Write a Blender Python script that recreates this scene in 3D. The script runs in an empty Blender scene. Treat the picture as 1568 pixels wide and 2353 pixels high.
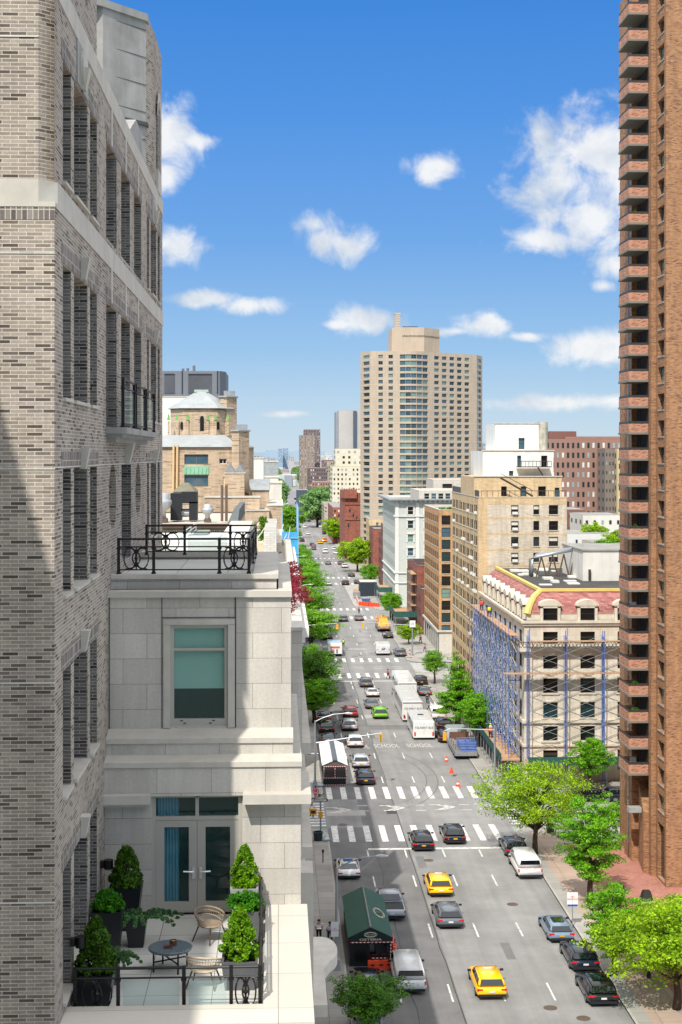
import bpy, bmesh, math, random
import numpy as np
from mathutils import Vector, Matrix

random.seed(7); np.random.seed(7)
SC = bpy.context.scene
COL = SC.collection
R = math.radians
F, H, HY = 3440.0, 33.4, 1045.0          # focal length in photo units, eye height, horizon
TH = math.atan(144 / F)                  # the camera turns a little east of the avenue
VZ = 0.72                                # heights read shorter than widths in this photograph

def at(px, py, Y):
    """world point seen at (px,py) at distance Y up the avenue"""
    xc = (px - 784) / F
    t = Y / (math.cos(TH) - xc * math.sin(TH))
    return Vector((t * (math.sin(TH) + xc * math.cos(TH)), Y, H - t * (py - HY) / F * 1.0))

def gp(px, py, z=0.0):
    """point of the level z seen at (px,py)"""
    t = (H - z) * F / (py - HY)
    xc = (px - 784) / F
    return Vector((t * (math.sin(TH) + xc * math.cos(TH)), t * (math.cos(TH) - xc * math.sin(TH)), z))

def cr(x, y, x0, y0, s):
    return ((x0 + x / s) / 1.7, (y0 + y / s) / 1.7)
def gA(x, y, z=0): return gp(*cr(x, y, 1100, 2550, 1.96), z)
def gB(x, y, z=0): return gp(*cr(x, y, 1150, 3200, 1.845), z)
def gC(x, y, z=0): return gp(*cr(x, y, 1750, 2900, 1.712), z)
def gD(x, y, z=0): return gp(*cr(x, y, 1100, 1900, 2.613), z)

def lin(c):
    if isinstance(c, str):
        c = [int(c[i:i + 2], 16) / 255 for i in (1, 3, 5)]
    return tuple([(v / 12.92 if v <= 0.04045 else ((v + 0.055) / 1.055) ** 2.4) for v in c[:3]] + [1.0])

# ------------------------------------------------------------------ materials
MATS = {}
def newmat(name):
    m = bpy.data.materials.new(name); m.use_nodes = True
    nt = m.node_tree
    return m, nt, nt.nodes, nt.links, nt.nodes['Principled BSDF']

def N(ns, typ, **kw):
    n = ns.new(typ)
    for k, v in kw.items():
        if k in n.inputs: n.inputs[k].default_value = v
        else: setattr(n, k, v)
    return n

def mat(name, col, rough=0.7, metal=0.0, var=0.25, scale=1.5, spec=0.5, emit=0, bump=0.0, stain=0.0):
    if name in MATS: return MATS[name]
    m, nt, ns, ls, b = newmat(name)
    c = lin(col) if isinstance(col, str) else tuple(col) + (1.0,)
    b.inputs['Roughness'].default_value = rough
    b.inputs['Metallic'].default_value = metal
    b.inputs['Specular IOR Level'].default_value = spec
    tc = N(ns, 'ShaderNodeTexCoord')
    no = N(ns, 'ShaderNodeTexNoise', Scale=scale, Detail=6.0, Roughness=0.65)
    ls.new(tc.outputs['Object'], no.inputs['Vector'])
    mr = N(ns, 'ShaderNodeMapRange'); mr.inputs['From Min'].default_value = 0.3; mr.inputs['From Max'].default_value = 0.7
    mr.inputs['To Min'].default_value = 1 - var; mr.inputs['To Max'].default_value = 1 + var * 0.6
    ls.new(no.outputs['Fac'], mr.inputs['Value'])
    mx = N(ns, 'ShaderNodeMix', data_type='RGBA', blend_type='MULTIPLY'); mx.inputs[0].default_value = 1
    mx.inputs[6].default_value = c
    ls.new(mr.outputs['Result'], mx.inputs[7])
    out = mx.outputs[2]
    if stain > 0:
        mp = N(ns, 'ShaderNodeMapping'); mp.inputs['Scale'].default_value = (1.3, 1.3, 0.12)
        ls.new(tc.outputs['Object'], mp.inputs['Vector'])
        n2 = N(ns, 'ShaderNodeTexNoise', Scale=1.0, Detail=5.0, Roughness=0.7); ls.new(mp.outputs['Vector'], n2.inputs['Vector'])
        m2 = N(ns, 'ShaderNodeMapRange'); m2.inputs['From Min'].default_value = 0.35; m2.inputs['From Max'].default_value = 0.65
        m2.inputs['To Min'].default_value = 1 - stain; m2.inputs['To Max'].default_value = 1.0
        ls.new(n2.outputs['Fac'], m2.inputs['Value'])
        m3 = N(ns, 'ShaderNodeMix', data_type='RGBA', blend_type='MULTIPLY'); m3.inputs[0].default_value = 1
        ls.new(out, m3.inputs[6]); ls.new(m2.outputs['Result'], m3.inputs[7]); out = m3.outputs[2]
    ls.new(out, b.inputs['Base Color'])
    if emit:
        b.inputs['Emission Color'].default_value = c; b.inputs['Emission Strength'].default_value = emit
    if bump:
        bp = N(ns, 'ShaderNodeBump', Strength=bump, Distance=0.02)
        ls.new(no.outputs['Fac'], bp.inputs['Height']); ls.new(bp.outputs['Normal'], b.inputs['Normal'])
    MATS[name] = m
    return m

def brick(name, cols, mortar, bw=0.21, bh=0.0487, ms=0.011, bump=0.25, rough=0.85, off=0.5, blotch=0.2, pos=None, bias=0.0, sq=1, course=None, ax=None):
    """masonry laid in courses: cols is a list of unit colours picked at random for each unit"""
    if name in MATS: return MATS[name]
    m, nt, ns, ls, b = newmat(name)
    b.inputs['Roughness'].default_value = rough
    tc = N(ns, 'ShaderNodeTexCoord'); se = N(ns, 'ShaderNodeSeparateXYZ'); ls.new(tc.outputs['Object'], se.inputs[0])
    ad = N(ns, 'ShaderNodeMath', operation='ADD'); ls.new(se.outputs[0], ad.inputs[0]); ls.new(se.outputs[1], ad.inputs[1])
    co = N(ns, 'ShaderNodeCombineXYZ')
    if ax == 'ground':
        ls.new(se.outputs[0], co.inputs[0]); ls.new(se.outputs[1], co.inputs[1])
    else:
        ls.new(ad.outputs[0], co.inputs[0]); ls.new(se.outputs[2], co.inputs[1])
    br = N(ns, 'ShaderNodeTexBrick'); br.offset = off; br.squash = sq
    br.inputs['Color1'].default_value = (0, 0, 0, 1); br.inputs['Color2'].default_value = (1, 1, 1, 1)
    br.inputs['Mortar'].default_value = (0.5, 0.5, 0.5, 1)
    br.inputs['Scale'].default_value = 1.0; br.inputs['Brick Width'].default_value = bw; br.inputs['Row Height'].default_value = bh
    br.inputs['Mortar Size'].default_value = ms / 2; br.inputs['Mortar Smooth'].default_value = 0.25; br.inputs['Bias'].default_value = bias
    ls.new(co.outputs[0], br.inputs['Vector'])
    ra = N(ns, 'ShaderNodeValToRGB'); ls.new(br.outputs['Color'], ra.inputs[0])
    e = ra.color_ramp.elements
    n = len(cols)
    pos = pos or [i / max(1, n - 1) for i in range(n)]
    while len(e) < n: e.new(0.5)
    for i in range(n): e[i].position = pos[i]; e[i].color = lin(cols[i])
    no = N(ns, 'ShaderNodeTexNoise', Scale=0.45, Detail=5.0, Roughness=0.6); ls.new(tc.outputs['Object'], no.inputs['Vector'])
    no2 = N(ns, 'ShaderNodeTexNoise', Scale=22.0, Detail=4.0, Roughness=0.7); ls.new(co.outputs[0], no2.inputs['Vector'])
    sm = N(ns, 'ShaderNodeMath', operation='ADD'); ls.new(no.outputs['Fac'], sm.inputs[0]); ls.new(no2.outputs['Fac'], sm.inputs[1])
    mr = N(ns, 'ShaderNodeMapRange'); mr.inputs['From Min'].default_value = 0.7; mr.inputs['From Max'].default_value = 1.3
    mr.inputs['To Min'].default_value = 1 - blotch; mr.inputs['To Max'].default_value = 1 + blotch
    ls.new(sm.outputs[0], mr.inputs['Value'])
    mx = N(ns, 'ShaderNodeMix', data_type='RGBA'); ls.new(br.outputs['Fac'], mx.inputs[0]); ls.new(ra.outputs[0], mx.inputs[6]); mx.inputs[7].default_value = lin(mortar)
    mu = N(ns, 'ShaderNodeMix', data_type='RGBA', blend_type='MULTIPLY'); mu.inputs[0].default_value = 1
    ls.new(mx.outputs[2], mu.inputs[6]); ls.new(mr.outputs['Result'], mu.inputs[7])
    if ax != 'ground':      # rain streaks running down the wall
        mp = N(ns, 'ShaderNodeMapping'); mp.inputs['Scale'].default_value = (1.7, .16, 1); ls.new(co.outputs[0], mp.inputs['Vector'])
        n3 = N(ns, 'ShaderNodeTexNoise', Scale=1.0, Detail=6.0, Roughness=.7); ls.new(mp.outputs['Vector'], n3.inputs['Vector'])
        m3 = N(ns, 'ShaderNodeMapRange'); m3.inputs['From Min'].default_value = .34; m3.inputs['From Max'].default_value = .6; m3.inputs['To Min'].default_value = .8; m3.inputs['To Max'].default_value = 1.03
        ls.new(n3.outputs['Fac'], m3.inputs['Value']); m4 = N(ns, 'ShaderNodeMix', data_type='RGBA', blend_type='MULTIPLY'); m4.inputs[0].default_value = 1
        ls.new(mu.outputs[2], m4.inputs[6]); ls.new(m3.outputs['Result'], m4.inputs[7]); mu = m4
    ls.new(mu.outputs[2], b.inputs['Base Color'])
    if bump:
        iv = N(ns, 'ShaderNodeMath', operation='SUBTRACT'); iv.inputs[0].default_value = 1; ls.new(br.outputs['Fac'], iv.inputs[1])
        a2 = N(ns, 'ShaderNodeMath', operation='MULTIPLY_ADD'); ls.new(no2.outputs['Fac'], a2.inputs[0]); a2.inputs[1].default_value = 0.5; ls.new(iv.outputs[0], a2.inputs[2])
        bp = N(ns, 'ShaderNodeBump', Strength=bump, Distance=0.01); ls.new(a2.outputs[0], bp.inputs['Height']); ls.new(bp.outputs['Normal'], b.inputs['Normal'])
    MATS[name] = m
    return m

def glassmat(name, col, rough=0.06, spec=1.0, var=0.3, scale=0.6):
    return mat(name, col, rough=rough, spec=spec, var=var, scale=scale)

def leafmat(name, dark, light, trans=0.35):
    if name in MATS: return MATS[name]
    m, nt, ns, ls, b = newmat(name)
    geo = N(ns, 'ShaderNodeNewGeometry'); tc = N(ns, 'ShaderNodeTexCoord')
    no = N(ns, 'ShaderNodeTexNoise', Scale=0.9, Detail=3.0); ls.new(tc.outputs['Object'], no.inputs['Vector'])
    ad = N(ns, 'ShaderNodeMath', operation='MULTIPLY_ADD'); ls.new(geo.outputs['Random Per Island'], ad.inputs[0]); ad.inputs[1].default_value = 0.55
    sb = N(ns, 'ShaderNodeMath', operation='MULTIPLY_ADD'); ls.new(no.outputs['Fac'], sb.inputs[0]); sb.inputs[1].default_value = 1.6; sb.inputs[2].default_value = -0.58
    ls.new(sb.outputs[0], ad.inputs[2])
    ra = N(ns, 'ShaderNodeValToRGB'); ls.new(ad.outputs[0], ra.inputs[0])
    ra.color_ramp.elements[0].color = lin(dark); ra.color_ramp.elements[1].color = lin(light)
    ra.color_ramp.elements[0].position = 0.08; ra.color_ramp.elements[1].position = 0.92
    e = ra.color_ramp.elements.new(.42); a_, c_ = lin(dark), lin(light); e.color = tuple(a_[i] * .55 + c_[i] * .38 for i in range(3)) + (1,)
    ls.new(ra.outputs[0], b.inputs['Base Color']); b.inputs['Roughness'].default_value = 0.5; b.inputs['Specular IOR Level'].default_value = 0.25
    tr = N(ns, 'ShaderNodeBsdfTranslucent'); ls.new(ra.outputs[0], tr.inputs['Color'])
    mx = N(ns, 'ShaderNodeMixShader'); mx.inputs[0].default_value = trans
    ls.new(b.outputs[0], mx.inputs[1]); ls.new(tr.outputs[0], mx.inputs[2]); ls.new(mx.outputs[0], ns['Material Output'].inputs['Surface'])
    MATS[name] = m
    return m

def clearglass(name, tint, amount=0.35, rough=0.03):
    if name in MATS: return MATS[name]
    m, nt, ns, ls, b = newmat(name)
    b.inputs['Base Color'].default_value = lin(tint); b.inputs['Roughness'].default_value = rough; b.inputs['Specular IOR Level'].default_value = 1.0
    t = N(ns, 'ShaderNodeBsdfTransparent'); t.inputs[0].default_value = (0.86, 0.95, 0.94, 1)
    mx = N(ns, 'ShaderNodeMixShader'); mx.inputs[0].default_value = amount
    ls.new(t.outputs[0], mx.inputs[1]); ls.new(b.outputs[0], mx.inputs[2]); ls.new(mx.outputs[0], ns['Material Output'].inputs['Surface'])
    MATS[name] = m
    return m

# ------------------------------------------------------------------ mesh builder
class MB:
    def __init__(s): s.v = []; s.f = []; s.m = []; s.mi = 0
    def face(s, pts):
        b = len(s.v); s.v += [tuple(p) for p in pts]; s.f.append(tuple(range(b, b + len(pts)))); s.m.append(s.mi); return s
    def box(s, x0, x1, y0, y1, z0, z1):
        if x0 > x1: x0, x1 = x1, x0
        if y0 > y1: y0, y1 = y1, y0
        if z0 > z1: z0, z1 = z1, z0
        b = len(s.v)
        s.v += [(x0, y0, z0), (x1, y0, z0), (x1, y1, z0), (x0, y1, z0), (x0, y0, z1), (x1, y0, z1), (x1, y1, z1), (x0, y1, z1)]
        for q in ((0, 3, 2, 1), (4, 5, 6, 7), (0, 1, 5, 4), (1, 2, 6, 5), (2, 3, 7, 6), (3, 0, 4, 7)):
            s.f.append(tuple(b + i for i in q)); s.m.append(s.mi)
        return s
    def hexa(s, p):   # 8 points, bottom ring then top ring
        b = len(s.v); s.v += [tuple(q) for q in p]
        for q in ((0, 3, 2, 1), (4, 5, 6, 7), (0, 1, 5, 4), (1, 2, 6, 5), (2, 3, 7, 6), (3, 0, 4, 7)):
            s.f.append(tuple(b + i for i in q)); s.m.append(s.mi)
        return s
    def prism(s, poly, z0, z1, top=True):
        n = len(poly); b = len(s.v)
        s.v += [(p[0], p[1], z0) for p in poly] + [(p[0], p[1], z1) for p in poly]
        for i in range(n):
            j = (i + 1) % n; s.f.append((b + i, b + j, b + n + j, b + n + i)); s.m.append(s.mi)
        s.f.append(tuple(b + n + i for i in range(n))); s.m.append(s.mi)
        s.f.append(tuple(b + n - 1 - i for i in range(n))); s.m.append(s.mi)
        return s
    def frust(s, polyA, z0, polyB, z1):
        n = len(polyA); b = len(s.v)
        s.v += [(p[0], p[1], z0) for p in polyA] + [(p[0], p[1], z1) for p in polyB]
        for i in range(n):
            j = (i + 1) % n; s.f.append((b + i, b + j, b + n + j, b + n + i)); s.m.append(s.mi)
        s.f.append(tuple(b + n + i for i in range(n))); s.m.append(s.mi)
        s.f.append(tuple(b + n - 1 - i for i in range(n))); s.m.append(s.mi)
        return s
    def sweep(s, pts, rad, n=6):
        pts = [Vector(p) for p in pts]; k = len(pts)
        if not hasattr(rad, '__len__'): rad = [rad] * k
        b = len(s.v)
        for i in range(k):
            d = (pts[min(i + 1, k - 1)] - pts[max(i - 1, 0)])
            d = d.normalized() if d.length > 1e-9 else Vector((0, 0, 1))
            a = Vector((0, 0, 1)) if abs(d.z) < 0.95 else Vector((1, 0, 0))
            u = d.cross(a).normalized(); w = d.cross(u).normalized()
            for j in range(n):
                t = 2 * math.pi * j / n
                s.v.append(tuple(pts[i] + (u * math.cos(t) + w * math.sin(t)) * rad[i]))
        for i in range(k - 1):
            for j in range(n):
                j2 = (j + 1) % n
                s.f.append((b + i * n + j, b + i * n + j2, b + (i + 1) * n + j2, b + (i + 1) * n + j)); s.m.append(s.mi)
        s.f.append(tuple(b + n - 1 - j for j in range(n))); s.m.append(s.mi)
        s.f.append(tuple(b + (k - 1) * n + j for j in range(n))); s.m.append(s.mi)
        return s
    def lathe(s, prof, c=(0, 0), n=16, z=0):
        b = len(s.v)
        for (r, h) in prof:
            for j in range(n):
                t = 2 * math.pi * j / n; s.v.append((c[0] + r * math.cos(t), c[1] + r * math.sin(t), z + h))
        for i in range(len(prof) - 1):
            for j in range(n):
                j2 = (j + 1) % n
                s.f.append((b + i * n + j, b + i * n + j2, b + (i + 1) * n + j2, b + (i + 1) * n + j)); s.m.append(s.mi)
        s.f.append(tuple(b + n - 1 - j for j in range(n))); s.m.append(s.mi)
        s.f.append(tuple(b + (len(prof) - 1) * n + j for j in range(n))); s.m.append(s.mi)
        return s
    def mesh(s, name, mats, smooth=False):
        me = bpy.data.meshes.new(name); me.from_pydata(s.v, [], s.f)
        for m in (mats if isinstance(mats, (list, tuple)) else [mats]): me.materials.append(m)
        if any(s.m): me.polygons.foreach_set('material_index', s.m)
        if smooth: me.polygons.foreach_set('use_smooth', [True] * len(me.polygons))
        me.update(); return me
    def build(s, name, mats, parent=None, smooth=False, world=True, bevel=0):
        me = s.mesh(name, mats, smooth)
        if bevel:
            bm = bmesh.new(); bm.from_mesh(me); bmesh.ops.remove_doubles(bm, verts=bm.verts, dist=1e-5)
            bmesh.ops.bevel(bm, geom=[e for e in bm.edges if len(e.link_faces) == 2 and e.calc_face_angle(0) > 0.5], offset=bevel, segments=2, affect='EDGES')
            bm.to_mesh(me); bm.free()
        o = bpy.data.objects.new(name, me); COL.objects.link(o)
        if parent:
            o.parent = parent
            if world: o.location = -wloc(parent)
        return o

def wloc(o):
    v = Vector(o.location)
    while o.parent: o = o.parent; v = v + Vector(o.location)
    return v

def tag(o, label=None, cat=None, group=None, kind=None):
    if label: o['label'] = label
    if cat: o['category'] = cat
    if group: o['group'] = group
    if kind: o['kind'] = kind
    return o
def empty(name, loc, label, cat, group=None, rz=0, kind=None):
    o = bpy.data.objects.new(name, None); COL.objects.link(o); o.location = loc; o.rotation_euler = (0, 0, rz)
    return tag(o, label, cat, group, kind)
def inst(name, me, parent=None, loc=(0, 0, 0), rz=0, scale=None, mats=None):
    o = bpy.data.objects.new(name, me); COL.objects.link(o); o.location = loc; o.rotation_euler = (0, 0, rz)
    if scale: o.scale = scale
    if parent: o.parent = parent
    if mats:
        for i, m in enumerate(mats):
            if m: o.material_slots[i].link = 'OBJECT'; o.material_slots[i].material = m
    return o
def kids(o): return [c for c in bpy.data.objects if c.parent == o]
KID = {}
def copy_tree(o, loc=None, rz=None, label=None, scale=None, group=None):
    if o.name not in KID: KID[o.name] = [(c, kids(c)) for c in kids(o)]
    r = o.copy(); COL.objects.link(r)
    if loc is not None: r.location = loc
    if rz is not None: r.rotation_euler = (0, 0, rz)
    if scale: r.scale = scale
    if label: r['label'] = label
    if group: r['group'] = group
    for c, gs in KID[o.name]:
        c2 = c.copy(); COL.objects.link(c2); c2.parent = r
        for g in gs:
            g2 = g.copy(); COL.objects.link(g2); g2.parent = c2
    return r
ROD = {}
def rod(name, p0, p1, r, m, parent=None, n=6):
    key = (m.name, n)
    if key not in ROD:
        b = MB(); b.sweep([(0, 0, 0), (0, 0, 1)], 1, n); ROD[key] = b.mesh('rod', m)
    p0, p1 = Vector(p0), Vector(p1); d = p1 - p0
    o = bpy.data.objects.new(name, ROD[key]); COL.objects.link(o)
    o.location = p0 - (wloc(parent) if parent else Vector()); o.scale = (r, r, d.length)
    o.rotation_mode = 'QUATERNION'; o.rotation_quaternion = d.to_track_quat('Z', 'Y')
    if parent: o.parent = parent
    return o
def text(name, body, size, m, parent, loc, rot, sx=1, font_bold=0, extr=0.001, spacing=1, shear=0):
    c = bpy.data.curves.new(name, 'FONT'); c.body = body; c.size = size; c.align_x = 'CENTER'; c.align_y = 'CENTER'
    c.extrude = extr; c.offset = font_bold; c.space_character = spacing
    c.materials.append(m)
    if shear: c.shear = shear
    tmp = bpy.data.objects.new(name, c); COL.objects.link(tmp)
    me = bpy.data.meshes.new_from_object(tmp.evaluated_get(bpy.context.evaluated_depsgraph_get())); bpy.data.objects.remove(tmp)
    o = bpy.data.objects.new(name, me); COL.objects.link(o); o.parent = parent
    o.location = Vector(loc) - (wloc(parent) if parent else Vector()); o.rotation_euler = rot; o.scale = (sx, 1, 1)
    return o

def facade(m, o, u, width, z0, z1, holes, depth=0.15, nrm=None):
    """a wall from o along u, with real openings and reveals. nrm points outdoors"""
    o = Vector((o[0], o[1], 0)); u = Vector((u[0], u[1], 0)); u.normalize()
    if nrm is None: nrm = (u.y, -u.x)
    n = Vector((nrm[0], nrm[1], 0)); n.normalize()
    flip = u.cross(Vector((0, 0, 1))).dot(n) < 0
    us = sorted(set([0, width] + [round(a, 4) for h in holes for a in h[:2] if 0 < a < width]))
    zs = sorted(set([z0, z1] + [round(a, 4) for h in holes for a in h[2:4] if z0 < a < z1]))
    def P(a, z, d=0): return o + u * a + Vector((0, 0, z)) - n * d
    def q(a, b, c, d): m.face([d, c, b, a] if flip else [a, b, c, d])
    for i in range(len(us) - 1):
        run = None
        for j in range(len(zs) - 1):
            uc, zc = (us[i] + us[i + 1]) / 2, (zs[j] + zs[j + 1]) / 2
            hole = any(h[0] < uc < h[1] and h[2] < zc < h[3] for h in holes)
            if not hole and run is None: run = zs[j]
            if run is not None and (hole or j == len(zs) - 2):
                top = zs[j] if hole else zs[j + 1]
                if top > run: q(P(us[i], run), P(us[i + 1], run), P(us[i + 1], top), P(us[i], top))
                run = None
    for h in holes:
        a, b, c, d = h[:4]
        q(P(a, c), P(a, c, depth), P(a, d, depth), P(a, d))
        q(P(b, c, depth), P(b, c), P(b, d), P(b, d, depth))
        q(P(a, d), P(a, d, depth), P(b, d, depth), P(b, d))
        q(P(a, c, depth), P(a, c), P(b, c), P(b, c, depth))

WIN = {}
def window_mesh(w, h, style, mf, mg):
    key = (round(w, 2), round(h, 2), style, mf.name, mg.name)
    if key in WIN: return WIN[key]
    b = MB(); fr = min(0.07, w * 0.09); d = 0.05
    b.mi = 0
    b.box(-w / 2, -w / 2 + fr, -d, 0.0, 0, h); b.box(w / 2 - fr, w / 2, -d, 0.0, 0, h)
    b.box(-w / 2 + fr, w / 2 - fr, -d, 0.0, 0, fr); b.box(-w / 2 + fr, w / 2 - fr, -d, 0, h - fr, h)
    if style in ('sash', 'sash2', 'grid'): b.box(-w / 2 + fr, w / 2 - fr, -d + .01, -0.005, h * .5 - fr * .4, h * .5 + fr * .4)
    if style in ('twin', 'grid'): b.box(-fr * .4, fr * .4, -d + .012, -0.007, fr, h - fr)
    if style == 'band':
        k = max(2, int(w / 1.2))
        for i in range(1, k): x = -w / 2 + w * i / k; b.box(x - .03, x + .03, -d + .012, -.007, fr, h - fr)
    b.mi = 1
    b.face([(-w / 2, -d * .4, 0), (w / 2, -d * .4, 0), (w / 2, -d * .4, h), (-w / 2, -d * .4, h)])
    if style == 'sash2':   # a pale blind drawn half way
        b.mi = 2; b.face([(-w / 2 + fr, -d * .4 + .006, h * .55), (w / 2 - fr, -d * .4 + .006, h * .55), (w / 2 - fr, -d * .4 + .006, h - fr), (-w / 2 + fr, -d * .4 + .006, h - fr)])
    WIN[key] = b.mesh('window', [mf, mg, MATS['blind']]); return WIN[key]

def put_window(parent, o, u, a, b, z0, z1, depth, style, mf, mg, nrm=None, name='window'):
    o = Vector((o[0], o[1], 0)); u = Vector((u[0], u[1], 0)).normalized()
    if nrm is None: nrm = (u.y, -u.x)
    n = Vector((nrm[0], nrm[1], 0)).normalized()
    p = o + u * (a + b) / 2 - n * (depth - 0.05) + Vector((0, 0, z0)) - wloc(parent)
    # window mesh looks along +y
    rz = math.atan2(-n.x, n.y)
    return inst(name, window_mesh(b - a, z1 - z0, style, mf, mg), parent, p, rz)
# ------------------------------------------------------------------ shared materials
mat('blind', '#cfcabb', 0.8, var=0.08)
G_DARK = glassmat('dark window glass', '#12181b')
G_TEAL = glassmat('teal window glass', '#1d3a40')
G_SKY = glassmat('painted sky glass', '#41606f', var=0.4)  # reflected sky put into the pane's base colour
G_PALE = glassmat('pale curtained glass', '#6f9086', var=0.25)
G_MATT = mat('matt dark window', '#1b1d1f', .7, spec=.15, var=.5, scale=.7)  # dark unreflective panes for the avenue-side faces
GLASSES = [G_DARK, G_DARK, G_TEAL, G_DARK, G_SKY, G_PALE]
FR_W = mat('white window frame', '#d5d3cb', 0.5, var=0.08)
FR_D = mat('dark window frame', '#2c2b29', 0.5, var=0.1)
FR_G = mat('grey window frame', '#77746c', 0.5, var=0.1)
GREYBRICK = brick('grey brown brick', ['#4b423d', '#6a615a', '#8a7f76', '#93887e', '#9b9086', '#a3988d'], '#c6bba8', bw=0.2, bh=0.0475, ms=0.0115, pos=[0, .13, .26, .5, .78, 1], blotch=0.18, bump=0.4)
DARKBRICK = brick('shaded reveal brick', ['#2f2b2a', '#5a5652', '#716d69', '#7c7874'], '#a49c90', bw=0.215, bh=0.0487, ms=0.0125, pos=[0, .25, .6, 1], bump=0.4)  # darker copy of the wall brick, shade put into its colours
LIME = brick('limestone ashlar', ['#b7b1a6', '#bbb5aa', '#c1bbb0', '#c5bfb4'], '#857e73', bw=0.86, bh=0.412, ms=0.009, blotch=0.13, bump=0.12, off=0.45)
LIMES = mat('smooth limestone', '#c2bcb0', 0.8, var=0.13, scale=2.2, stain=0.12, bump=0.1)
LIMED = mat('weathered limestone', '#a5a49f', 0.8, var=0.25, scale=1.3, stain=0.3, bump=0.15)
PAVER = brick('pale terrace pavers', ['#b8b6ae', '#c3c1ba'], '#5f5d58', bw=0.9, bh=0.85, ms=0.012, off=0.0, ax='ground', bump=0.05, blotch=.08)
BLACKM = mat('black painted iron', '#0f0f0f', 0.42, var=0.15, spec=0.4)
ASPH = mat('asphalt', (0.25, 0.245, 0.235), 0.9, var=0.22, scale=0.25, bump=0.1)
def streaks(m, lo, sx=.55, sy=.012):
    nt = m.node_tree; ns = nt.nodes; ls = nt.links; b = ns['Principled BSDF']; src = b.inputs['Base Color'].links[0].from_socket
    tc = N(ns, 'ShaderNodeTexCoord'); mp = N(ns, 'ShaderNodeMapping'); mp.inputs['Scale'].default_value = (sx, sy, 1); ls.new(tc.outputs['Object'], mp.inputs['Vector'])
    for (sc_, a, b_, l) in ((1.0, .35, .65, lo), (0, .62, .72, .78)):
        no = N(ns, 'ShaderNodeTexNoise', Scale=sc_ or .9, Detail=7.0, Roughness=.65); ls.new((mp if sc_ else tc).outputs[0 if sc_ else 'Object'], no.inputs['Vector'])
        mr = N(ns, 'ShaderNodeMapRange'); mr.inputs['From Min'].default_value = a; mr.inputs['From Max'].default_value = b_; mr.inputs['To Min'].default_value = lo if sc_ else 1; mr.inputs['To Max'].default_value = 1.06 if sc_ else l
        ls.new(no.outputs['Fac'], mr.inputs['Value'])
        mu = N(ns, 'ShaderNodeMix', data_type='RGBA', blend_type='MULTIPLY'); mu.inputs[0].default_value = 1; ls.new(src, mu.inputs[6]); ls.new(mr.outputs['Result'], mu.inputs[7]); src = mu.outputs[2]
    ls.new(src, b.inputs['Base Color'])
streaks(ASPH, .78)
def wear(m, under):
    nt = m.node_tree; ns = nt.nodes; ls = nt.links; b = ns['Principled BSDF']; src = b.inputs['Base Color'].links[0].from_socket
    tc = N(ns, 'ShaderNodeTexCoord'); no = N(ns, 'ShaderNodeTexNoise', Scale=2.2, Detail=9.0, Roughness=.75); ls.new(tc.outputs['Object'], no.inputs['Vector'])
    mr = N(ns, 'ShaderNodeMapRange'); mr.inputs['From Min'].default_value = .49; mr.inputs['From Max'].default_value = .62; ls.new(no.outputs['Fac'], mr.inputs['Value'])
    mx = N(ns, 'ShaderNodeMix', data_type='RGBA'); ls.new(mr.outputs['Result'], mx.inputs[0]); ls.new(src, mx.inputs[6]); mx.inputs[7].default_value = under; ls.new(mx.outputs[2], b.inputs['Base Color'])
PAINT = mat('worn white road paint', '#d9d7d0', 0.8, var=0.25, scale=2.5); wear(PAINT, (.3, .295, .28, 1))
CONC = brick('concrete sidewalk flags', ['#8e8b85', '#98958e', '#a09c95'], '#5e5c58', bw=1.5, bh=1.5, ms=0.03, off=0, ax='ground', bump=0.05, blotch=.15)
CURB = mat('granite kerb', '#a8a49b', 0.8, var=0.2)
REDPAVE = brick('red brick paving', ['#8f5a4a', '#a0685a', '#a97362'], '#9a7f70', bw=0.2, bh=0.1, ms=0.01, ax='ground', bump=0.05, blotch=.2)
GALV = mat('galvanised steel', '#9aa0a2', 0.45, metal=0.5, var=0.1)
YELM = mat('signal yellow', '#e0a010', 0.5, var=0.05)
WHITE = mat('white paint', '#e2e1dc', 0.5, var=0.06)
ROOFG = mat('grey flat roofing', '#8f8c86', 0.9, var=0.3, scale=0.4)
ROOFW = mat('pale flat roofing', '#c9c4b6', 0.9, var=0.18, scale=0.4)
BARK = mat('tree bark', '#4d3f33', 0.9, var=0.35, scale=6, bump=0.4)
SOIL = mat('potting soil', '#2a2019', 1.0, var=0.4, scale=12)
L_LIME = leafmat('lime honey locust leaves', '#587f12', '#bfe62c', 0.45)
L_GINK = leafmat('bright ginkgo leaves', '#3a7414', '#96d62c', 0.42)
L_MID = leafmat('mid green street leaves', '#3d7019', '#98d234', 0.42)
L_DARK = leafmat('dark green leaves', '#33601c', '#78b033', 0.38)
L_FAR = leafmat('distant hazy leaves', '#557f45', '#9cc478', 0.35)  # distance haze put into the greens
L_CON = leafmat('conifer sprays', '#1c380a', '#5f8a1c', 0.25)
L_CONB = leafmat('sunlit conifer sprays', '#2c5a08', '#8cbf14', 0.3)  # lighter copy of the conifer green, sunlight put into its colour
L_BOX = leafmat('boxwood leaves', '#215a0c', '#5aa71a', 0.35)
L_JUN = leafmat('juniper sprays', '#284a2a', '#6c9a5c', 0.25)
L_RED = leafmat('red maple leaves', '#4a0f18', '#9c2b3c', 0.35)

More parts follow.
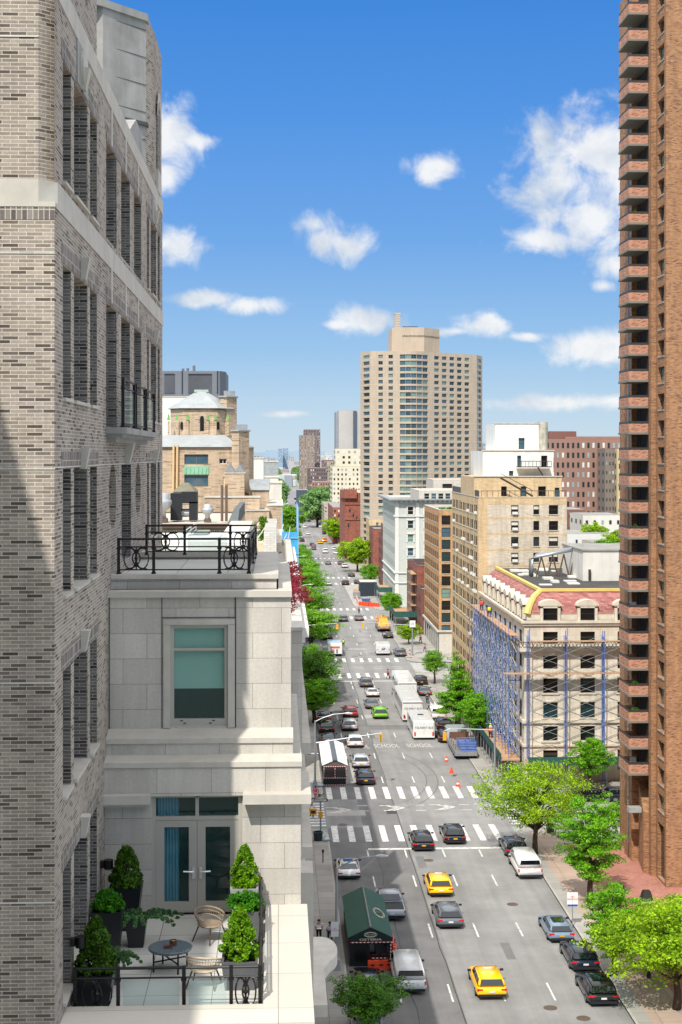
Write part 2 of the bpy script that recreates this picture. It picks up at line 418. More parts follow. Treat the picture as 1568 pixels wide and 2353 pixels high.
# ------------------------------------------------------------------ world, sun, camera
SUN_AZ = R(21)                       # light travels north and a little east
SUN_EL = math.atan(1.18)
W = bpy.data.worlds.new('World'); SC.world = W; W.use_nodes = True
nt = W.node_tree; ns = nt.nodes; ls = nt.links
bg = ns['Background']
sky = N(ns, 'ShaderNodeTexSky'); sky.sky_type = 'NISHITA'; sky.sun_disc = False
sky.sun_elevation = SUN_EL; sky.sun_rotation = math.pi + SUN_AZ
sky.air_density = 1.0; sky.dust_density = 0.6; sky.ozone_density = 2.0
tc = N(ns, 'ShaderNodeTexCoord'); sp = N(ns, 'ShaderNodeSeparateXYZ'); ls.new(tc.outputs['Generated'], sp.inputs[0])
ra = N(ns, 'ShaderNodeValToRGB'); ls.new(sp.outputs[2], ra.inputs[0])
cr_ = ra.color_ramp; cr_.interpolation = 'LINEAR'
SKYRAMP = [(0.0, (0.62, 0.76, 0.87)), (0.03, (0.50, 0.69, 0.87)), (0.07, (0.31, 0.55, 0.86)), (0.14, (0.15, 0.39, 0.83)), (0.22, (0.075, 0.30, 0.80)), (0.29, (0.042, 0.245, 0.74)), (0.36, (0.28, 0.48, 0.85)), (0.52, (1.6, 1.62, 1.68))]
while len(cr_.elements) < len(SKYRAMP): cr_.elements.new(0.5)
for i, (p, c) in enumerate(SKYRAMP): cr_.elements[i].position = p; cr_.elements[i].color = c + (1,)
# ramp: clear spring-day blue low down, unseen top brightened to add fill light
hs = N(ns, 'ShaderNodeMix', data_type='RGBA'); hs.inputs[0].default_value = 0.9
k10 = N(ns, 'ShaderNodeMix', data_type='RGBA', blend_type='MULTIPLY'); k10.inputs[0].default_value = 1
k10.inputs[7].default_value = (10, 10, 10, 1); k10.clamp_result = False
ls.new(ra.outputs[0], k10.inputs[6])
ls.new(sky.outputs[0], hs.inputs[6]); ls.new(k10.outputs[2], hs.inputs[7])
# clouds, placed by direction
dv = N(ns, 'ShaderNodeMath', operation='MAXIMUM'); ls.new(sp.outputs[1], dv.inputs[0]); dv.inputs[1].default_value = 0.05
uu = N(ns, 'ShaderNodeMath', operation='DIVIDE'); ls.new(sp.outputs[0], uu.inputs[0]); ls.new(dv.outputs[0], uu.inputs[1])
vv = N(ns, 'ShaderNodeMath', operation='DIVIDE'); ls.new(sp.outputs[2], vv.inputs[0]); ls.new(dv.outputs[0], vv.inputs[1])
uv = N(ns, 'ShaderNodeCombineXYZ'); ls.new(uu.outputs[0], uv.inputs[0]); ls.new(vv.outputs[0], uv.inputs[1])
nz = N(ns, 'ShaderNodeTexNoise', Scale=32.0, Detail=10.0, Roughness=0.6, Distortion=0.4); ls.new(uv.outputs[0], nz.inputs['Vector'])
CL0 = [(1335, 345, 125, 105), (1430, 420, 120, 150), (1310, 420, 110, 80), (1370, 500, 130, 65), (1250, 550, 110, 30), (1400, 330, 60, 60),
      (385, 310, 75, 70), (375, 415, 42, 42), (400, 565, 72, 42), (450, 325, 60, 22),
      (750, 548, 52, 42), (795, 562, 54, 42), (725, 515, 40, 30), (1005, 378, 52, 34), (990, 400, 30, 30),
      (470, 688, 80, 17), (575, 702, 75, 19), (850, 738, 75, 30), (1100, 748, 62, 30), (1050, 760, 50, 12),
      (1415, 605, 62, 34), (1395, 805, 110, 42), (1350, 800, 60, 34), (1250, 925, 190, 17), (1425, 920, 120, 18), (1215, 770, 40, 12), (780, 745, 45, 12), (650, 952, 60, 8), (1385, 655, 30, 16)]
CL = [(a, b_, c * .88, d * .84) for (a, b_, c, d) in CL0]
prev = None
for (px, py, rx, ry) in CL:
    u0, v0 = math.tan(math.atan((px - 784) / F) + TH), (HY - py) / F
    s1 = N(ns, 'ShaderNodeVectorMath', operation='SUBTRACT'); ls.new(uv.outputs[0], s1.inputs[0]); s1.inputs[1].default_value = (u0, v0, 0)
    s2 = N(ns, 'ShaderNodeVectorMath', operation='MULTIPLY'); ls.new(s1.outputs[0], s2.inputs[0]); s2.inputs[1].default_value = (F / rx, F / ry, 0)
    s3 = N(ns, 'ShaderNodeVectorMath', operation='LENGTH'); ls.new(s2.outputs[0], s3.inputs[0])
    if prev is None: prev = s3.outputs['Value']
    else:
        mn = N(ns, 'ShaderNodeMath', operation='SMOOTH_MIN'); ls.new(prev, mn.inputs[0]); ls.new(s3.outputs['Value'], mn.inputs[1]); mn.inputs[2].default_value = 0.25; prev = mn.outputs[0]
ds = N(ns, 'ShaderNodeMath', operation='MULTIPLY_ADD'); ls.new(nz.outputs['Fac'], ds.inputs[0]); ds.inputs[1].default_value = 4.2; ds.inputs[2].default_value = -1.0
de = N(ns, 'ShaderNodeMath', operation='SUBTRACT'); ls.new(ds.outputs[0], de.inputs[0]); ls.new(prev, de.inputs[1])
dm = N(ns, 'ShaderNodeMapRange', interpolation_type='SMOOTHSTEP'); dm.inputs['From Min'].default_value = -0.55; dm.inputs['From Max'].default_value = 0.95
ls.new(de.outputs[0], dm.inputs['Value'])
# greyer towards the underside
nz2 = N(ns, 'ShaderNodeTexNoise', Scale=14.0, Detail=6.0, Roughness=0.55); ls.new(uv.outputs[0], nz2.inputs['Vector'])
cm = N(ns, 'ShaderNodeValToRGB'); ls.new(nz2.outputs['Fac'], cm.inputs[0])
cm.color_ramp.elements[0].position = 0.36; cm.color_ramp.elements[0].color = (0.6, 0.68, 0.78, 1)
cm.color_ramp.elements[1].position = 0.52; cm.color_ramp.elements[1].color = (0.95, 0.955, 0.96, 1)
c10 = N(ns, 'ShaderNodeMix', data_type='RGBA', blend_type='MULTIPLY'); c10.inputs[0].default_value = 1; c10.inputs[7].default_value = (10, 10, 10, 1)
ls.new(cm.outputs[0], c10.inputs[6])
fx = N(ns, 'ShaderNodeMath', operation='MULTIPLY'); ls.new(dm.outputs['Result'], fx.inputs[0]); fx.inputs[1].default_value = 0.93
mc = N(ns, 'ShaderNodeMix', data_type='RGBA'); ls.new(fx.outputs[0], mc.inputs[0]); ls.new(hs.outputs[2], mc.inputs[6]); ls.new(c10.outputs[2], mc.inputs[7])
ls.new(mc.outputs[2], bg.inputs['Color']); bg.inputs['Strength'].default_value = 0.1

sl = bpy.data.lights.new('sun', 'SUN'); sl.energy = 5.0; sl.angle = R(0.53); sl.color = (1.0, 0.955, 0.88)
so = bpy.data.objects.new('sun', sl); COL.objects.link(so)
d = Vector((math.sin(SUN_AZ) * math.cos(SUN_EL), math.cos(SUN_AZ) * math.cos(SUN_EL), -math.sin(SUN_EL)))
so.rotation_mode = 'QUATERNION'; so.rotation_quaternion = d.to_track_quat('-Z', 'Y'); so.location = (-60, -80, 120)

cam = bpy.data.cameras.new('camera'); co_ = bpy.data.objects.new('camera', cam); COL.objects.link(co_); SC.camera = co_
cam.sensor_fit = 'VERTICAL'; cam.sensor_height = 24; cam.lens = 24 * F / 2353; cam.shift_y = -131.5 / 2353
cam.clip_start = 0.5; cam.clip_end = 60000
co_.location = (0, 0, H); co_.rotation_euler = (R(90), 0, -TH)
SC.view_settings.view_transform = 'Standard'; SC.view_settings.look = 'None'; SC.view_settings.exposure = 0
SC.cycles.max_bounces = 6; SC.cycles.transparent_max_bounces = 12; SC.cycles.use_denoising = True
# ------------------------------------------------------------------ the grey brick tower at the left
WX = -2.76
bt = empty('brick_tower', (-8, 27, 0), 'tall grey brick apartment tower with pale stone bands filling the left edge', 'building')
bt.location.z = 0
YC = 18.6
holes = []
def sl_(y0, y1, z0, z1): holes.append((y0 - YC, y1 - YC, z0, z1))
BAYS1 = [(19.32, 20.07), (20.37, 21.8), (22.1, 22.93)]
BAYS2 = [(24.16, 25.7), (26.45, 28.0), (28.8, 30.3)]
BAYS3 = [(31.65, 32.1), (32.6, 34.0), (34.4, 35.0)]
ROWS = [(36.9, 38.45), (34.12, 35.84), (31.58, 33.22), (29.0, 30.62), (26.35, 28.05), (23.4, 25.4)]
for i, (a, b) in enumerate(ROWS):
    for (y0, y1) in BAYS1: sl_(y0, y1, a, b)
    for (y0, y1) in BAYS2:
        if i in (0, 1): sl_(y0, y1, a if i == 0 else 33.86, b)
    if i == 2: sl_(26.5, 28.2, 31.5, b)
    for (y0, y1) in BAYS3: sl_(y0, y1, a, b)
# round portholes: square hole, filled by a ring of brickwork round the circle
for yc in (25.1, 29.62): sl_(yc - .56, yc + .56, 32.15, 33.27)
m = MB()
facade(m, (WX, YC), (0, 1), 17.2, 0, 36.46, [h for h in holes if h[3] < 36.5], 0.5, (1, 0))
facade(m, (WX, YC), (0, 1), 17.2, 36.8, 39.1, [h for h in holes if h[3] > 36.5], 0.5, (1, 0))
facade(m, (WX, YC), (0, 1), 4.3, 39.42, 47, [(1.75, 3.2, 39.9, 42.3)], 0.5, (1, 0))
for yc in (25.1, 29.62):
    n_ = 32; r_ = .55; zc = 32.71; c4 = .561
    for k in range(n_):
        t0, t1 = 2 * math.pi * k / n_, 2 * math.pi * (k + 1) / n_
        def pt(t, rr): return (math.cos(t) * rr, math.sin(t) * rr)
        def sq(t):
            c_, s_ = math.cos(t), math.sin(t); q = c4 / max(abs(c_), abs(s_)); return (c_ * q, s_ * q)
        a, b = pt(t0, r_), pt(t1, r_); c, d = sq(t1), sq(t0)
        m.face([(WX, yc + a[0], zc + a[1]), (WX, yc + d[0], zc + d[1]), (WX, yc + c[0], zc + c[1]), (WX, yc + b[0], zc + b[1])])
        m.face([(WX, yc + a[0], zc + a[1]), (WX, yc + b[0], zc + b[1]), (WX - .5, yc + b[0], zc + b[1]), (WX - .5, yc + a[0], zc + a[1])])
# front wall (faces us), square below the band, chamfered above it
CHX = -2.955
m.face([(-14, YC, 0), (WX, YC, 0), (WX, YC, 36.46), (-14, YC, 36.46)])
m.face([(-14, YC, 36.8), (CHX, YC, 36.8), (CHX, YC, 47), (-14, YC, 47)])
m.face([(CHX, YC, 36.8), (WX, YC + .19, 36.8), (WX, YC + .19, 47), (CHX, YC, 47)])
m.face([(-14, 36, 0), (-14, 18.6, 0), (-14, 18.6, 47), (-14, 36, 47)])
m.face([(WX, 35.8, 0), (-14, 35.8, 0), (-14, 35.8, 39), (WX, 35.8, 39)])
m.face([(-14, 18.6, 47), (WX, 18.6, 47), (WX, 22.9, 47), (-14, 22.9, 47)])
m.face([(WX, 22.9, 39.4), (-14, 22.9, 39.4), (-14, 22.9, 47), (WX, 22.9, 47)])
m.build('brick_wall', GREYBRICK, bt)
# dark backs of the openings (glass set half a metre in)
bk = MB(); bk.face([(WX - .47, YC, 20), (WX - .47, 35.7, 20), (WX - .47, 35.7, 39.1), (WX - .47, YC, 39.1)]); bk.face([(WX - .47, YC, 39.1), (WX - .47, 22.8, 39.1), (WX - .47, 22.8, 46), (WX - .47, YC, 46)]); bk.build('window_glass', G_DARK, bt)
# stone belt course at the setback
b = MB(); b.box(-14, CHX, YC - .012, YC + .5, 36.46, 36.8)
b.prism([(CHX, YC - .012), (WX + .012, YC - .012), (WX + .012, YC + .5), (CHX, YC + .5)], 36.46, 36.52)
b.prism([(CHX, YC - .012), (WX + .012, YC + .2), (WX + .012, YC + .5), (CHX, YC + .5)], 36.52, 36.8)
b.box(WX - .3, WX + .015, YC + .5, 35.85, 36.46, 36.8)
b.build('belt_course', LIMES, bt)
b = MB()
for (a, c) in ((YC + .2, 20.35), (20.37, 22.9), (22.93, 30), (30.02, 35.85)): b.box(WX - .3, WX + .015, a, c, 39.1, 39.42)
b.build('belt_course', LIMES, bt)
b = MB()   # lead drips / string lines on the front wall
for z in (38.55, 35.88, 33.22, 30.58, 27.87): b.box(-14, WX + .006 if z < 36.4 else CHX, YC - .012, YC + .01, z, z + .013)
b.box(WX, WX + .01, YC, 35.8, 33.235, 33.247)
b.build('drip_edge', mat('pale lead drip', '#cfcdc6', .5), bt)
# soldier courses of upright bricks over the openings
SOLD = brick('soldier course brick', ['#3d3836', '#635c58', '#7b736e', '#8d857f'], '#bdb3a2', bw=0.0677, bh=0.155, ms=0.012, off=0, pos=[0, .3, .6, 1], blotch=.15)
for (z0, z1) in ((38.47, 38.72), (35.86, 36.1), (33.26, 33.44), (30.64, 30.88), (28.07, 28.3)):
    for (y0, y1) in ((19.2, 23.05), (31.5, 35.15)) + (((24.1, 30.4),) if z0 > 35 else ()):
        s = MB(); s.box(WX, WX + .008, y0, y1, z0, z1); s.build('soldier_course', SOLD, bt)
s = MB(); s.box(-14, WX + .004, YC - .006, YC + .05, 36.3, 36.455); s.build('soldier_course', SOLD, bt)
# stone sills, keystones
for i, (a, b_) in enumerate(ROWS):
    for (y0, y1) in BAYS1 + BAYS3:
        s = MB(); s.box(WX - .46, WX + .045, y0 + .003, y1 - .006, a - .03, a + .014); s.build('sill', LIMES, bt)
for z in (33.5, 30.95, 28.35, 36.15, 38.8):
    for y in (21.1, 33.3):
        s = MB(); s.frust([(WX, y - .07), (WX + .07, y - .07), (WX + .07, y + .07), (WX, y + .07)], z - .3, [(WX, y - .11), (WX + .13, y - .11), (WX + .13, y + .11), (WX, y + .11)], z); s.build('keystone', LIMES, bt)
s = MB(); s.frust([(WX, 27.2), (WX + .07, 27.2), (WX + .07, 27.4), (WX, 27.4)], 33.24, [(WX, 27.15), (WX + .16, 27.15), (WX + .16, 27.45), (WX, 27.45)], 33.62); s.build('keystone', LIMES, bt)
for y in (24.9, 27.2, 29.6):
    for (z0, z1) in ((38.5, 39.1), (35.9, 36.46)):
        s = MB(); s.box(WX, WX + .014, y - .09, y + .09, z0, z1); s.build('stone_strip', LIMES, bt)
for (y0, y1) in ((20.6, 21.75), (32.8, 34.0)):   # medallion panels
    s = MB(); s.box(WX, WX + .02, y0, y1, 38.5, 39.1); s.build('stone_panel', LIMED, bt)
    s = MB(); q = []; 
    for k in range(24):
        t = 2 * math.pi * k / 24; q.append(((y0 + y1) / 2 + .27 * math.cos(t), 38.8 + .27 * math.sin(t)))
    s.face([(WX + .06, a, c) for a, c in q])
    for k in range(24):
        a, c = q[k], q[(k + 1) % 24]; s.face([(WX + .02, a[0], a[1]), (WX + .02, c[0], c[1]), (WX + .06, c[0], c[1]), (WX + .06, a[0], a[1])])
    s.build('medallion', LIMES, bt)
# upper stone head of the tower and its brick chamfer
s = MB(); s.prism([(-6, 31.6), (-3.72, 31.95), (-2.9, 33.0), (-2.9, 33.4), (-6, 33.4)], 38.8, 42.9); s.build('stone_head', LIMED_ASH if False else LIMED, bt)
s = MB()
for z in (39.75, 40.3, 40.9, 41.5, 42.1, 42.7): s.prism([(-3.735, 31.94), (-2.893, 32.99), (-2.893, 33.0), (-3.72, 31.96)], z, z + .014)
s.prism([(-3.79, 31.88), (-2.86, 32.94), (-2.86, 33.3), (-4, 32.2)], 40.6, 40.68)
s.build('masonry_joint', mat('dark mortar joint', '#4d4f4f', .9), bt)
s = MB(); s.prism([(-3.95, 31.65), (-3.74, 31.86), (-2.86, 32.95), (-2.86, 36.0), (-6, 36.0), (-6, 31.65)], 42.9, 43.06); s.build('coping', LIMED, bt)
s = MB(); s.prism([(-2.9, 33.02), (-2.83, 33.3), (-2.78, 33.6), (-2.78, 35.8), (-5.9, 35.8), (-5.9, 33.42), (-2.9, 33.42)], 38.6, 42.88); s.build('brick_wall', GREYBRICK, bt)
s = MB()
for k in range(13):
    t0 = math.pi * k / 12; s.v.append((WX + .03, 34.6 + .62 * math.cos(t0), 41.1 + .62 * math.sin(t0))); s.v.append((WX + .03, 34.6 + .42 * math.cos(t0), 41.1 + .42 * math.sin(t0)))
for k in range(12): s.f.append((2 * k, 2 * k + 2, 2 * k + 3, 2 * k + 1)); s.m.append(0)
s.build('arch', LIMES, bt)
s = MB(); s.box(WX - .02, WX + .035, 34.18, 34.98, 39.4, 39.9); s.build('arch_base', LIMES, bt)
s = MB(); s.box(WX - .02, WX + .012, 34.22, 34.98, 39.9, 41.4); s.build('arched_window', DARKBRICK, bt)
s = MB(); s.frust([(-3.6, 28.5), (-2.9, 28.5), (-2.9, 32.5), (-3.6, 32.5)], 39.42, [(-3.5, 31.2), (-2.95, 31.2), (-2.95, 32.5), (-3.5, 32.5)], 40.35); s.build('parapet_wall', LIMED, bt)
# juliet balcony
s = MB(); s.box(WX, WX + .34, 24.05, 30.25, 33.74, 33.84); s.box(WX, WX + .26, 24.15, 30.15, 33.68, 33.74); s.box(WX, WX + .15, 24.25, 30.05, 33.6, 33.68); s.build('balcony_slab', LIMED, bt)
# darker brick over the reveals that face us, shade put into its colour
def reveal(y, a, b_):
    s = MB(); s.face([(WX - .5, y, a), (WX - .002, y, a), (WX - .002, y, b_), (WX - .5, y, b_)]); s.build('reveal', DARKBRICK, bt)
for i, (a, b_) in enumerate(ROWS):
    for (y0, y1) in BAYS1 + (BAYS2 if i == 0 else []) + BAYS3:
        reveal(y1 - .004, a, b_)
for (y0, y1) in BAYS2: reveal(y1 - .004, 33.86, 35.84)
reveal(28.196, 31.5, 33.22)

def oval_panel(m, P, w, h, r=.013):
    """scroll panel of two crossing bows with a centre rod; P(x,z) gives the point"""
    for sx in (-1, 1):
        pts = []
        for k in range(17):
            t = math.pi * (k / 16 - .5); x = sx * (-.34 * w + .46 * w * math.cos(t)); z = h / 2 + h * .47 * math.sin(t)
            pts.append(P(x, z))
        m.sweep(pts, r, 5)
    m.sweep([P(-.18 * w + .5 * w * 0 + .20 * w * math.cos(2 * math.pi * k / 20) + .0 * w, h / 2 + h * .46 * math.sin(2 * math.pi * k / 20)) for k in range(21)], r * .9, 5)
    m.sweep([P(.18 * w + .20 * w * math.cos(2 * math.pi * k / 20), h / 2 + h * .46 * math.sin(2 * math.pi * k / 20)) for k in range(21)], r * .9, 5)
    m.sweep([P(0, .03 * h), P(0, .97 * h)], r, 5)
    for sx in (-1, 1):
        m.sweep([P(sx * .12 * w, h * .95), P(0, h * .62)], r * .7, 5); m.sweep([P(sx * .12 * w, h * .05), P(0, h * .38)], r * .7, 5)
    m.sweep([P(0, h * .42), P(0, h * .5), P(0, h * .58)], [r * 1.2, r * 3.0, r * 1.2], 6)

RAILGLASS = clearglass('railing glass', '#a7c0bf', .3)
def railing(label, seg, z0, z1, glass=True, group=None):
    """seg: list of (p0, p1, kind) runs; kind 'oval' or 'glass' or 'open'"""
    t = empty('terrace_railing', (seg[0][0][0], seg[0][0][1], z0), label, 'railing', group)
    hh = z1 - z0; done = set()
    for (p0, p1, kind) in seg:
        p0, p1 = Vector((p0[0], p0[1], 0)), Vector((p1[0], p1[1], 0)); L = (p1 - p0).length; u = (p1 - p0) / L
        for p in (p0, p1):
            k = (round(p.x, 2), round(p.y, 2))
            if k in done: continue
            done.add(k); s = MB(); s.box(p.x - .024, p.x + .024, p.y - .024, p.y + .024, z0, z1 + .02); s.box(p.x - .036, p.x + .036, p.y - .036, p.y + .036, z1 - .17, z1 - .14); s.box(p.x - .036, p.x + .036, p.y - .036, p.y + .036, z0, z0 + .03); s.build('post', BLACKM, t)
        for z, r in ((z1, .02), (z1 - .13, .013), (z0 + .07, .013)):
            s = MB(); s.sweep([p0 + Vector((0, 0, z)), p1 + Vector((0, 0, z))], r, 6); s.build('rail', BLACKM, t)
        if kind == 'oval':
            s = MB(); mid = (p0 + p1) / 2
            oval_panel(s, lambda x, z: mid + u * x + Vector((0, 0, z0 + .07 + z)), L * .92, hh - .2); s.build('scroll_panel', BLACKM, t)
        if kind in ('glass',):
            s = MB(); a, b = p0 + u * .06, p1 - u * .06
            for (zz0, zz1) in ((z0 + .05, z1 - .16),):
                s.face([(a.x, a.y + .03, zz0), (b.x, b.y + .03, zz0), (b.x, b.y + .03, zz1), (a.x, a.y + .03, zz1)])
            s.build('glass_panel', RAILGLASS, t)
    return t
for i, (a, b_) in enumerate(((24.15, 26.0), (26.3, 28.05), (28.35, 30.1))):
    railing(['black iron window guard nearest us on the stone balcony of the grey brick tower', 'black iron window guard in the middle of the stone balcony', 'black iron window guard farthest along the stone balcony'][i],
            [((WX + .27, a), (WX + .27, b_), 'glass')], 33.84, 34.62, group='window guards on the stone balcony')

# ------------------------------------------------------------------ the limestone wing
lw = empty('limestone_wing', (-1.3, 27, 0), 'pale limestone wing with a tall sash window and a planted terrace', 'building')
XL = WX
m = MB()
# upper block with window opening
zt = 31.08
facade(m, (XL, 24.5), (1, 0), .205 - XL, 28.6, zt, [(-1.76 - XL, -.82 - XL, 28.98, 30.62)], .09, (0, -1))
m.face([(.205, 24.5, 28.6), (.205, 30.7, 28.6), (.205, 30.7, zt), (.205, 24.5, zt)])
m.face([(XL, 30.7, 20), (XL, 30.7, zt), (.205, 30.7, zt), (.205, 30.7, 20)])
# door wall
facade(m, (XL, 23.98), (1, 0), .36 - XL, 25.6, 27.97, [(-2.017 - XL, -.575 - XL, 26.06, 27.95)], .1, (0, -1))
m.face([(.36, 23.98, 0), (.36, 30.7, 0), (.36, 30.7, 28.5), (.36, 23.98, 28.5)])
m.build('stone_wall', LIME, lw)
s = MB(); s.box(XL, .22, 24.43, 24.75, 31.08, 31.18); s.box(.0, .22, 24.75, 30.72, 31.08, 31.18); s.build('cornice', LIMES, lw)
s = MB(); s.box(XL, -.03, 24.85, 25.15, 31.18, 31.35); s.box(-.3, -.03, 25.15, 30.6, 31.18, 31.35); s.box(XL, -.3, 30.2, 30.6, 31.18, 31.35); s.build('parapet_wall', LIME, lw)
s = MB(); s.box(XL, -.0, 24.8, 25.1, 31.35, 31.42); s.box(-.42, 0, 25.1, 30.65, 31.35, 31.42); s.box(XL, -.42, 30.15, 30.65, 31.35, 31.45); s.build('coping', LIMES, lw)
s = MB(); s.box(XL, -.3, 25.1, 30.2, 31.2, 31.3); s.build('roof_paving', PAVER, lw)
s = MB(); s.hexa([(XL, 24.14, 28.76), (.24, 24.14, 28.76), (.24, 24.6, 28.76), (XL, 24.6, 28.76), (XL, 24.14, 28.84), (.24, 24.14, 28.84), (.24, 24.5, 28.94), (XL, 24.5, 28.94)])
s.box(.2, .24, 24.5, 30.7, 28.76, 28.9); s.build('belt_course', LIMES, lw)
s = MB(); s.box(XL, .235, 24.17, 24.6, 28.5, 28.755); s.build('stone_band', LIME, lw)
s = MB(); s.hexa([(XL, 23.87, 28.43), (.375, 23.87, 28.43), (.375, 24.3, 28.43), (XL, 24.3, 28.43), (XL, 23.87, 28.51), (.375, 23.87, 28.51), (.375, 24.17, 28.58), (XL, 24.17, 28.58)]); s.box(.23, .375, 24.3, 30.7, 28.4, 28.5); s.build('belt_course', LIMES, lw)
s = MB(); s.box(XL, .362, 23.9, 24.2, 27.97, 28.425); s.build('stone_band', LIME, lw)
s = MB(); s.box(XL, -2.03, 23.72, 23.97, 27.88, 28.02); s.box(XL, -2.06, 23.78, 23.97, 27.83, 27.88); s.build('cornice', LIMES, lw)
s = MB(); s.box(-.56, .52, 23.66, 23.97, 27.88, 28.03); s.box(.365, .52, 23.97, 25.4, 27.88, 28.03); s.build('cornice', LIMES, lw)
# recessed lintel panel and pilaster edges round the window
s = MB(); s.box(-1.87, -1.76, 24.475, 24.497, 28.95, 30.625); s.box(-.82, -.71, 24.475, 24.497, 28.95, 30.625); s.box(-1.87, -.71, 24.475, 24.497, 30.63, 30.72); s.build('window_surround', LIMES, lw)
for (a, b_) in ((XL + .01, -1.9), (-.7, -.0)):
    s = MB(); s.box(a, b_, 24.478, 24.499, 30.62, 31.08) if False else s.box(a, a + .012, 24.485, 24.499, 28.95, 31.07); s.build('dark_joint', mat('dark mortar joint', '#4d4f4f', .9), lw)  # thin dark strips along the panel edges
s = MB()
for x in (-1.9, -.71): s.box(x, x + .012, 24.488, 24.4995, 28.95, 31.07)
s.box(-1.9, -.7, 24.488, 24.4995, 30.74, 30.752)
s.build('dark_joint', mat('dark mortar joint', '#4d4f4f', .9), lw)
# the window
FRL = mat('grey bronze window frame', '#a9a59a', .4, var=.05)
wn = MB()
for bx in ((-1.76, -1.70, 28.98, 30.62), (-.88, -.82, 28.98, 30.62), (-1.70, -.88, 30.57, 30.62), (-1.70, -.88, 28.98, 29.09), (-1.70, -.88, 30.2, 30.245)): wn.box(bx[0], bx[1], 24.53, 24.6, bx[2], bx[3])
wo = wn.build('window', FRL, lw)
s = MB(); s.face([(-1.70, 24.57, 29.0), (-.88, 24.57, 29.0), (-.88, 24.57, 30.6), (-1.70, 24.57, 30.6)])
g_ = s.mesh('glass_pane', clearglass('window glass', '#2e5c58', .3)); g_ = inst('glass_pane', g_, wo, (0, 0, 0))
s = MB(); s.face([(-1.72, 24.62, 29.57), (-.86, 24.62, 29.57), (-.86, 24.62, 30.62), (-1.72, 24.62, 30.62)]); inst('roller_blind', s.mesh('roller_blind', mat('pale teal roller blind', '#b4dacd', .8, var=.05)), wo)
s = MB(); s.face([(-1.8, 25.2, 28.9), (-.8, 25.2, 28.9), (-.8, 25.2, 30.7), (-1.8, 25.2, 30.7)]); inst('dark_interior', s.mesh('dark_interior', mat('dim room', '#3b3428', .9)), wo)  # dark sheet behind the glass, the room's dimness put into its colour
s = MB()
for x in (-1.6, -1.55, -1.13, -1.08): s.box(x, x + .045, 24.525, 24.531, 29.03 + (.02 if x in (-1.6, -1.08) else -.02), 29.045 + (.02 if x in (-1.6, -1.08) else -.02))
inst('weep_slot', s.mesh('weep_slot', BLACKM), wo)

# french doors and transom
y0 = 24.02
t = MB()
for bx in ((-2.017, -1.955, 26.06, 27.97), (-.64, -.575, 26.06, 27.97), (-1.955, -.64, 27.56, 27.62), (-1.325, -1.27, 27.62, 27.97), (-1.955, -.64, 27.92, 27.97)): t.box(bx[0], bx[1], y0, y0 + .07, bx[2], bx[3])
fr = t.build('door_frame', FRL, lw)
for (a, b_) in ((-1.955, -1.325), (-1.27, -.64)):
    s = MB(); s.face([(a, y0 + .05, 27.62), (b_, y0 + .05, 27.62), (b_, y0 + .05, 27.92), (a, y0 + .05, 27.92)])
    inst('transom_pane', s.mesh('transom_pane', clearglass('window glass', '#2e5c58', .3)), fr)
for (a, b_, hs_) in ((-1.953, -1.30, 1), (-1.295, -.642, -1)):
    s = MB(); z0, z1 = 26.08, 27.555
    s.box(a, a + .13, y0 + .01, y0 + .06, z0, z1); s.box(b_ - .13, b_, y0 + .01, y0 + .06, z0, z1); s.box(a + .13, b_ - .13, y0 + .01, y0 + .06, z0, z0 + .17); s.box(a + .13, b_ - .13, y0 + .01, y0 + .06, z1 - .11, z1)
    dr = s.build('door', FRL, lw)
    s = MB(); s.face([(a + .1, y0 + .045, z0 + .1), (b_ - .1, y0 + .045, z0 + .1), (b_ - .1, y0 + .045, z1 - .1), (a + .1, y0 + .045, z1 - .1)]); inst('glass_pane', s.mesh('glass_pane', clearglass('window glass', '#2e5c58', .3)), dr)
    s = MB(); xh = b_ - .055 if hs_ > 0 else a + .055
    s.box(xh - .022, xh + .022, y0 - .012, y0 + .01, 26.62, 26.8); s.sweep([(xh, y0 - .05, 26.74), (xh - hs_ * .06, y0 - .055, 26.745), (xh - hs_ * .16, y0 - .05, 26.75)], .014, 6); s.sweep([(xh, y0, 26.74), (xh, y0 - .05, 26.74)], .012, 6)
    inst('handle', s.mesh('handle', mat('brushed steel handle', '#dcdcda', .3, metal=.6)), dr)
s = MB()
for k in range(14):
    x = -1.93 + k * .024; x2 = x + .024; yy = 24.16 + (.02 if k % 2 else -.02); y2 = 24.16 + (.02 if (k + 1) % 2 else -.02)
    s.face([(x, yy, 26.1), (x2, y2, 26.1), (x2, y2, 27.95), (x, yy, 27.95)])
s.build('curtain', mat('pale blue curtain', '#7fb5cc', .8, var=.1), lw)
s = MB(); s.face([(-2.3, 26.2, 25.9), (-.3, 26.2, 25.9), (-.3, 26.2, 28.2), (-2.3, 26.2, 28.2)]); s.face([(-2.3, 24.2, 26.06), (-.3, 24.2, 26.06), (-.3, 26.2, 26.06), (-2.3, 26.2, 26.06)])
s.face([(-.5, 24.1, 26), (-.5, 26.2, 26), (-.5, 26.2, 28.2), (-.5, 24.1, 28.2)]); s.face([(-2.1, 24.1, 26), (-2.1, 26.2, 26), (-2.1, 26.2, 28.2), (-2.1, 24.1, 28.2)])
s.build('room_interior', mat('dim room', '#3b3428', .9), lw)  # dimness of the room put into its wall and floor colour
